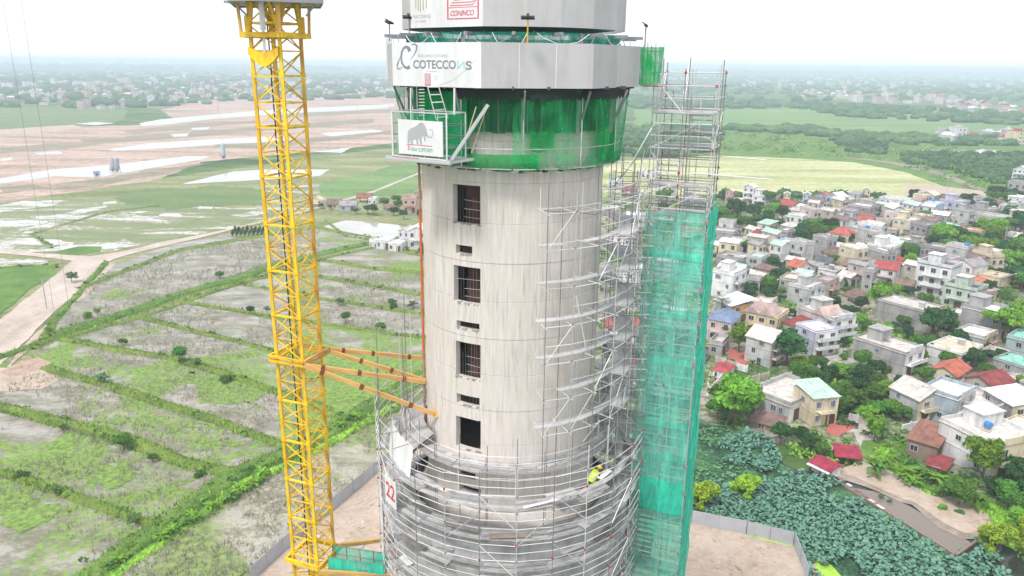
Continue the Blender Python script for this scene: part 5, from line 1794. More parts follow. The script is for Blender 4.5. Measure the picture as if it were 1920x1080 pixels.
# ------------------------------------------------------------------ vegetation meshes
rng = np.random.default_rng(5)
def leaf_mat(name, c, rnd=0.35, tr=0.25):
    n = NT(name)
    f = n.noise(n.coord('Object'), 1.1, 4, 0.7)
    g = n.noise(n.coord('Object'), 7.0, 2, 0.6)
    col = n.ramp(n.math('ADD', n.math('MULTIPLY', f, .6), n.math('MULTIPLY', g, .4)), [(0.3, tuple(x * 0.5 for x in c)), (0.5, c), (0.68, tuple(min(1, x * 1.7) for x in c))])
    oi = n.n('ShaderNodeObjectInfo')
    hs = n.n('ShaderNodeHueSaturation')
    n.l(col, hs.inputs['Color'])
    n.l(n.math('ADD', n.math('MULTIPLY', oi.outputs['Random'], rnd * 1.6), 1 - rnd * 0.7), hs.inputs['Value'])
    n.l(n.math('ADD', n.math('MULTIPLY', oi.outputs['Random'], rnd * 0.10), 0.5 - rnd * 0.06), hs.inputs['Hue'])
    d = n.n('ShaderNodeBsdfDiffuse'); n.l(hs.outputs[0], d.inputs[0])
    t = n.n('ShaderNodeBsdfTranslucent'); n.l(hs.outputs[0], t.inputs[0])
    m = n.n('ShaderNodeMixShader'); m.inputs[0].default_value = tr
    n.l(d.outputs[0], m.inputs[1]); n.l(t.outputs[0], m.inputs[2])
    MATS[name] = n.done(m.outputs[0])
    return MATS[name]
L_DARK = leaf_mat('dark_foliage', (0.050, 0.125, 0.042))
L_MID = leaf_mat('mid_foliage', (0.095, 0.215, 0.040))
L_BRI = leaf_mat('bright_foliage', (0.165, 0.335, 0.042))
L_WIL = leaf_mat('yellow_foliage', (0.28, 0.43, 0.045))
L_HAZ = leaf_mat('grey_foliage', (0.12, 0.20, 0.08))
L_LOT = ground_mat('lotus_leaf', [(0.1, (0.045, 0.13, 0.085)), (0.5, (0.10, 0.235, 0.165)), (0.9, (0.19, 0.35, 0.26))], 0.5, 2.6, 0.7, rough=0.55, spec=0.4, bump=0)
L_LOT2 = leaf_mat('young_lotus_leaf', (0.13, 0.30, 0.13), 0.0)
M_BARK = simple('bark', (0.16, 0.12, 0.09), 0.9, 0.3, 2)
def leaf_quads(P, N, size, jit=0.9):
    """quads at points P with normals around N"""
    n = len(P)
    nn = N + rng.normal(0, jit, (n, 3))
    nn /= np.linalg.norm(nn, axis=1, keepdims=True) + 1e-9
    ref = rng.normal(0, 1, (n, 3))
    u = np.cross(nn, ref); u /= np.linalg.norm(u, axis=1, keepdims=True) + 1e-9
    v = np.cross(nn, u)
    s = size * rng.uniform(0.55, 1.3, (n, 1))
    a, b = u * s, v * s * 0.6
    V = np.stack([P - a, P - b * 1.0, P + a, P + b], 1).reshape(-1, 3)
    F = np.arange(4 * n).reshape(-1, 4)
    return V, F
def ico(c, r, sub=1):
    bm = bmesh.new()
    bmesh.ops.create_icosphere(bm, subdivisions=sub, radius=1)
    V = np.array([v.co[:] for v in bm.verts]) * r + c
    F = np.array([[v.index for v in f.verts] for f in bm.faces])
    bm.free()
    return V, F
def crown_mesh(name, kind, m, seed, nleaf=1500, lsz=0.42):
    """crown of radius about 1 unit = 4 m wide; returns mesh in metres for a tree about 8 m tall"""
    r_ = np.random.default_rng(seed)
    cl = []
    if kind == 'round':
        for i in range(11):
            a, e = r_.uniform(0, 2 * PI), r_.uniform(-0.3, 1)
            rr = r_.uniform(0.9, 2.3)
            cl.append((np.array([rr * math.cos(a), rr * math.sin(a), 4.6 + e * 1.9]), r_.uniform(1.0, 1.9, 3) * (1, 1, .8)))
    elif kind == 'spread':
        for i in range(14):
            a = r_.uniform(0, 2 * PI)
            rr = r_.uniform(0.5, 3.2)
            cl.append((np.array([rr * math.cos(a), rr * math.sin(a), 4.4 + r_.uniform(-1, 1.1) - rr * .2]), r_.uniform(0.8, 1.5, 3) * (1.1, 1.1, .65)))
    elif kind == 'tall':
        for i in range(10):
            z = 1.6 + i * 0.75
            w = 1.15 * math.sin(PI * (i + 1.5) / 12)
            a = r_.uniform(0, 2 * PI)
            cl.append((np.array([.6 * w * math.cos(a), .6 * w * math.sin(a), z]), np.array([w, w, .9]) * r_.uniform(.8, 1.3)))
    elif kind == 'bush':
        for i in range(7):
            a = r_.uniform(0, 2 * PI)
            rr = r_.uniform(0.2, 1.3)
            cl.append((np.array([rr * math.cos(a), rr * math.sin(a), 0.7 + r_.uniform(-.2, .9)]), r_.uniform(0.7, 1.2, 3)))
    elif kind == 'willow':
        for i in range(13):
            a = r_.uniform(0, 2 * PI)
            rr = r_.uniform(0.3, 2.3)
            cl.append((np.array([rr * math.cos(a), rr * math.sin(a), 3.4 + r_.uniform(-1.6, 1.8) - rr * .3]), r_.uniform(0.6, 1.2, 3) * (1, 1, 1.1)))
    tot = sum(c[1][0] * c[1][2] for c in cl)
    Vs, Fs, off = [], [], 0
    for c, rad in cl:
        k = int(nleaf * rad[0] * rad[2] / tot)
        d = r_.normal(0, 1, (k, 3)); d /= np.linalg.norm(d, axis=1, keepdims=True)
        d[:, 2] = np.where(d[:, 2] < -0.5, -d[:, 2], d[:, 2])
        p = c + d * rad * r_.uniform(0.72, 1.12, (k, 1))
        V, F = leaf_quads(p, d, lsz)
        Vs.append(V); Fs.append(F + off); off += len(V)
    V4, F4 = np.concatenate(Vs), np.concatenate(Fs)
    me = bpy.data.meshes.new(name)
    Vi, Fi = [], []
    o2 = len(V4)
    for c, rad in cl:
        V, F = ico(c, rad * 0.78)
        V = V + r_.normal(0, 0.08, V.shape)
        Vi.append(V); Fi.append(F + o2); o2 += len(V)
    Vi, Fi = np.concatenate(Vi), np.concatenate(Fi)
    allV = np.concatenate([V4, Vi])
    nl = F4.size + Fi.size
    me.vertices.add(len(allV)); me.vertices.foreach_set('co', allV.astype(np.float32).ravel())
    me.loops.add(nl)
    me.loops.foreach_set('vertex_index', np.concatenate([F4.ravel(), Fi.ravel()]).astype(np.int32))
    me.polygons.add(len(F4) + len(Fi))
    ls = np.concatenate([np.arange(0, F4.size, 4), F4.size + np.arange(0, Fi.size, 3)])
    lt = np.concatenate([np.full(len(F4), 4), np.full(len(Fi), 3)])
    me.polygons.foreach_set('loop_start', ls.astype(np.int32)); me.polygons.foreach_set('loop_total', lt.astype(np.int32))
    me.materials.append(m)
    me.update(calc_edges=True)
    return me
def trunk_mesh(kind, seed):
    r_ = random.Random(seed)
    b = MB()
    h = {'round': 4.2, 'spread': 4.0, 'tall': 7.5, 'bush': 0.8, 'willow': 3.6}[kind]
    pts = [Vector((0, 0, -0.1)), Vector((r_.uniform(-.2, .2), r_.uniform(-.2, .2), h * .45)), Vector((r_.uniform(-.4, .4), r_.uniform(-.4, .4), h))]
    rs = [.24, .18, .08] if kind != 'bush' else [.1, .07, .04]
    for i in range(2):
        b.tube(pts[i], pts[i + 1], rs[i], 7, rs[i + 1])
    for k in range(4):
        a = k * PI / 2 + r_.uniform(-.5, .5)
        q = pts[1] + Vector((math.cos(a), math.sin(a), 0.9)) * (h * 0.36)
        b.tube(pts[1] + (pts[2] - pts[1]) * .1 * k, q, rs[1] * .6, 5, .04)
    return b.mesh('trunk', M_BARK)
PROTO = {}
def proto(key, name, kind, m, seed, n=1500, lsz=0.42):
    t = thing(name, None, 'tree' if kind != 'bush' else 'bush')
    link('trunk' if kind != 'bush' else 'stem', trunk_mesh(kind, seed), t, False)
    link('crown' if kind != 'bush' else 'foliage', crown_mesh('crown', kind, m, seed, n, lsz), t, False)
    PROTO[key] = [t, False]
proto('rd1', 'broadleaf_tree', 'round', L_DARK, 1)
proto('rd2', 'broadleaf_tree', 'spread', L_DARK, 2)
proto('rm1', 'broadleaf_tree', 'round', L_MID, 3)
proto('rm2', 'broadleaf_tree', 'spread', L_MID, 4)
proto('rb1', 'broadleaf_tree', 'round', L_BRI, 5)
proto('rb2', 'broadleaf_tree', 'spread', L_BRI, 6)
proto('td', 'slender_tree', 'tall', L_DARK, 7, 900)
proto('tm', 'slender_tree', 'tall', L_MID, 8, 900)
proto('bd', 'garden_bush', 'bush', L_DARK, 9, 500, .3)
proto('bm', 'garden_bush', 'bush', L_MID, 10, 500, .3)
proto('bb', 'garden_bush', 'bush', L_BRI, 11, 500, .3)
proto('wi', 'willow_tree', 'willow', L_WIL, 12, 1700, .4)
proto('gr', 'thin_tree', 'spread', L_HAZ, 13, 420, .4)
def strip_leaf(b, base, dirn, L, w, droop, n=5, up=0.5):
    side = Vector((-dirn.y, dirn.x, 0))
    prev = None
    for i in range(n + 1):
        t = i / n
        c = base + dirn * (L * t * (1 - .15 * t)) + Vector((0, 0, L * (up * t - droop * t * t)))
        ww = w * math.sin(PI * min(1, t * .92 + .08)) ** .6
        l_, r_ = c - side * ww + Vector((0, 0, -.25 * ww)), c + side * ww + Vector((0, 0, -.25 * ww))
        if prev:
            b.add([prev[0], prev[1], c, l_], [(0, 1, 2, 3)])
            b.add([prev[1], prev[2], r_, c], [(0, 1, 2, 3)])
        prev = (l_, c, r_)
def banana(key, m, seed, n=9):
    r_ = random.Random(seed)
    t = thing('banana_plant', None, 'plant')
    for s_ in range(3):
        b = MB()
        o = Vector((r_.uniform(-.6, .6), r_.uniform(-.6, .6), 0)) if s_ else Vector((0, 0, 0))
        h = r_.uniform(1.2, 2.2)
        b.tube(o, o + Vector((0, 0, h)), .14, 7, .09)
        link('stem', b.mesh('stem', simple('banana_stem', (0.22, 0.30, 0.10), .7)), t, False)
        for i in range(n if s_ == 0 else 6):
            b = MB()
            a = i * 2.4 + r_.uniform(-.3, .3)
            strip_leaf(b, o + Vector((0, 0, h - .05)), Vector((math.cos(a), math.sin(a), 0)), r_.uniform(1.5, 2.3), .3, r_.uniform(.5, 1.0), 5, r_.uniform(.5, 1.1))
            link('leaf', b.mesh('leaf', m), t, False)
    PROTO[key] = [t, False]
banana('ba', L_BRI, 3)
banana('bn', L_MID, 4)
def palm():
    t = thing('palm_tree', None, 'palm')
    b = MB()
    pts = [Vector((0, 0, 0)), Vector((.1, 0, 2.5)), Vector((.25, .1, 5.2))]
    b.tube(pts[0], pts[1], .2, 8, .16); b.tube(pts[1], pts[2], .16, 8, .14)
    link('trunk', b.mesh('trunk', M_BARK), t, False)
    r_ = random.Random(2)
    for i in range(18):
        b = MB()
        a = i * 2.4
        dirn = Vector((math.cos(a), math.sin(a), 0))
        up = r_.uniform(.1, 1.1)
        dr = r_.uniform(.5, .9)
        L = r_.uniform(2.4, 3.1)
        side = Vector((-dirn.y, dirn.x, 0))
        for k in range(11):
            tt = (k + 1) / 11
            c = pts[2] + dirn * (L * tt) + Vector((0, 0, L * (up * tt - dr * tt * tt)))
            wl = .75 * math.sin(PI * (.15 + .8 * tt))
            for s_ in (-1, 1):
                b.add([c - dirn * .06, c + dirn * .1, c + side * s_ * wl + dirn * .25 + Vector((0, 0, -.3 * wl))], [(0, 1, 2)])
            c0 = pts[2] + dirn * (L * (tt - .09)) + Vector((0, 0, L * (up * (tt - .09) - dr * (tt - .09) ** 2)))
            b.tube(c0, c, .03, 4)
        link('frond', b.mesh('frond', leafpalm), t, False)
    PROTO['pa'] = [t, False]
leafpalm = leaf_mat('palm_frond', (0.13, 0.19, 0.09), .2)
palm()
TREES = []
def plant(key, x, y, s, rz=None, sz=None, grp=None, z=0.1):
    """s = height scale; unit trees are about 7 m tall (bush 2 m, banana 3 m, palm 6.5 m)"""
    pr_ = PROTO[key]
    rz = random.uniform(0, 6.28) if rz is None else rz
    if sz is None:
        sz = (s * random.uniform(.85, 1.2), s * random.uniform(.85, 1.2), s * random.uniform(.85, 1.1))
    if pr_[1] is False:
        o = pr_[0]
        o.location = (x, y, z); o.rotation_euler = (0, 0, rz); o.scale = sz
        pr_[1] = True
    else:
        o = copy_tree(pr_[0], (x, y, z), rz, sz)
    TREES.append([o, key, x, y, s, grp])
    return o
def plant_px(key, px, py, hpx, grp=None, z=0.1):
    g = G(px, py)
    dist = (g - CAMP).length
    base = {'bd': 2.1, 'bm': 2.1, 'bb': 2.1, 'ba': 3.2, 'bn': 3.2, 'pa': 7.0, 'td': 9.3, 'tm': 9.3}.get(key, 7.0)
    s = hpx * dist / CAM_F / base / 0.93
    if px < 800 and key[0] != 'b' or (px < 800 and key in ('bd', 'bm', 'bb')):
        s *= 0.72
    return plant(key, g.x, g.y, s, grp=grp, z=z)

# ------------------------------------------------------------------ houses
WC = {'white': (0.70, 0.70, 0.70), 'cream': (0.66, 0.58, 0.42), 'creamyellow': (0.66, 0.56, 0.34), 'yellow': (0.62, 0.46, 0.16), 'peach': (0.58, 0.44, 0.33), 'pink': (0.56, 0.38, 0.34),
      'pale pink': (0.62, 0.50, 0.49), 'grey': (0.36, 0.35, 0.345), 'pale grey': (0.50, 0.50, 0.49), 'blue grey': (0.38, 0.43, 0.50), 'pale blue': (0.46, 0.56, 0.68), 'pale green': (0.50, 0.57, 0.49),
      'lavender': (0.46, 0.46, 0.58), 'beige': (0.47, 0.42, 0.37), 'brown': (0.27, 0.20, 0.16), 'orange': (0.55, 0.34, 0.16), 'ochre': (0.45, 0.33, 0.18), 'teal grey': (0.36, 0.44, 0.44)}
RC = {'beige': (0.5, 0.45, 0.38), 'red': (0.40, 0.095, 0.085), 'orange red': (0.46, 0.14, 0.09), 'dark red': (0.26, 0.06, 0.06), 'crimson': (0.32, 0.035, 0.065), 'brown': (0.22, 0.14, 0.12), 'grey': (0.30, 0.29, 0.30), 'white': (0.72, 0.72, 0.74),
      'pale green': (0.42, 0.58, 0.48), 'teal': (0.25, 0.55, 0.45), 'blue': (0.18, 0.24, 0.36), 'pink': (0.50, 0.37, 0.34), 'concrete': (0.50, 0.46, 0.43), 'pale': (0.62, 0.57, 0.53), 'cream': (0.62, 0.55, 0.42), 'dark grey': (0.13, 0.13, 0.14), 'rust': (0.26, 0.12, 0.09)}
def wmat(c):
    return simple('wall_' + c.replace(' ', '_'), WC[c], 0.88, 0.12, 0.35, rnd=0.14, dirt=tuple(x * 0.55 for x in WC[c]))
def rmat(c):
    return simple('roof_' + c.replace(' ', '_'), RC[c], 0.8, 0.2, 0.5, rnd=0.16, dirt=tuple(x * 0.55 for x in RC[c]))
M_PANE = simple('window_glass', (0.035, 0.04, 0.05), 0.15, 0.3, 1, spec=0.6)
M_PANEB = simple('blue_window_glass', (0.10, 0.14, 0.22), 0.15, 0.3, 1, spec=0.6)
M_FRAME = simple('window_frame', (0.45, 0.43, 0.41), 0.7)
M_DOOR = simple('house_door', (0.12, 0.07, 0.05), 0.6)
M_STEEL = simple('stainless_tank', (0.62, 0.62, 0.64), 0.25, metal=0.8)
M_BLUETANK = simple('blue_tank', (0.05, 0.22, 0.55), 0.5)
def frame_mesh():
    b = MB()
    for c, d in (((-.46, 0, 0), (.08, .1, 1)), ((.46, 0, 0), (.08, .1, 1)), ((0, 0, .46), (.84, .1, .08)), ((0, 0, -.46), (.84, .14, .08)), ((0, -.01, 0), (.05, .06, .84))):
        b.box(c, d)
    return b.mesh('window_frame', M_FRAME)
FRM = frame_mesh()
def pane_mesh(m):
    b = MB()
    b.box((0, .01, 0), (.86, .04, .86))
    return b.mesh('window_pane', m)
PAN = {0: pane_mesh(M_PANE), 1: pane_mesh(M_PANEB)}
def door_mesh():
    b = MB()
    b.box((0, 0, .5), (1, .1, 1))
    return b.mesh('door', M_DOOR)
DRM = door_mesh()
HOUSES = []
ORD = ['first', 'second', 'third', 'fourth', 'fifth', 'sixth', 'seventh', 'eighth', 'ninth', 'tenth', 'eleventh', 'twelfth']
def house(px, py, wpx, hpx, dep, slope, st_, wc, roof, rc, fac='R', fc=None, extra=(), note=None, cat='house', name=None, sparse=False):
    g = G(px, py)
    v = g - CAMP
    hd = math.hypot(v.x, v.y)
    dist = v.length
    az = math.atan2(v.x, v.y)
    rho = math.atan(slope * hd / CAM_H)
    rz = -(az + rho)
    L = wpx * dist / CAM_F / max(0.35, math.cos(rho))
    pitch_d = math.atan2(CAM_H, hd)
    h = hpx * dist / CAM_F / math.cos(pitch_d)
    L = min(max(L * 0.93, 2.5), 24)
    dep = dep * 0.74
    st_ = max(1, st_)
    t = thing(name or ('village_house' if cat == 'house' else cat.replace(' ', '_')), None, cat, (g.x, g.y, 0.12), rz)
    D = dep
    sh = h / st_
    wm_, rm_ = wmat(wc), rmat(rc)
    R_g = random.Random(int(px * 7 + py * 13))
    tri = roof in ('gable', 'gablef')
    rise = (D if roof == 'gable' else L) * 0.24 if tri else 0
    if tri:
        rise = min(rise, h * 0.45)
        h -= rise * 0.55
        sh = h / st_
    b = MB()
    x0, x1 = -L / 2, L / 2
    b.box((0, D / 2, h / 2 - 0.15), (L, D, h + 0.3))
    if roof == 'gable':
        for x in (x0, x1 - .2):
            b.add([(x, 0, h), (x, D, h), (x, D / 2, h + rise), (x + .2, 0, h), (x + .2, D, h), (x + .2, D / 2, h + rise)], [(1, 0, 2), (3, 4, 5), (0, 3, 5, 2), (4, 1, 2, 5)])
    if roof == 'gablef':
        for y in (0, D - .2):
            b.add([(x0, y, h), (x1, y, h), (0, y, h + rise), (x0, y + .2, h), (x1, y + .2, h), (0, y + .2, h + rise)], [(0, 1, 2), (4, 3, 5), (3, 0, 2, 5), (1, 4, 5, 2)])
    for k in range(1, st_):
        b.box((0, D / 2, k * sh), (L + .14, D + .14, .14))
    b.build('wall', wm_, t, False)
    # roof
    b = MB()
    ov = 0.3
    if roof == 'gable':
        for s_ in (-1, 1):
            y_e = D / 2 + s_ * (D / 2 + ov)
            zz = h - ov * rise / (D / 2)
            a_, c_ = [(x0 - ov, y_e, zz), (x1 + ov, y_e, zz)], [(x1 + ov, D / 2, h + rise), (x0 - ov, D / 2, h + rise)]
            vs_ = a_ + c_
            vs_ += [(x, y, z + .14) for x, y, z in vs_]
            b.add(vs_, [(0, 1, 2, 3), (4, 7, 6, 5), (0, 4, 5, 1), (1, 5, 6, 2), (3, 7, 4, 0)] if s_ > 0 else [(3, 2, 1, 0), (5, 6, 7, 4), (1, 5, 4, 0), (2, 6, 5, 1), (0, 4, 7, 3)])
        b.tube((x0 - ov, D / 2, h + rise + .14), (x1 + ov, D / 2, h + rise + .14), .12, 5)
    elif roof == 'gablef':
        for s_ in (-1, 1):
            xe = s_ * (L / 2 + ov)
            zz = h - ov * rise / (L / 2)
            vs_ = [(xe, -ov, zz), (xe, D + ov, zz), (0, D + ov, h + rise), (0, -ov, h + rise)]
            vs_ += [(x, y, z + .14) for x, y, z in vs_]
            b.add(vs_, [(0, 1, 2, 3), (4, 7, 6, 5), (0, 4, 5, 1), (1, 5, 6, 2), (3, 7, 4, 0)])
        b.tube((0, -ov, h + rise + .14), (0, D + ov, h + rise + .14), .12, 5)
    elif roof == 'hip':
        rr = min(L, D) * .32
        e = [(x0 - ov, -ov, h), (x1 + ov, -ov, h), (x1 + ov, D + ov, h), (x0 - ov, D + ov, h)]
        if L > D:
            r1, r2 = (x0 + D * .45, D / 2, h + rr), (x1 - D * .45, D / 2, h + rr)
            b.add(e + [r1, r2], [(0, 1, 5, 4), (1, 2, 5), (2, 3, 4, 5), (3, 0, 4), (3, 2, 1, 0)])
        else:
            r1, r2 = (0, L * .45, h + rr), (0, D - L * .45, h + rr)
            b.add(e + [r1, r2], [(0, 1, 4), (1, 2, 5, 4), (2, 3, 5), (3, 0, 4, 5), (3, 2, 1, 0)])
        b.tube(r1, r2, .12, 5)
    elif roof == 'shed':
        vs_ = [(x0 - ov, -ov, h + .05), (x1 + ov, -ov, h + .05), (x1 + ov, D + ov, h + D * .13), (x0 - ov, D + ov, h + D * .13)]
        vs_ += [(x, y, z + .1) for x, y, z in vs_]
        b.add(vs_, [(3, 2, 1, 0), (4, 5, 6, 7), (0, 1, 5, 4), (1, 2, 6, 5), (2, 3, 7, 6), (3, 0, 4, 7)])
        n_ = int(L / .8)
        for i in range(n_):
            x = x0 + (i + .5) * L / n_
            b.beam((x, -ov, h + .17), (x, D + ov, h + D * .13 + .12), .06, .04)
    else:
        b.box((0, D / 2, h + .03), (L + .3, D + .3, .12))
    b.build('roof', rm_, t, False)
    for gi, gk in enumerate(('gablet', 'gablet2')):
        if gk in extra:
            b = MB()
            gx = x0 + L * (.62 if gi == 0 else .15)
            b.add([(gx - 1.8, -.3, h + .2), (gx + 1.8, -.3, h + .2), (gx, -.3, h + 2.0), (gx - 1.8, D * .8, h + .2), (gx + 1.8, D * .8, h + .2), (gx, D * .8, h + 2.0)], [(0, 1, 2), (4, 3, 5), (1, 4, 5, 2), (3, 0, 2, 5)])
            b.build('gablet', rmat('pink'), t, False)
    if roof == 'flat':
        b = MB()
        ph = R_g.choice((.35, .6, .8))
        for c, d in (((0, .08, h + ph / 2 + .1), (L + .1, .16, ph)), ((0, D - .08, h + ph / 2 + .1), (L + .1, .16, ph)), ((x0 + .08, D / 2, h + ph / 2 + .1), (.16, D - .33, ph)), ((x1 - .08, D / 2, h + ph / 2 + .1), (.16, D - .33, ph))):
            b.box(c, d)
        b.build('parapet', wm_, t, False)
        if L > 6 and R_g.random() < .28 and st_ > 1 or 'room' in extra:
            b = MB()
            rx = x0 + L * R_g.uniform(.2, .4)
            b.box((rx, D * .6, h + 1.25), (min(3.2, L * .4), D * .5, 2.3))
            b.box((rx, D * .6, h + 2.46), (min(3.2, L * .4) + .4, D * .5 + .4, .12))
            b.build('roof_room', wm_, t, False)
        for k in range(R_g.choice((0, 1, 2)) if L > 5 else 0):
            b = MB()
            b.box((R_g.uniform(x0 + 1, x1 - 1), R_g.uniform(1, D - 1), h + .2), (R_g.uniform(.6, 2), R_g.uniform(.5, 1.4), R_g.uniform(.1, .35)), R_g.random())
            b.build('roof_slab', rmat(R_g.choice(('pale', 'concrete', 'white', 'brown'))), t, False)
    if ('tank' in extra) or (roof == 'flat' and R_g.random() < .4 and L > 5):
        b = MB()
        tx, ty = x0 + L * R_g.uniform(.2, .8), D * R_g.uniform(.4, .8)
        b.tube((tx - .7, ty, h + 1.0), (tx + .7, ty, h + 1.0), .45, 10)
        for q in (-.5, .5):
            b.tube((tx + q, ty, h + .1), (tx + q, ty, h + .8), .05, 4)
        b.build('water_tank', M_STEEL if R_g.random() < .8 else M_BLUETANK, t, False)
    def win(x, y, z, w, hh, ang, pk=0):
        Mx = Matrix.Translation((x, y, z)) @ Matrix.Rotation(ang, 4, 'Z') @ Matrix.Diagonal((w, 1, hh, 1))
        f = link('window', FRM, t, False, Mx)
        link('pane', PAN[pk], f, False)
    def door(x, y, z, w, hh, ang):
        link('door', DRM, t, False, Matrix.Translation((x, y, z)) @ Matrix.Rotation(ang, 4, 'Z') @ Matrix.Diagonal((w, 1, hh, 1)))
    if sparse:
        win(0, -.03, h * .55, 1.2, 1.2, 0)
        HOUSES.append([t, px, py, wc, st_, roof, rc, note, L, D, h, rz]); return t
    # camera-facing wall
    pk = 1 if R_g.random() < .3 else 0
    if fac == 'F':
        nw = max(2, min(5, int(L / 2.3)))
        for k in range(st_):
            for i in range(nw):
                x = x0 + L * (i + .5) / nw
                if k == 0 and i == nw // 2:
                    door(x, -.04, .05, min(1.6, L / nw * .7), sh * .72, 0)
                else:
                    win(x, -.03, k * sh + sh * .52, min(1.3, L / nw * .62), sh * .5, 0, pk)
        fm = wmat(fc) if fc else wm_
        if st_ > 1:
            b = MB()
            for k in range(1, st_):
                b.box((0, -.55, k * sh + .05), (L * .62, 1.1, .14))
                b.box((0, -1.05, k * sh + .5), (L * .62, .07, .12))
                for i in range(9):
                    b.box((-L * .31 + L * .62 * i / 8, -1.05, k * sh + .27), (.07, .06, .4))
            b.build('balcony', fm, t, False)
        for x in (x0 + .15, x1 - .15, x0 + L * .34, x0 + L * .66):
            b = MB()
            b.box((x, -.06, h / 2), (.3, .14, h))
            b.build('pilaster', fm, t, False)
    else:
        for k in range(st_):
            for i in range(R_g.choice((1, 1, 2)) if L > 4 else 1):
                x = R_g.uniform(x0 + .9, x1 - .9)
                win(x, -.03, k * sh + sh * .56, R_g.uniform(.8, 1.2), R_g.uniform(.9, 1.3), 0, pk)
        ang = PI / 2 if fac == 'R' else -PI / 2
        xf = x1 if fac == 'R' else x0
        s_ = 1 if fac == 'R' else -1
        fm = wmat(fc) if fc else wm_
        b = MB()
        b.box((xf + s_ * .05, D / 2, h / 2), (.1, D - .02, h - .05))
        if st_ > 1:
            for k in range(1, st_):
                b.box((xf + s_ * .6, D / 2, k * sh + .05), (1.1, D * .9, .14))
                b.box((xf + s_ * 1.1, D / 2, k * sh + .5), (.07, D * .9, .5))
        if roof == 'flat' and R_g.random() < .6:
            b.prism([(xf, D * .2), (xf + s_ * .3, D * .2), (xf + s_ * .3, D * .8), (xf, D * .8)][::s_], h + .1, h + 1.2)
        b.build('facade', fm, t, False)
        for k in range(st_):
            for i in range(2 if D < 9 else 3):
                n_ = 2 if D < 9 else 3
                y = D * (i + .5) / n_
                if k == 0 and i == 0:
                    door(xf + s_ * .12, y, .05, 1.5, sh * .75, ang)
                else:
                    win(xf + s_ * .12, y, k * sh + sh * .52, 1.2, sh * .5, ang, pk)
    if fac != 'L':
        win(x0 - .03, D * .5, h - sh * .5, 1, 1.1, -PI / 2, pk)
    HOUSES.append([t, px, py, wc, st_, roof, rc, note, L, D, h, rz])
    return t
random.seed(3)
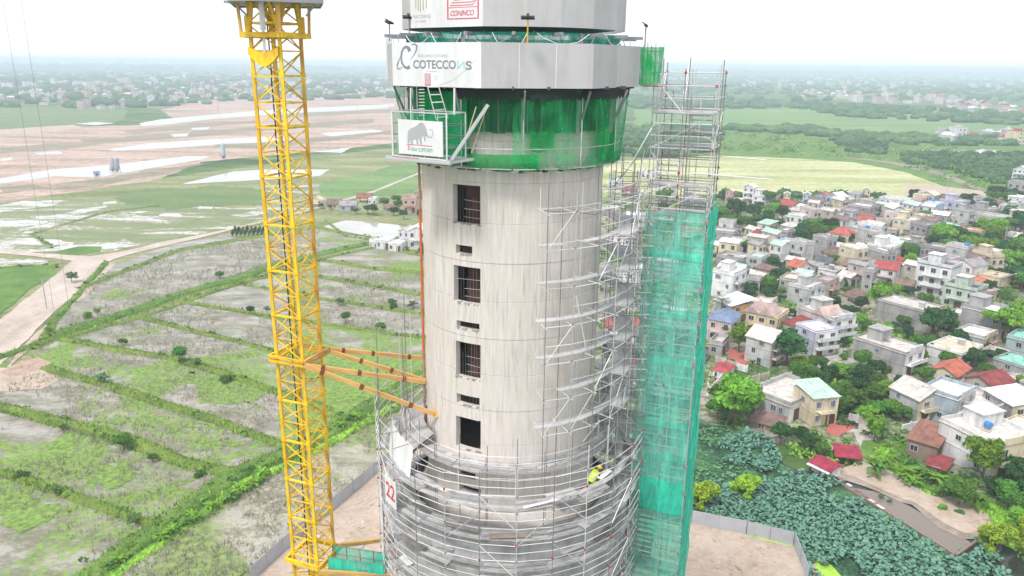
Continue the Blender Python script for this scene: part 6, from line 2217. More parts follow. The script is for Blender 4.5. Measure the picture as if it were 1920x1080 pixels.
HL = [
 (1366, 380, 13, 22, 5, .05, 2, 'pink', 'gablef', 'cream', 'F'), (1401, 383, 19, 32, 7, .05, 3, 'white', 'gablef', 'white', 'F'), (1423, 386, 26, 16, 8, .05, 2, 'white', 'flat', 'white', 'F'),
 (1382, 386, 16, 10, 6, .05, 1, 'cream', 'flat', 'pale', 'F'), (1446, 383, 18, 13, 6, .05, 1, 'beige', 'flat', 'concrete', 'F'), (1474, 382, 11, 18, 5, 0, 2, 'creamyellow', 'gablef', 'pale green', 'F'),
 (1470, 396, 26, 14, 9, .1, 1, 'cream', 'gable', 'red', 'F'), (1486, 406, 20, 11, 8, .05, 1, 'grey', 'flat', 'concrete', 'R'), (1511, 384, 13, 19, 6, 0, 2, 'pale blue', 'gablef', 'pale', 'F'),
 (1537, 388, 20, 22, 8, .05, 2, 'blue grey', 'gablef', 'red', 'F'), (1558, 394, 25, 26, 9, .1, 2, 'blue grey', 'gablef', 'white', 'F'), (1585, 388, 20, 12, 7, .05, 1, 'pale pink', 'flat', 'concrete', 'F'),
 (1598, 385, 17, 18, 7, .05, 2, 'pale green', 'shed', 'grey', 'R'), (1622, 377, 13, 20, 6, 0, 2, 'cream', 'gablef', 'cream', 'F'), (1551, 413, 38, 16, 9, .05, 1, 'beige', 'flat', 'pale', 'R'),
 (1607, 410, 36, 20, 9, .1, 2, 'grey', 'flat', 'white', 'R'), (1616, 426, 30, 13, 8, .05, 2, 'pale pink', 'gable', 'red', 'F'), (1583, 436, 22, 14, 8, .1, 1, 'grey', 'gable', 'grey', 'R'),
 (1611, 437, 20, 15, 8, .1, 2, 'pale pink', 'flat', 'pale', 'F'), (1493, 429, 28, 15, 7, .05, 2, 'pink', 'gable', 'brown', 'F'), (1517, 416, 22, 10, 7, .1, 1, 'white', 'gable', 'white', 'R'),
 (1429, 442, 22, 20, 8, .12, 2, 'pale grey', 'shed', 'pale green', 'R', 'peach'), (1417, 457, 22, 18, 8, .2, 1, 'grey', 'gable', 'dark red', 'R', 'peach'), (1464, 458, 18, 22, 7, .1, 2, 'grey', 'flat', 'white', 'R', 'pink'),
 (1352, 464, 42, 26, 9, .05, 2, 'grey', 'flat', 'concrete', 'R'), (1372, 474, 40, 17, 8, .08, 1, 'pale grey', 'flat', 'concrete', 'R'), (1471, 482, 36, 22, 8, .1, 2, 'pale blue', 'flat', 'white', 'R', 'peach'),
 (1451, 485, 22, 14, 7, .1, 2, 'yellow', 'flat', 'cream', 'R'), (1568, 470, 36, 28, 9, .08, 2, 'cream', 'hip', 'red', 'F'), (1366, 507, 50, 20, 9, .1, 2, 'grey', 'flat', 'concrete', 'R'),
 (1410, 512, 28, 26, 8, .1, 2, 'pale grey', 'flat', 'pale green', 'R'), (1484, 521, 20, 24, 8, .2, 2, 'white', 'gable', 'orange red', 'R', 'white'), (1447, 506, 26, 12, 8, .08, 1, 'brown', 'gable', 'grey', 'R'),
 (1538, 507, 28, 16, 8, .08, 1, 'ochre', 'gable', 'dark grey', 'F'), (1569, 492, 48, 15, 9, .1, 1, 'white', 'gable', 'brown', 'R'), (1591, 516, 26, 20, 8, .08, 2, 'grey', 'gable', 'brown', 'F'),
 (1675, 396, 52, 18, 10, .06, 2, 'white', 'flat', 'concrete', 'F'), (1665, 402, 28, 14, 7, .06, 1, 'white', 'gablef', 'white', 'F'), (1688, 414, 40, 16, 8, .06, 2, 'beige', 'flat', 'pale', 'F'),
 (1734, 390, 24, 24, 9, .05, 2, 'pale green', 'gablef', 'cream', 'F'), (1742, 410, 22, 24, 8, .06, 2, 'pale blue', 'flat', 'white', 'F'), (1778, 404, 34, 22, 9, .08, 2, 'lavender', 'flat', 'pale', 'F'),
 (1788, 416, 26, 12, 7, .08, 1, 'beige', 'flat', 'brown', 'R'), (1714, 398, 16, 18, 7, .05, 1, 'pink', 'flat', 'brown', 'F'), (1690, 440, 34, 24, 8, .06, 2, 'cream', 'flat', 'white', 'R'),
 (1720, 450, 42, 18, 9, .05, 2, 'grey', 'gable', 'grey', 'R'), (1714, 465, 28, 12, 7, .04, 1, 'peach', 'flat', 'brown', 'F'), (1840, 415, 34, 18, 9, .06, 2, 'grey', 'flat', 'concrete', 'R', 'lavender'),
 (1858, 428, 62, 16, 9, .08, 1, 'pale grey', 'flat', 'concrete', 'R', 'pale pink'), (1819, 456, 30, 18, 7, .06, 2, 'orange', 'flat', 'beige', 'R', 'yellow'), (1812, 438, 28, 10, 7, .08, 1, 'beige', 'gable', 'brown', 'R'),
 (1896, 403, 22, 18, 8, .05, 2, 'pale green', 'flat', 'concrete', 'F'), (1903, 372, 28, 24, 8, .05, 2, 'grey', 'flat', 'concrete', 'F'), (1908, 344, 20, 24, 8, .05, 3, 'white', 'gablef', 'white', 'F'),
 (1908, 456, 32, 11, 8, .05, 1, 'beige', 'gable', 'beige' if False else 'pale', 'R'), (1878, 452, 22, 11, 7, .1, 1, 'pale grey', 'gable', 'grey', 'R'),
 (1643, 502, 40, 34, 10, .1, 3, 'white', 'flat', 'pale', 'F'), (1655, 533, 38, 30, 8, .05, 2, 'white', 'gable', 'red', 'F', 'pale pink', (), 'with a pink banner over its shopfront'), (1678, 508, 26, 16, 8, .05, 1, 'pink', 'gable', 'red', 'R'),
 (1752, 492, 32, 22, 8, .06, 2, 'grey', 'flat', 'concrete', 'R'), (1742, 556, 54, 50, 9, .1, 3, 'white', 'flat', 'dark grey', 'F', 'white', ('room',)), (1754, 508, 36, 15, 8, .06, 1, 'grey', 'flat', 'concrete', 'R'),
 (1800, 531, 30, 34, 9, .15, 2, 'white', 'gablef', 'grey', 'F'), (1832, 500, 36, 24, 9, .1, 2, 'white', 'flat', 'pale', 'F'), (1862, 506, 22, 11, 7, .1, 1, 'pale grey', 'flat', 'concrete', 'R'),
 (1806, 540, 40, 14, 9, .15, 1, 'grey', 'gable', 'orange red', 'R', 'white'), (1793, 581, 50, 34, 9, .1, 2, 'pale green', 'flat', 'dark grey', 'F'), (1852, 540, 32, 18, 8, .1, 1, 'cream', 'flat', 'cream', 'F'),
 (1908, 540, 34, 18, 9, .08, 2, 'yellow', 'gablef', 'pale', 'F', 'orange'), (1838, 562, 20, 14, 6, .2, 1, 'pale pink', 'flat', 'pink', 'R'),
 (1352, 560, 40, 44, 9, .15, 3, 'white', 'flat', 'white', 'R'), (1352, 598, 34, 28, 10, .35, 2, 'pale grey', 'shed', 'white', 'R', 'orange'), (1346, 642, 44, 38, 10, .1, 2, 'pale pink', 'hip', 'blue', 'F', 'pale pink'),
 (1425, 628, 58, 34, 9, .12, 2, 'creamyellow', 'flat', 'pale', 'F', 'peach', ('gablet', 'gablet2')), (1478, 555, 38, 26, 9, .08, 2, 'grey', 'flat', 'cream', 'R'), (1494, 570, 38, 28, 9, .15, 2, 'pale grey', 'flat', 'white', 'R', 'white', ('room',)),
 (1536, 555, 28, 24, 8, .12, 2, 'grey', 'flat', 'pink', 'R', 'peach'), (1440, 542, 24, 12, 7, .05, 1, 'ochre', 'gable', 'cream', 'R'), (1522, 632, 64, 40, 9, .32, 3, 'pale grey', 'flat', 'pale', 'R', 'white', ('gablet',)),
 (1505, 662, 36, 42, 8, .38, 3, 'lavender', 'flat', 'white', 'R', 'white'), (1490, 640, 48, 24, 8, .28, 1, 'beige', 'shed', 'dark red', 'R', 'peach'), (1418, 684, 46, 52, 9, .2, 3, 'pale grey', 'gable', 'pale', 'R', 'pale pink'),
 (1340, 668, 24, 20, 7, .1, 1, 'grey', 'flat', 'concrete', 'R'), (1562, 522, 26, 14, 7, .1, 1, 'pale pink', 'gable', 'pink', 'R'), (1590, 570, 26, 12, 7, .2, 1, 'beige', 'shed', 'brown', 'R'),
 (1425, 580, 34, 10, 7, .1, 1, 'pale pink', 'flat', 'pale', 'R'), (1622, 548, 16, 34, 8, .05, 2, 'grey', 'flat', 'concrete', 'R'), (1688, 612, 88, 32, 10, .14, 2, 'grey', 'flat', 'concrete', 'R', 'peach'),
 (1832, 632, 60, 40, 10, .12, 2, 'grey', 'flat', 'white', 'R', 'peach'), (1788, 606, 20, 14, 6, .1, 1, 'beige', 'flat', 'white', 'R'), (1880, 632, 34, 14, 8, .15, 1, 'cream', 'flat', 'pink', 'R'),
 (1440, 778, 74, 26, 15, .28, 1, 'pale grey', 'flat', 'pale', 'R', 'white'), (1543, 798, 40, 46, 8, -.35, 2, 'cream', 'shed', 'pale green', 'F', 'cream'), (1642, 690, 88, 36, 9, .2, 2, 'grey', 'flat', 'pale', 'R', 'white'),
 (1764, 690, 54, 28, 12, .15, 2, 'white', 'flat', 'cream', 'R', 'grey'), (1812, 658, 44, 24, 9, .12, 2, 'pale grey', 'flat', 'white', 'R', 'peach'), (1850, 686, 30, 14, 7, .12, 1, 'pale pink', 'flat', 'pale', 'R'),
 (1764, 724, 42, 26, 9, .12, 2, 'cream', 'gablef', 'orange red', 'R', 'beige'), (1690, 778, 48, 42, 9, .34, 2, 'pale grey', 'gable', 'pale', 'R', 'cream'), (1752, 790, 56, 42, 10, .15, 2, 'blue grey', 'flat', 'white', 'R', 'pale grey'),
 (1830, 742, 44, 26, 9, .2, 2, 'beige', 'gablef', 'dark red', 'R', 'pink'), (1888, 712, 50, 24, 9, .15, 2, 'grey', 'flat', 'teal', 'R', 'pale pink'), (1906, 678, 40, 32, 9, .08, 2, 'teal grey', 'flat', 'teal', 'R'),
 (1806, 796, 62, 26, 12, .2, 1, 'pale grey', 'flat', 'pale', 'R'), (1862, 792, 44, 38, 8, .45, 2, 'grey', 'shed', 'white', 'R', 'cream'), (1800, 876, 84, 52, 12, .34, 2, 'white', 'flat', 'pale', 'R', 'cream'),
 (1872, 852, 30, 38, 9, .2, 2, 'cream', 'flat', 'pale', 'F', 'cream'), (1904, 842, 34, 22, 9, .1, 1, 'peach', 'flat', 'grey', 'F'), (1724, 862, 46, 26, 9, .1, 1, 'brown', 'shed', 'rust', 'R'),
 (1752, 888, 22, 8, 5, .1, 1, 'brown', 'shed', 'dark red', 'R'), (1432, 808, 52, 10, 5, .12, 1, 'brown', 'shed', 'brown', 'R'), (1915, 770, 20, 40, 8, .2, 2, 'pale grey', 'flat', 'grey', 'R'),
 (1350, 712, 28, 14, 6, .1, 1, 'white', 'hip', 'red', 'F', None, (), 'like a small pavilion'), (1895, 740, 50, 16, 8, .2, 1, 'grey', 'flat', 'concrete', 'R'), (1375, 520, 18, 10, 6, .1, 1, 'grey', 'gable', 'grey', 'R'),
 (1716, 850, 20, 10, 4, .1, 1, 'white', 'flat', 'pale', 'R'), (1590, 400, 14, 10, 6, .05, 1, 'white', 'flat', 'pale', 'F'), (1640, 440, 18, 12, 6, .05, 1, 'brown', 'hip', 'brown', 'F'), (1660, 455, 20, 10, 6, .05, 1, 'brown', 'gable', 'brown', 'F'),
 (1675, 463, 18, 9, 6, .05, 1, 'grey', 'gable', 'dark grey', 'F'), (1760, 425, 20, 12, 6, .05, 1, 'beige', 'gable', 'grey', 'R'), (1790, 455, 26, 8, 6, .1, 1, 'grey', 'gable', 'grey', 'R'), (1765, 448, 16, 8, 6, .05, 1, 'white', 'flat', 'pale', 'F'),
 (1455, 520, 22, 10, 6, .1, 1, 'brown', 'gable', 'brown', 'R'), (1395, 455, 20, 8, 6, .05, 1, 'brown', 'gable', 'brown', 'R'), (1440, 424, 24, 9, 6, .05, 1, 'brown', 'gable', 'brown', 'F'), (1350, 405, 30, 7, 6, .05, 1, 'pink', 'gable', 'brown', 'F'),
 # seen through the scaffold
 (1150, 356, 22, 14, 7, .05, 2, 'white', 'flat', 'white', 'F'), (1176, 372, 26, 18, 8, .05, 2, 'pale pink', 'gable', 'red', 'F'), (1140, 420, 30, 26, 9, .05, 2, 'cream', 'flat', 'white', 'R', 'pink'), (1185, 436, 44, 28, 9, .05, 2, 'white', 'flat', 'white', 'F'),
 (1160, 470, 50, 22, 10, .05, 2, 'white', 'flat', 'pale', 'F'), (1245, 370, 30, 20, 9, .05, 2, 'white', 'flat', 'pale', 'F'), (1290, 390, 34, 16, 9, .05, 2, 'pale grey', 'flat', 'concrete', 'F'), (1240, 420, 40, 22, 9, .05, 2, 'pale pink', 'gable', 'red', 'F'),
 (1290, 452, 44, 20, 9, .05, 2, 'cream', 'gable', 'red', 'F'), (1250, 520, 54, 26, 10, .05, 2, 'grey', 'flat', 'concrete', 'R'), (1180, 530, 40, 20, 9, .05, 1, 'white', 'flat', 'white', 'R'), (1160, 640, 60, 30, 10, .1, 2, 'white', 'gable', 'red', 'F'),
 (1250, 620, 56, 26, 10, .1, 2, 'grey', 'flat', 'pale', 'R'), (1190, 700, 60, 24, 10, .1, 1, 'pink', 'gable', 'dark red', 'F'), (1290, 690, 40, 26, 9, .1, 1, 'pale grey', 'gable', 'dark grey', 'R'), (1215, 335, 30, 10, 8, .05, 1, 'white', 'flat', 'pale', 'F'),
 # hamlet at the left
 (592, 388, 24, 14, 7, .05, 2, 'cream', 'gablef', 'cream', 'F'), (625, 393, 26, 13, 7, .05, 1, 'cream', 'gable', 'brown', 'R'), (652, 396, 32, 13, 8, .03, 1, 'blue grey', 'gable', 'grey', 'F'), (683, 380, 28, 12, 8, .02, 2, 'cream', 'gable', 'rust', 'F'),
 (768, 400, 26, 26, 8, .03, 2, 'pink', 'flat', 'pink', 'F', 'pink'), (783, 374, 13, 14, 6, .03, 2, 'grey', 'flat', 'concrete', 'F'), (733, 398, 24, 9, 7, .03, 1, 'beige', 'gable', 'brown', 'R'), (698, 383, 14, 8, 6, .05, 1, 'white', 'flat', 'teal', 'F'),
 (718, 468, 26, 16, 7, .12, 1, 'white', 'flat', 'white', 'F'), (741, 472, 26, 14, 6, .1, 1, 'white', 'flat', 'white', 'F'), (757, 462, 18, 30, 8, .1, 2, 'white', 'gablef', 'pale', 'F', 'white'), (782, 468, 34, 38, 9, .05, 2, 'white', 'gablef', 'white', 'F', 'white', (), 'tallest of the white cluster by the pond'), (700, 465, 9, 10, 4, .1, 1, 'white', 'flat', 'pale', 'F'),
]
for e in HL:
    house(*e)
random.seed(61)
NB_ = len(HOUSES)
def clash(x, y, r):
    for H_ in HOUSES:
        t = H_[0]
        dx, dy = x - t.location.x, y - t.location.y
        c, s = math.cos(-H_[11]), math.sin(-H_[11])
        u, v = dx * c - dy * s, dx * s + dy * c
        if abs(u) < H_[8] / 2 + r and -r * 1.3 < v < H_[9] + r:
            return True
    return False
cnt = 0
for _ in range(4000):
    if cnt >= 115:
        break
    px, py = random.uniform(1345, 1915), random.uniform(392, 700) ** 1.0
    if py > 555:
        continue
    if px < 1480 and py < 440 or 1490 < px < 1560 and 425 < py < 480 or 1740 < px < 1860 and 440 < py < 500 or px > 1860 and 430 < py < 560:
        continue
    g = G(px, py)
    if clash(g.x, g.y, 2.6) or (1560 < px < 1780 and 612 < py < 675) or (1330 < px < 1660 and py > 665):
        continue
    sc_ = CAM_F / (g - CAMP).length
    st_ = random.choice((1, 1, 2, 2))
    wc = random.choice(('white', 'pale grey', 'grey', 'beige', 'cream', 'pale pink', 'white', 'white', 'pale grey'))
    rf = random.choice(('flat', 'flat', 'gable', 'shed', 'gable'))
    rc = random.choice(('white', 'pale', 'concrete', 'grey', 'brown', 'pale green', 'pale', 'brown', 'white') if rf != 'flat' else ('white', 'pale', 'concrete', 'grey'))
    house(px, py, random.uniform(3.5, 6.5) * sc_, (3.0 + 2.8 * (st_ - 1)) * sc_, random.uniform(3.5, 6), random.uniform(.04, .25), st_, wc, rf, rc, random.choice('RRF'))
    cnt += 1
for H_ in HOUSES:                    # keep the photo's plaster from turning into one flat tone: weathered strip handled in material
    pass

# pond sheds
def shed(px, py, wpx, hpx, dep, slope, label, wall=True):
    g = G(px, py); v = g - CAMP; hd = math.hypot(v.x, v.y); dist = v.length
    rz = -(math.atan2(v.x, v.y) + math.atan(slope * hd / CAM_H))
    L = .82 * wpx * dist / CAM_F / math.cos(math.atan(slope * hd / CAM_H)); dep *= .75; h = hpx * .75 * dist / CAM_F
    t = thing('pond_shed', label, 'shed', (g.x, g.y, 0.25), rz)
    if wall:
        b = MB()
        b.box((0, .06, h * .28), (L, .12, h * .56)); b.box((-L / 2 + .06, dep / 2, h * .45), (.12, dep - .13, h * .9)); b.box((L / 2 - .06, dep / 2, h * .45), (.12, dep - .13, h * .9)); b.box((0, dep - .06, h * .5), (L - .26, .12, h))
        b.build('wall', wmat('white'), t, False)
    for x in (-L / 2 + .15, 0, L / 2 - .15):
        for y in (-.1, dep - .2):
            b = MB(); b.box((x, y, h * .5), (.12, .12, h)); b.build('post', M_BARK, t, False)
    n_ = max(4, int(L / 1.0))
    for i in range(n_):              # roof sheets one by one
        x0, x1 = -L / 2 - .2 + (L + .4) * i / n_, -L / 2 - .2 + (L + .4) * (i + 1) / n_ + .04
        b = MB()
        zf, zr, zb = h * .86, h * 1.15, h * .95
        for (ya, za_, yb, zb_) in ((-.5, zf, dep * .5, zr), (dep * .5, zr, dep + .4, zb)):
            dz = .015 * (i % 2)
            b.add([(x0, ya, za_ + dz), (x1, ya, za_ + dz), (x1, yb, zb_ + dz), (x0, yb, zb_ + dz), (x0, ya, za_ + dz - .05), (x1, ya, za_ + dz - .05), (x1, yb, zb_ + dz - .05), (x0, yb, zb_ + dz - .05)], [(0, 1, 2, 3), (7, 6, 5, 4), (0, 4, 5, 1), (1, 5, 6, 2), (2, 6, 7, 3), (3, 7, 4, 0)])
        b.build('roof_sheet', rmat('crimson'), t, False)
    if wall:
        b = MB(); b.add([(-L / 2 - .1, -.9, h * .7), (L / 2 + .1, -.9, h * .7), (L / 2 + .1, -.1, h * .84), (-L / 2 - .1, -.1, h * .84)], [(0, 1, 2, 3)]); b.build('awning', wmat('white'), t, False)
    return t
shed(1537, 892, 42, 24, 3.2, .32, 'small white shed with crimson roof at the corner of the lotus pond')
shed(1588, 873, 46, 22, 4.5, -.1, 'open shed under a crimson sheet roof behind the sand bank', wall=False)
# low wall round the basin and pier planks
bw = thing('basin_wall', 'low brown brick wall running along the grey basin beside the lotus pond', 'wall', tuple(G(1690, 985)))
wl_ = [(1548, 894), (1600, 928), (1690, 984), (1791, 1048), (1828, 1022)]
for (a, c) in zip(wl_[:-1], wl_[1:]):
    p, q = G(*a), G(*c)
    n_ = max(2, int((q - p).length / 3))
    for i in range(n_):
        b = MB(); b.beam(p.lerp(q, i / n_) + Vector((0, 0, .35)), p.lerp(q, (i + .985) / n_) + Vector((0, 0, .35)), .28, .55)
        b.build('wall_segment', simple('wall_brick_brown', (0.24, 0.17, 0.15), .9, .3, 2), bw)
random.seed(8)
for i in range(7):
    b = MB(); p = G(1556 + i * 14, 896 + i * 10)
    d = (G(1791, 1048) - G(1548, 894)).normalized() * random.uniform(.8, 1.6)
    b.beam(p + Vector((0.3, .2, .68)), p + d + Vector((.3, .2, .7)), .5, .06)
    tag(b.build('loose_board', random.choice((wmat('white'), wmat('pale pink'), M_BARK))), 'weathered board laid along the brown basin wall', 'board', 'boards along the basin wall')
bw2 = thing('bank_wall', 'low concrete edging between the sand bank and the green slope', 'wall', tuple(G(1700, 905)))
for a, c in (((1618, 868), (1655, 886)), ((1655, 886), (1700, 912)), ((1700, 912), (1722, 928))):
    p, q = G(*a), G(*c)
    for i in range(3):
        b = MB(); b.beam(p.lerp(q, i / 3) + Vector((0, 0, .4)), p.lerp(q, (i + .98) / 3) + Vector((0, 0, .4)), .2, .4)
        b.build('wall_segment', MATS['light_concrete'], bw2)
# yard walls in village: fences of blocks
YW = [((1330, 742), (1365, 700), 'white lattice fence beside the red roofed pavilion'), ((1385, 725), (1440, 712), 'pale garden wall beside the lane behind the long concrete roof'), ((1590, 790), (1640, 800), 'low plaster wall by the red courtyard'),
      ((1690, 812), (1738, 800), 'mossy garden wall in front of the blue grey house'), ((1340, 680), (1400, 700), 'brick yard wall beside the lane'), ((1875, 565), (1900, 640), 'long pink yard wall beside the right hand lane')]
for a, c, lb in YW:
    t = thing('yard_wall', lb, 'wall', tuple(G(*a)))
    p, q = G(*a), G(*c)
    n_ = max(3, int((q - p).length / 2.5))
    for i in range(n_):
        b = MB(); b.beam(p.lerp(q, i / n_) + Vector((0, 0, .8)), p.lerp(q, (i + .96) / n_) + Vector((0, 0, .8)), .18, 1.4)
        b.box(p.lerp(q, (i + .98) / n_) + Vector((0, 0, .9)), (.3, .3, 1.7))
        b.build('wall_segment', wmat(random.choice(('pale pink', 'white', 'beige'))), t)
# the pink shop banner
bp = AtY(1655, 522, G(1655, 533).y - 1.5)
# ------------------------------------------------------------------ site fences
def site_fence(pts, name, label, close=False):
    t = thing('hoarding_fence', label, 'fence', tuple(G(*pts[0])))
    k = 0
    for a, c in zip(pts[:-1], pts[1:]):
        p, q = G(*a), G(*c)
        n_ = int((q - p).length / 2.4)
        for i in range(n_):
            u, v = p.lerp(q, i / n_), p.lerp(q, (i + .97) / n_)
            jit = Vector((random.uniform(-.05, .05), random.uniform(-.05, .05), 0))
            b = MB(); b.beam(u + jit + Vector((0, 0, 1.2)), v + jit + Vector((0, 0, 1.2)), .05, 1.95)
            link('panel', b.mesh('panel', simple('fence_panel', (0.40, 0.42, 0.45), .5, .1, .6, metal=.2, rnd=.12)), t)
            b = MB(); b.box(u + Vector((-.02, .06, 1.25)), (.08, .08, 2.3)); link('post', b.mesh('post', M_GALVD), t)
site_fence([(470, 1094), (560, 1012), (620, 964), (702, 893), (760, 845)], 'f', 'long pale grey metal panel fence along the left edge of the sandy site')
site_fence([(1180, 957), (1296, 984), (1400, 1005), (1488, 1026), (1514, 1094)], 'f', 'pale grey metal panel fence between the sandy site and the lotus pond')

# ------------------------------------------------------------------ lotus leaves, reeds, undergrowth
def in_poly(x, y, P):
    c = np.zeros(len(x), bool)
    n = len(P)
    j = n - 1
    for i in range(n):
        xi, yi = P[i]; xj, yj = P[j]
        m = ((yi > y) != (yj > y)) & (x < (xj - xi) * (y - yi) / (yj - yi + 1e-12) + xi)
        c ^= m
        j = i
    return c
def scatter(pts_px, dens, world=False):
    P = [(G(x, y).x, G(x, y).y) for x, y in pts_px]
    xs, ys = [p[0] for p in P], [p[1] for p in P]
    A_ = (max(xs) - min(xs)) * (max(ys) - min(ys))
    n = int(A_ * dens)
    x = rng.uniform(min(xs), max(xs), n); y = rng.uniform(min(ys), max(ys), n)
    k = in_poly(x, y, P)
    return x[k], y[k]
def vnoise(x, y, s, seed=0.0):
    return np.array([noise.noise(Vector((a * s, b_ * s, seed))) for a, b_ in zip(x, y)])
def lotus(pts, dens, m, thr=-0.25, smin=.35, smax=.75, hmax=1.0):
    x, y = scatter(pts, dens)
    k = vnoise(x, y, .09, 4) + 0.4 * vnoise(x, y, .35, 9) > thr
    x, y = x[k], y[k]
    n = len(x)
    r_ = rng.uniform(smin, smax, n)
    h = rng.uniform(.25, hmax, n) + .18
    t1, t2 = rng.normal(0, .42, n), rng.normal(0, .42, n)
    th = rng.uniform(0, 6.28, n)
    V = np.zeros((n, 7, 3))
    V[:, 0] = np.stack([x, y, h - .12 * r_], 1)
    for i in range(6):
        a = th + i * PI / 3
        rr = r_ * rng.uniform(.85, 1.1, n)
        dx, dy = rr * np.cos(a), rr * np.sin(a)
        V[:, i + 1] = np.stack([x + dx, y + dy, h + dx * t1 + dy * t2 + rng.uniform(0, .12, n)], 1)
    F = np.zeros((n, 6, 3), int)
    base = np.arange(n) * 7
    for i in range(6):
        F[:, i] = np.stack([base, base + i + 1, base + (i + 1) % 6 + 1], 1)
    return V.reshape(-1, 3), F.reshape(-1, 3)
LP = [(1560, 905), (1600, 935), (1690, 992), (1760, 1040), (1790, 1060), (1850, 1030), (1862, 1040), (1900, 1090), (1800, 1240), (1560, 1200), (1516, 1090), (1490, 1026), (1400, 1004), (1300, 978), (1290, 950), (1390, 918), (1480, 905), (1540, 900)]
V1, F1 = lotus(LP, 19.0, L_LOT, -0.5, .11, .30)
V2, F2 = lotus([(1350, 835), (1400, 812), (1445, 830), (1466, 870), (1440, 895), (1380, 880), (1330, 862)], 15, L_LOT, -0.35, .11, .30)
V3, F3 = lotus([(1300, 900), (1420, 900), (1500, 890), (1540, 895), (1500, 905), (1420, 920), (1300, 945)], 3, L_LOT, 0.0, .15, .4)
V4_, F4_ = lotus([(1150, 800), (1320, 800), (1320, 960), (1150, 930)], 1.0, L_LOT, 0.0)
VV = np.concatenate([V1, V2, V3, V4_]); FF = np.concatenate([F1, F2 + len(V1), F3 + len(V1) + len(V2), F4_ + len(V1) + len(V2) + len(V3)])
tag(link('lotus_leaves', npmesh('lotus_leaves', VV, FF, L_LOT, k=3)), 'dense bed of blue-green lotus leaves covering the pond', 'lotus leaves', kind='stuff')
Va, Fa = lotus([(1300, 805), (1380, 808), (1350, 835), (1330, 862), (1380, 880), (1440, 900), (1300, 935), (1300, 900)], 3.0, L_LOT2, -0.3, .12, .3, .3)
Vb, Fb = lotus([(1800, 1030), (1860, 1000), (1900, 1060), (1920, 1100), (1800, 1100)], 2.5, L_LOT2, -0.1, .25, .5, .4)
tag(link('water_weeds', npmesh('water_weeds', np.concatenate([Va, Vb]), np.concatenate([Fa, Fb + len(Va)]), L_LOT2, k=3)), 'pale green floating weeds at the margins of the lotus pond', 'water weeds', kind='stuff')
def tufts(name, regions, m, h0, h1, w, label, lean=.25, per=3, thr=-9):
    Vs, n0 = [], 0
    for pts, dens in regions:
        x, y = scatter(pts, dens)
        if thr > -9:
            k = vnoise(x, y, .07, 2) + .5 * vnoise(x, y, .3, 5) > thr
            x, y = x[k], y[k]
        n = len(x)
        for j in range(per):
            a = rng.uniform(0, 6.28, n); h = rng.uniform(h0, h1, n); ww = w * rng.uniform(.6, 1.3, n)
            ox, oy = x + rng.normal(0, .12, n), y + rng.normal(0, .12, n)
            V = np.zeros((n, 3, 3))
            V[:, 0] = np.stack([ox - ww * np.cos(a), oy - ww * np.sin(a), np.full(n, .14)], 1)
            V[:, 1] = np.stack([ox + ww * np.cos(a), oy + ww * np.sin(a), np.full(n, .14)], 1)
            V[:, 2] = np.stack([ox + rng.normal(0, lean, n) * h, oy + rng.normal(0, lean, n) * h, .14 + h], 1)
            Vs.append(V.reshape(-1, 3))
    V = np.concatenate(Vs)
    o = link(name, npmesh(name, V, np.arange(len(V)).reshape(-1, 3), m, k=3))
    return tag(o, label, 'vegetation', kind='stuff')
M_REED = simple('dry_reed_blade', (0.40, 0.38, 0.30), .9, .3, .05, kind='Position') if False else ground_mat('reed_blade', [(0.3, (0.20, 0.20, 0.12)), (0.5, (0.36, 0.34, 0.26)), (0.7, (0.52, 0.48, 0.42))], .3, 3, .6)
M_BLADE = ground_mat('grass_blade', [(0.3, (0.07, 0.17, 0.02)), (0.5, (0.17, 0.34, 0.04)), (0.72, (0.34, 0.48, 0.08))], .25, 2.5, .5)
tufts('reeds', [([(180, 1090), (300, 1010), (480, 895), (560, 868), (690, 775), (760, 780), (760, 830), (695, 880), (560, 990), (440, 1090)], 3.0),
                ([(0, 760), (250, 842), (440, 896), (300, 984), (0, 884)], 1.8), ([(0, 680), (110, 636), (330, 680), (525, 742), (540, 845), (440, 888), (250, 830), (0, 760)], 1.5),
                ([(0, 896), (290, 994), (140, 1100), (-50, 1100)], 1.5), ([(110, 632), (350, 570), (535, 606), (540, 730), (340, 672)], 1.5), ([(160, 540), (330, 473), (600, 430), (600, 474), (330, 560), (110, 622)], 1.5),
                ([(590, 500), (790, 516), (790, 640), (600, 606)], 1.5)], M_REED, .35, 1.0, .06, 'dry reeds and stubble standing in the flooded paddies', thr=-.15)
tufts('grass', [([(150, 1090), (300, 990), (440, 890), (545, 855), (720, 750), (760, 765), (560, 870), (330, 1010), (200, 1090)], 9),
                ([(0, 760), (250, 830), (450, 888), (440, 902), (250, 848), (0, 775)], 3.0), ([(85, 688), (250, 732), (530, 828), (520, 842), (250, 748), (90, 696)], 2.2), ([(0, 882), (300, 984), (290, 998), (0, 898)], 2.5),
                ([(60, 650), (110, 628), (420, 530), (600, 476), (600, 490), (430, 542), (110, 645)], 1.6), ([(340, 670), (530, 735), (525, 745), (330, 682)], 1.5),
                ([(445, 1094), (545, 1000), (610, 950), (690, 880), (702, 888), (620, 962), (560, 1010), (465, 1094)], 3),
                ([(1600, 868), (1700, 900), (1790, 925), (1850, 940), (1940, 960), (1940, 1080), (1860, 1000), (1800, 940), (1730, 928), (1640, 875)], 4), ([(1575, 622), (1770, 655), (1745, 672), (1580, 645)], 2.5),
                ([(1410, 722), (1500, 700), (1600, 720), (1590, 745), (1440, 735)], 3), ([(1640, 840), (1700, 830), (1720, 900), (1640, 870)], 3), ([(1330, 470), (1360, 470), (1360, 700), (1330, 740)], 1)], M_BLADE, .25, .8, .09, 'green grass and weeds on banks and paddy bunds')
bv = []
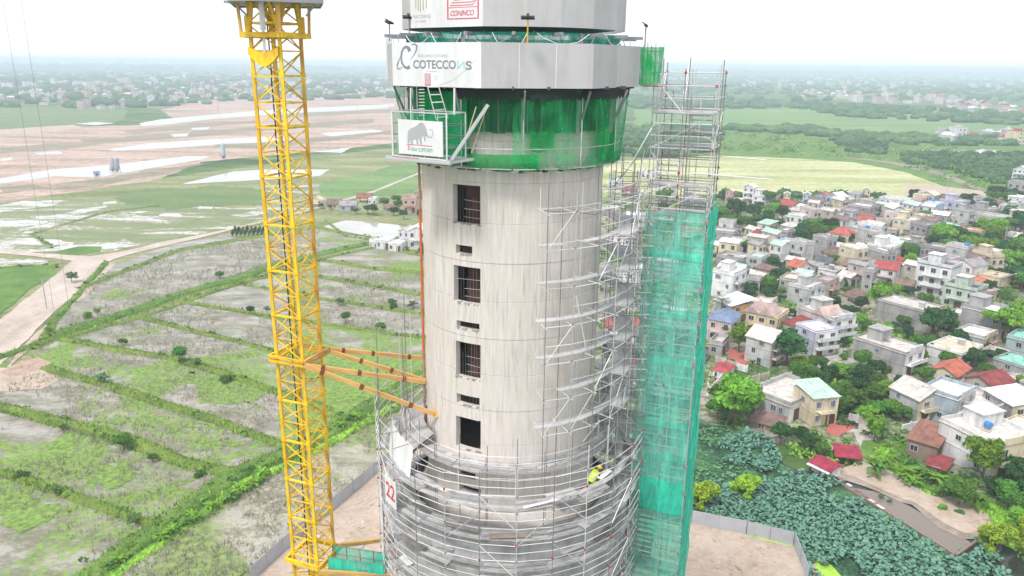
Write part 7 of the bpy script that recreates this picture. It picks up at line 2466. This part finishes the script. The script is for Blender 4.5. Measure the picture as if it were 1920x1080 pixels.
for Q, w, bh in BUNDS:
    for i in range(len(Q) - 1):
        p, q = Q[i], Q[i + 1]
        if p.y > 330:
            continue
        seg = (q - p)
        nn_ = Vector((-seg.y, seg.x, 0)).normalized()
        nb_ = int(seg.length * w * (5 if p.y < 170 else 2.2))
        for _ in range(nb_):
            u_ = random.uniform(-.5, .5)
            prf = 1 - (abs(u_) * 2) ** 2
            ww_ = w * 0.72
            off_ = 0.35 * w * noise.noise(Vector((p.x * 0.05, p.y * 0.05, 8)))
            c_ = p + seg * random.random() + nn_ * (u_ * ww_ + off_)
            bv.append((c_.x, c_.y, .05 + bh * prf * .8))
bv = np.array(bv)
n = len(bv)
print('bund blades', n)
a = rng.uniform(0, 6.28, n); h = rng.uniform(.25, .8, n); ww = rng.uniform(.06, .16, n)
V = np.zeros((n, 3, 3))
V[:, 0] = bv + np.stack([-ww * np.cos(a), -ww * np.sin(a), 0 * a], 1)
V[:, 1] = bv + np.stack([ww * np.cos(a), ww * np.sin(a), 0 * a], 1)
V[:, 2] = bv + np.stack([rng.normal(0, .3, n) * h, rng.normal(0, .3, n) * h, h], 1)
M_BLADE2 = ground_mat('bund_blade', [(0.1, (0.07, 0.14, 0.025)), (0.45, (0.17, 0.29, 0.04)), (0.8, (0.38, 0.46, 0.12))], .35, 3.5, .6)
tag(link('bund_weeds', npmesh('bund_weeds', V.reshape(-1, 3), np.arange(3 * n).reshape(-1, 3), M_BLADE2, k=3)), 'long grass and weeds growing on the paddy bunds and the ditch bank', 'weeds', kind='stuff')
# undergrowth clumps over the village and banks: one mass of leaf faces
def in_house(x, y):
    for H_ in HOUSES:
        t, L, D = H_[0], H_[8], H_[9]
        dx, dy = x - t.location.x, y - t.location.y
        c, s = math.cos(-H_[11]), math.sin(-H_[11])
        u, v = dx * c - dy * s, dx * s + dy * c
        if abs(u) < L / 2 + .6 and -.8 < v < D + .6:
            return True
    return False
ug = []
VP = [(1100, 385), (1340, 375), (1500, 372), (1700, 380), (1850, 392), (1930, 400), (1940, 640), (1940, 1000), (1850, 930), (1790, 925), (1640, 870), (1560, 850), (1460, 820), (1400, 806), (1240, 800), (1060, 780)]
x, y = scatter(VP, .10)
k = vnoise(x, y, .045, 12) > -0.12
for a, b_ in zip(x[k], y[k]):
    if not in_house(a, b_):
        ug.append((a, b_, rng.uniform(.5, 1.3)))
for pts, dn, sc_ in (([(1340, 380), (1900, 385), (1900, 640), (1340, 560)], .012, 1.6), ([(1500, 700), (1620, 700), (1680, 760), (1660, 790), (1580, 790), (1560, 740)], .3, 1.5), ([(1590, 830), (1640, 800), (1700, 830), (1790, 925), (1700, 900)], .12, 1.0), ([(1480, 810), (1600, 830), (1600, 880), (1480, 850)], .2, 1.3),
                     ([(1780, 900), (1850, 930), (1940, 950), (1940, 880), (1860, 870)], .25, 1.3), ([(1180, 250), (1350, 250), (1700, 262), (1940, 300), (1940, 380), (1760, 340), (1650, 300), (1350, 288), (1180, 292)], .004, 3.0)):
    x, y = scatter(pts, dn)
    for a, b_ in zip(x, y):
        if not in_house(a, b_):
            ug.append((a, b_, rng.uniform(.6, 1.3) * sc_))
for Q, w, bh in BUNDS:
    for p in Q:
        if p.y < 260 and rng.random() < (.9 if w > 5 and p.y < 160 else .4):
            ug.append((p.x + rng.normal(0, w * .15), p.y + rng.normal(0, w * .15), rng.uniform(.2, .55), bh * .8))
print('undergrowth clumps', len(ug))
Vs, Fs, off = [], [], 0
for e_ in ug:
    a, b_, s = e_[:3]
    zb_ = e_[3] if len(e_) > 3 else 0
    k = int(14 + 10 * min(s, 2))
    d = rng.normal(0, 1, (k, 3)); d /= np.linalg.norm(d, axis=1, keepdims=True); d[:, 2] = abs(d[:, 2])
    P_ = np.array([a, b_, .15 + zb_]) + d * s * np.array([1.2, 1.2, .9])
    V, F = leaf_quads(P_, d, .38 * max(.6, s ** .5), .5)
    Vs.append(V); Fs.append(F + off); off += len(V)
M_UG = ground_mat('undergrowth_leaf', [(0.28, (0.035, 0.09, 0.025)), (0.45, (0.075, 0.18, 0.03)), (0.6, (0.15, 0.31, 0.04)), (0.75, (0.28, 0.44, 0.06))], .07, 1.0, .35)
tag(link('undergrowth', npmesh('undergrowth', np.concatenate(Vs), np.concatenate(Fs), M_UG)), 'tangled green undergrowth between the village houses and on the banks', 'undergrowth', kind='stuff')

# scraps and clods strewn over the building site
b = MB()
random.seed(71)
cols_ = [M_SAND, MATS['light_concrete'], M_RUBBLE, M_WHITE]
for pts, dn in (([(560, 1030), (640, 975), (705, 915), (712, 1075), (500, 1090)], .9), ([(1296, 992), (1480, 1030), (1500, 1090), (1290, 1090)], .35)):
    x, y = scatter(pts, dn)
    for i in range(len(x)):
        s_ = random.uniform(.05, .28) * (2 if random.random() < .05 else 1)
        b.cur = random.choice((0, 0, 0, 2, 1)) if random.random() > .04 else 3
        b.box((x[i], y[i], .2 + s_ * .2), (s_ * random.uniform(1, 3), s_, s_ * .7), random.uniform(0, 3))
tag(b.build('site_clods', cols_), 'clods, gravel and scraps strewn over the sandy site', 'rubble', kind='stuff')
# ------------------------------------------------------------------ trees placed one by one
random.seed(17)
TP = [('rm1', 233, 845, 36), ('rm1', 287, 868, 20), ('gr', 122, 808, 18), ('bm', 375, 895, 12), ('gr', 105, 930, 24), ('bm', 44, 898, 14), ('gr', 255, 985, 28), ('rm1', 338, 682, 34), ('rm2', 231, 650, 18), ('gr', 372, 688, 22),
      ('bm', 425, 718, 14), ('gr', 190, 720, 28), ('rm1', 412, 524, 18), ('gr', 135, 530, 26), ('rb1', 183, 594, 16), ('bb', 165, 598, 12), ('rb1', 92, 628, 14), ('gr', 500, 588, 18), ('bd', 470, 584, 10), ('rm1', 648, 608, 26), ('rm2', 714, 622, 24),
      ('gr', 636, 575, 26), ('gr', 735, 576, 24), ('gr', 775, 580, 24), ('bd', 736, 580, 12), ('gr', 712, 545, 14), ('rm1', 745, 632, 10), ('bm', 640, 800, 14),
      ('wi', 1322, 958, 62), ('wi', 1400, 935, 52), ('wi', 1870, 1040, 66), ('wi', 1920, 1030, 50), ('rb1', 1378, 800, 78), ('rm2', 1345, 790, 40), ('rm2', 1360, 776, 60), ('rb2', 1405, 770, 44),
      ('rd1', 1462, 835, 34), ('bn', 1462, 815, 26), ('rd2', 1500, 832, 30), ('rd1', 1520, 850, 30), ('rm1', 1540, 862, 26), ('rb1', 1638, 830, 38), ('rm2', 1690, 790, 30), ('rb2', 1620, 790, 30), ('rm1', 1600, 770, 34), ('rm2', 1640, 760, 34),
      ('rb1', 1840, 905, 58), ('rm1', 1795, 950, 44), ('bn', 1830, 955, 34), ('bn', 1725, 895, 26), ('ba', 1755, 910, 26), ('ba', 1690, 905, 32), ('bn', 1640, 895, 34), ('ba', 1655, 880, 30), ('bn', 1770, 935, 28), ('ba', 1705, 915, 22),
      ('rd2', 1890, 900, 44), ('rd1', 1912, 925, 40), ('rm2', 1890, 955, 44), ('rm1', 1915, 975, 40), ('rb1', 1905, 1000, 36), ('rd2', 1870, 930, 34), ('bb', 1766, 958, 8), ('bm', 1798, 965, 6), ('gr', 1650, 938, 9), ('gr', 1668, 945, 8),
      ('rd1', 1475, 686, 58), ('rm1', 1495, 722, 34), ('rb1', 1385, 662, 44), ('rd2', 1370, 640, 40), ('pa', 1352, 600, 42), ('rb1', 1465, 560, 18), ('rd1', 1755, 640, 46), ('rb2', 1890, 648, 60), ('rb1', 1910, 640, 50), ('rd1', 1792, 660, 30),
      ('rb1', 1645, 588, 40), ('rb1', 1672, 578, 30), ('rb2', 1690, 545, 24), ('rd1', 1583, 470, 30), ('gr', 1895, 600, 34), ('rd1', 1852, 556, 24), ('rd1', 1450, 512, 26), ('rm1', 1400, 480, 24), ('rb1', 1378, 490, 14),
      ('rd1', 1820, 700, 32), ('rd2', 1870, 690, 34), ('rm1', 1845, 715, 26), ('rm2', 1900, 745, 24), ('rb1', 1912, 740, 26), ('rm1', 1785, 745, 30), ('td', 1500, 745, 34), ('rd1', 1533, 760, 26), ('rm2', 1580, 745, 30), ('rm1', 1560, 755, 32), ('rd2', 1612, 740, 28),
      ('rd1', 1700, 640, 20), ('rm1', 1722, 655, 22), ('rb2', 1605, 612, 22), ('rm2', 1625, 628, 26), ('rb1', 1660, 632, 22), ('rm1', 1700, 500, 34), ('rm2', 1680, 490, 30), ('rb1', 1705, 510, 26), ('rd1', 1560, 590, 26), ('rd2', 1590, 600, 26), ('rd1', 1565, 610, 20),
      ('rd1', 1895, 420, 24), ('rd2', 1915, 432, 28), ('rd1', 1905, 390, 24), ('pa', 1806, 755, 26), ('rd2', 690, 402, 26), ('rd1', 700, 405, 24), ('rm1', 720, 392, 24), ('rd1', 738, 405, 22), ('rm2', 750, 395, 26), ('rd2', 668, 402, 16), ('rd1', 603, 392, 12), ('rm1', 618, 394, 12),
      ('rd1', 757, 412, 20), ('rm2', 742, 384, 26), ('td', 785, 408, 22), ('gr', 762, 472, 14), ('rm1', 775, 385, 20), ('bd', 790, 474, 12)]
for e in TP:
    plant_px(*e, z=.15)
# bananas on the bank
for i, (px, py) in enumerate(((205, 1072), (228, 1060), (302, 1018), (325, 1003), (347, 990), (365, 980), (395, 958), (420, 945), (435, 942), (458, 925), (475, 915), (640, 805), (655, 795), (490, 905), (668, 790))):
    plant_px('ba' if i % 4 else 'bn', px, py, random.uniform(17, 24), 'banana plants along the ditch bank')
# village fill
FILL = [([(1340, 400), (1460, 392), (1480, 440), (1400, 440), (1350, 450), (1340, 430)], 22, ('rd1', 'rd2', 'rm1', 'rd1', 'td'), (20, 30)),
        ([(1500, 440), (1560, 430), (1560, 470), (1520, 480), (1500, 470)], 14, ('rd1', 'rm2', 'rm1'), (22, 30)),
        ([(1740, 455), (1860, 440), (1860, 500), (1780, 500), (1745, 480)], 22, ('rd1', 'rm1', 'rb1', 'rd2'), (24, 34)),
        ([(1850, 450), (1930, 430), (1930, 560), (1880, 545), (1850, 520)], 20, ('rd1', 'rm1', 'rb1', 'rd2'), (24, 34)),
        ([(1790, 375), (1900, 378), (1900, 410), (1800, 400)], 10, ('rd1', 'rm1'), (18, 24)),
        ([(1370, 520), (1470, 520), (1500, 560), (1440, 580), (1380, 560)], 14, ('rd1', 'rd2', 'rm1', 'bm'), (20, 28)),
        ([(1560, 590), (1620, 600), (1640, 660), (1600, 660), (1580, 640)], 7, ('rm1', 'rb2', 'bb'), (16, 24)),
        ([(1500, 690), (1640, 700), (1680, 770), (1640, 800), (1580, 780), (1560, 740), (1500, 720)], 16, ('rm1', 'rm2', 'rd1', 'rb2'), (24, 34)),
        ([(1850, 880), (1930, 860), (1930, 1000), (1880, 960), (1840, 940)], 10, ('rd1', 'rm1', 'rd2'), (34, 46)),
        ([(1340, 372), (1900, 380), (1900, 740), (1720, 740), (1560, 690), (1340, 660)], 95, ('rd1', 'rd2', 'rm1', 'rm2', 'rb1', 'td', 'bm', 'rd2'), (13, 23)),
        ([(1060, 380), (1330, 375), (1330, 780), (1060, 760)], 22, ('rd1', 'rm1', 'rb1', 'rm2'), (18, 30)),
        ([(1720, 660), (1800, 680), (1760, 740), (1720, 720)], 5, ('rd1', 'rm1'), (24, 30))]
for pts, n, keys, hh in FILL:
    P_ = [(G(x, y).x, G(x, y).y) for x, y in pts]
    c = 0
    tries = 0
    while c < n and tries < n * 40:
        tries += 1
        px, py = random.uniform(min(p[0] for p in pts), max(p[0] for p in pts)), random.uniform(min(p[1] for p in pts), max(p[1] for p in pts))
        g = G(px, py)
        if not in_poly(np.array([g.x]), np.array([g.y]), P_)[0] or in_house(g.x, g.y):
            continue
        if any((g.x - t[2]) ** 2 + (g.y - t[3]) ** 2 < 9 for t in TREES):
            continue
        k = random.choice(keys)
        h = random.uniform(*hh) * (1 if k not in ('bm', 'bb', 'bd') else .5)
        plant_px(k, px, py, h)
        c += 1
# poles
def pole(px, py, h, label, kind=0):
    g = G(px, py)
    t = thing('utility_pole', label, 'pole', (g.x, g.y, 0.1))
    b = MB(); b.tube((0, 0, 0), (0, 0, h), .16 if h > 7 else .1, 6, .09); b.build('shaft', simple('pole_concrete', (0.42, 0.4, 0.38), .9), t, False)
    b = MB(); b.box((0, 0, h - .5), (1.8, .12, .12)); b.build('crossarm', M_GREY, t, False)
    if kind:
        b = MB(); b.tube((0, 0, h * .9), (3, -2, 0), .05, 4); b.tube((0, 0, h * .9), (4.5, 1, 0), .05, 4); b.build('stay_wire', M_GREY, t, False)
for i, (px, py, h, lb, kd) in enumerate([
        (648, 243, 26, 'dark pole on the sand flat, left one of the pair right of the crane', 0), (672, 250, 26, 'dark stayed pole on the sand flat, right one of the pair right of the crane', 1), (412, 240, 24, 'tall dark pole with stays on the sand flat left of the crane', 1),
        (1768, 400, 15, 'tall concrete pole among the lavender and blue houses', 0), (630, 368, 8, 'pale street pole beside the track behind the hamlet', 0), (698, 352, 9, 'pale street pole on the track above the rust roofed house', 0),
        (404, 420, 9, 'white pole in the marsh left of the crane', 0), (88, 580, 8, 'pole beside the broad dirt road', 0), (1544, 475, 7, 'street pole behind the ochre house', 0), (1702, 495, 8, 'pole beside the clump of trees right of the white penthouse block', 0),
        (1880, 470, 8, 'pole near the beige gabled house at the right edge', 0), (1705, 600, 6, 'pole behind the long grey house', 0), (1787, 425, 7, 'short pole beside the beige one-storey house', 0)]):
    pole(px, py, h, lb, kd)
# silos on the sand flat
for i, (px, py, h, w, c, lb) in enumerate([(212, 325, 9, 3.2, 'pale grey', 'left grey silo standing by the long canal'), (221, 325, 9, 3.2, 'blue grey', 'right grey silo standing by the long canal'), (420, 300, 11, 3.0, 'pale blue', 'blue silo tower at the end of the canal')]):
    g = G(px, py)
    t = thing('silo', lb, 'silo', (g.x, g.y, .1))
    s = 0.85
    b = MB(); b.tube((0, 0, 3 * s), (0, 0, h * s), w / 2 * s, 14); b.build('drum', wmat(c), t, False)
    b = MB(); b.tube((0, 0, h * s), (0, 0, (h + 1) * s), w / 2 * s, 14, .3); b.build('cap', wmat('grey'), t, False)
    b = MB(); b.tube((0, 0, 1 * s), (0, 0, 3 * s), .4, 14, w / 2 * s); b.build('hopper', wmat('grey'), t, False)
    for k in range(4):
        b = MB(); a = k * PI / 2 + .7; b.tube((w / 2 * s * math.cos(a), w / 2 * s * math.sin(a), 0), (w / 2 * s * math.cos(a), w / 2 * s * math.sin(a), 4 * s), .12, 5); b.build('leg', M_GREY, t, False)
house(182, 330, 9, 5, 6, .0, 1, 'pale blue', 'gable', 'blue', 'F', None, (), 'beside the silos', name='site_cabin', sparse=True)
# rubble / excavator like heap omitted; row of young trees
mt = leaf_mat('young_conifer', (0.03, 0.10, 0.05), .2)
k = 0
for i in range(26):
    px = 436 + i * 2.6 if i < 24 else 500 + (i - 24) * 4
    plant_px('td', px, 444 - (i % 3) * 4 - i * .05, random.uniform(12, 16), 'row of young dark trees behind the crane')

# ------------------------------------------------------------------ far land: tree belts and towns
random.seed(44)
fx, fy, fs_ = [], [], []
def belt(pts, n, s0, s1):
    P_ = [(G(x, y).x, G(x, y).y) for x, y in pts]
    xs, ys = [p[0] for p in P_], [p[1] for p in P_]
    x = rng.uniform(min(xs), max(xs), n * 5); y = rng.uniform(min(ys), max(ys), n * 5)
    k = np.where(in_poly(x, y, P_))[0][:n]
    for i in k:
        if y[i] > 13200 or abs(x[i]) > 13200:
            continue
        fx.append(x[i]); fy.append(y[i]); fs_.append(rng.uniform(s0, s1))
belt([(1350, 238), (1500, 240), (1640, 256), (1620, 262), (1480, 252), (1350, 244)], 110, 2.5, 4.5)
belt([(1560, 262), (1660, 262), (1650, 290), (1600, 286)], 50, 2.5, 4)
belt([(1640, 256), (1940, 262), (1940, 276), (1700, 272), (1640, 266)], 110, 2.5, 4.5)
belt([(1700, 292), (1940, 292), (1940, 360), (1880, 352), (1800, 325), (1700, 305)], 200, 2.0, 3.6)
belt([(1150, 240), (1350, 238), (1350, 292), (1150, 300)], 130, 2.5, 4.5)
belt([(1180, 190), (1500, 195), (1500, 203), (1180, 206)], 140, 4, 6.5)
belt([(1500, 193), (1940, 215), (1940, 236), (1600, 222), (1500, 206)], 200, 3.5, 6)
belt([(1180, 150), (1940, 150), (1940, 190), (1180, 190)], 900, 4, 7.5)
belt([(-50, 160), (740, 158), (740, 185), (480, 190), (240, 205), (-50, 205)], 500, 4, 7.5)
belt([(-50, 132), (740, 132), (740, 158), (-50, 160)], 1900, 6, 13)
belt([(1180, 134), (1940, 141), (1940, 150), (1180, 150)], 1500, 7, 14)
belt([(-100, 126), (1940, 139), (1940, 146), (-100, 132)], 1800, 14, 34)
belt([(1340, 372), (1560, 378), (1860, 388), (1860, 376), (1560, 366), (1340, 366)], 60, 1.6, 2.6)
Vb_, Fb_ = ico(np.zeros(3), 1.0, 2)
n = len(fx)
R1 = rng.uniform(.75, 1.35, (n, len(Vb_), 1))
V = Vb_[None] * R1 * np.array(fs_)[:, None, None] * np.array([1.5, 1.0, .75]) + np.stack([fx, fy, np.array(fs_) * .45], 1)[:, None]
F = (Fb_[None] + (np.arange(n) * len(Vb_))[:, None, None]).reshape(-1, 3)
M_BELT = ground_mat('tree_belt_green', [(0.3, (0.03, 0.075, 0.03)), (0.55, (0.06, 0.13, 0.045)), (0.75, (0.11, 0.2, 0.06))], .02, .35, .5)
tag(link('far_woods', npmesh('far_woods', V.reshape(-1, 3), F, M_BELT, k=3)), 'hazy belts of trees across the far plain', 'woods', kind='stuff')
# leaves on nearer belts for ragged outline
sel = [i for i in range(n) if fy[i] < 620]
Vs, Fs, off = [], [], 0
for i in sel:
    k = 36
    d = rng.normal(0, 1, (k, 3)); d /= np.linalg.norm(d, axis=1, keepdims=True); d[:, 2] = abs(d[:, 2])
    P_ = np.array([fx[i], fy[i], fs_[i] * .45]) + d * fs_[i] * np.array([1.6, 1.1, .95])
    V_q, F_q = leaf_quads(P_, d, .75, .6)
    Vs.append(V_q); Fs.append(F_q + off); off += len(V_q)
tag(link('far_woods_leaves', npmesh('far_woods_leaves', np.concatenate(Vs), np.concatenate(Fs), M_BELT)), 'leafy fringe of the nearer tree belts', 'woods', kind='stuff')
def far_house_mesh(i):
    b = MB()
    r_ = random.Random(i)
    w, d, h = r_.uniform(5, 9), r_.uniform(7, 14), r_.choice((4, 6.5, 7, 10))
    b.cur = 0; b.box((0, 0, h / 2), (w, d, h))
    b.cur = 1
    if i % 2:
        b.add([(-w / 2 - .3, -d / 2 - .3, h + .02), (w / 2 + .3, -d / 2 - .3, h + .02), (w / 2 + .3, d / 2 + .3, h + .02), (-w / 2 - .3, d / 2 + .3, h + .02), (0, -d / 2 - .3, h + 2), (0, d / 2 + .3, h + 2)], [(0, 1, 4), (1, 2, 5, 4), (2, 3, 5), (3, 0, 4, 5)])
    else:
        b.box((0, 0, h + .2), (w + .3, d + .3, .3)); b.box((w * .1, 0, h + 1.2), (w * .4, d * .4, 1.8))
    b.cur = 2
    for k in range(int(h / 3.2)):
        for x in (-w * .25, w * .25):
            b.box((x, -d / 2 - .02, 1.8 + k * 3.2), (1.2, .1, 1.3))
    wc_, rc_ = r_.choice(('white', 'pale grey', 'cream', 'pale pink', 'white', 'grey')), r_.choice(('red', 'pale', 'concrete', 'grey', 'brown', 'white'))
    return b.mesh('far_house', [wmat(wc_), rmat(rc_), M_PANE]), '%s house with %s %s roof' % (wc_, rc_, 'pitched' if i % 2 else 'flat')
FH = [far_house_mesh(i) for i in range(12)]
def far_group(pts, n, grp, label, sc=1.0):
    P_ = [(G(x, y).x, G(x, y).y) for x, y in pts]
    xs, ys = [p[0] for p in P_], [p[1] for p in P_]
    c = 0
    while c < n:
        x, y = random.uniform(min(xs), max(xs)), random.uniform(min(ys), max(ys))
        if not in_poly(np.array([x]), np.array([y]), P_)[0]:
            continue
        fm_, ds_ = random.choice(FH)
        o = link('distant_house', fm_)
        o.location = (x, y, .1); o.rotation_euler = (0, 0, random.uniform(-.6, .6)); o.scale = (sc,) * 3
        tag(o, 'tiny ' + ds_ + ' ' + label, 'house', grp)
        c += 1
far_group([(-20, 178), (100, 172), (300, 168), (480, 165), (740, 170), (740, 184), (480, 184), (330, 200), (170, 206), (-20, 192)], 210, 'houses of the hazy town across the sand flat', 'in the hazy town beyond the sand flat', 0.95)
far_group([(1360, 155), (1560, 152), (1700, 160), (1700, 176), (1540, 172), (1360, 164)], 50, 'houses of the far right plain', 'in the haze of the far plain', 1.1)
far_group([(1500, 176), (1640, 180), (1800, 190), (1800, 200), (1640, 195), (1500, 186)], 55, 'houses of the village strip behind the rice fields', 'in the strip behind the rice fields', 1.3)
far_group([(1780, 200), (1930, 208), (1930, 220), (1800, 214)], 26, 'red roofed houses at the right edge of the plain', 'at the plain edge', 1.2)
far_group([(1740, 258), (1930, 262), (1930, 272), (1760, 270)], 12, 'houses behind the long pond', 'behind the long pond', 1.0)
# rest of the towns as one mass
def town_mass(name, pts, n, label):
    b = MB()
    P_ = [(G(x, y).x, G(x, y).y) for x, y in pts]
    xs, ys = [p[0] for p in P_], [p[1] for p in P_]
    c = 0
    cols = [wmat('white'), wmat('pale grey'), rmat('red'), wmat('pale pink')]
    while c < n:
        x, y = random.uniform(min(xs), max(xs)), random.uniform(min(ys), max(ys))
        if not in_poly(np.array([x]), np.array([y]), P_)[0] or y > 13000 or abs(x) > 13000:
            continue
        b.cur = random.choice((0, 0, 1, 3)); s = random.uniform(8, 22); h = random.uniform(6, 14)
        rz = random.random()
        b.box((x, y, h / 2), (s, s * .8, h), rz)
        b.cur = random.choice((2, 1, 0)); b.box((x, y, h + .6), (s * 1.02, s * .82, 1.0), rz)
        c += 1
    tag(b.build(name, cols), label, 'town', kind='stuff')
town_mass('far_town', [(-50, 140), (480, 137), (740, 140), (740, 160), (300, 166), (-50, 172)], 420, 'haze-faded scatter of roofs of the farthest town at left')
town_mass('far_town_right', [(1200, 140), (1930, 140), (1930, 172), (1700, 168), (1360, 152), (1200, 158)], 360, 'haze-faded scatter of roofs on the far plain at right')

# ------------------------------------------------------------------ labels of houses and trees
LM = [('the lotus pond', 1440, 880), ('the crimson sheds', 1560, 870), ('the palm tree', 1352, 590), ('the garden plot', 1665, 650), ('the ripe field', 1500, 345), ('the bare field', 1820, 368), ('the stair scaffold', 1180, 560), ('the fish pond', 690, 430), ('the lane', 1890, 600), ('the sand bank', 1750, 960), ('the small pavilion', 1350, 700)]
def place(px, py, skip=None):
    best = min(LM, key=lambda l: (l[1] - px) ** 2 + (2.0 * (l[2] - py)) ** 2)
    dx, dy = px - best[1], py - best[2]
    rel = ('above' if dy < 0 else 'below') if abs(dy) * 2 > abs(dx) else ('right of' if dx > 0 else 'left of')
    rel = {'above': 'behind', 'below': 'in front of'}.get(rel, rel)
    return '%s %s' % (rel, best[0])
NUMW = {1: 'one-storey', 2: 'two-storey', 3: 'three-storey'}
def uniq(items):
    """items: [obj, label, px]"""
    d = {}
    for it in items:
        d.setdefault(it[1], []).append(it)
    for lb, L in d.items():
        if len(L) > 1:
            L.sort(key=lambda i: i[2])
            for i, it in enumerate(L):
                it[1] = lb + ', ' + ('leftmost' if i == 0 else 'rightmost' if i == len(L) - 1 else ORD[i] + ' from left' if i < 12 else '%dth from left' % (i + 1))
    for it in items:
        it[0]['label'] = it[1]
items = []
for H_ in HOUSES:
    t, px, py, wc, s_, roof, rc, note, L, D, h, rz = H_
    rn = {'flat': 'flat %s roof' % rc, 'gable': '%s gable roof' % rc, 'gablef': '%s front gable' % rc, 'hip': '%s hipped roof' % rc, 'shed': 'sloping %s roof' % rc}[roof]
    lb = '%s %s house, %s, %s' % (wc, NUMW[s_], rn, note or place(px, py))
    items.append([t, lb, px])
    t['group'] = 'village houses' if px > 1000 else 'hamlet houses left of the tower'
uniq(items)
items = []
KN = {'rd1': 'dense dark tree', 'rd2': 'spreading dark tree', 'rm1': 'rounded green tree', 'rm2': 'spreading green tree', 'rb1': 'bright green tree', 'rb2': 'spreading bright tree', 'td': 'slender dark tree', 'tm': 'slender green tree', 'bd': 'low dark bush', 'bm': 'low green bush', 'bb': 'low bright bush',
      'wi': 'yellow-green willow', 'gr': 'sparse greyish tree', 'ba': 'bright banana clump', 'bn': 'green banana clump', 'pa': 'palm'}
for o, key, x, y, s, grp in TREES:
    px, py, w = proj(Vector((x, y, .1)))
    if grp:
        if 'row of' in grp:
            o['label'] = 'young dark tree in the close row behind the crane mast'
            o['group'] = grp
            continue
        items.append([o, KN[key] + ' on the green ditch bank', px]); o['group'] = grp
        continue
    best = min(HOUSES, key=lambda H_: (H_[1] - px) ** 2 + 3 * (H_[2] - py) ** 2)
    dx, dy = px - best[1], py - best[2]
    if abs(dx) + abs(dy) > 60:
        lb = KN[key] + (' on a paddy bund ' if px < 800 and py > 440 else ' ') + place(px, py)
        if px < 800 and py > 440:
            lb = KN[key] + ' on a bund between flooded paddies left of the tower'
    else:
        rel = ('behind' if dy < -6 else 'in front of') if abs(dy) > abs(dx) * .6 else ('right of' if dx > 0 else 'left of')
        lb = '%s %s %s %s house by %s' % (KN[key], rel, best[3], NUMW[best[4]], place(best[1], best[2]).split(' the ')[-1])
    items.append([o, lb, px])
    o['group'] = {'b': 'bushes', 'r': 'broadleaf trees', 't': 'slender trees', 'w': 'willows by the pond', 'g': 'sparse trees', 'p': 'palms'}[key[0]] if key not in ('ba', 'bn') else 'banana plants'
uniq(items)
for k, v in PROTO.items():
    if v[1] is False:
        for ch in list(v[0].children):
            bpy.data.objects.remove(ch)
        bpy.data.objects.remove(v[0])
# ------------------------------------------------------------------ haze
b = MB()
b.box((0, 6800, 36.5), (27600, 14100, 75.0))
hz = b.build('haze', [])if False else None
me = b.mesh('haze', [])
n = NT('air')
pv = n.n('ShaderNodeVolumePrincipled')
pv.inputs['Color'].default_value = (0.74, 0.86, 1.0, 1)
pv.inputs['Density'].default_value = HAZE_D
pv.inputs['Anisotropy'].default_value = 0.0
n.l(pv.outputs[0], n.out.inputs['Volume'])
me.materials.append(n.m)
hz = link('haze', me)
hz['kind'] = 'stuff'
hz['label'] = 'pale haze lying over the plain'
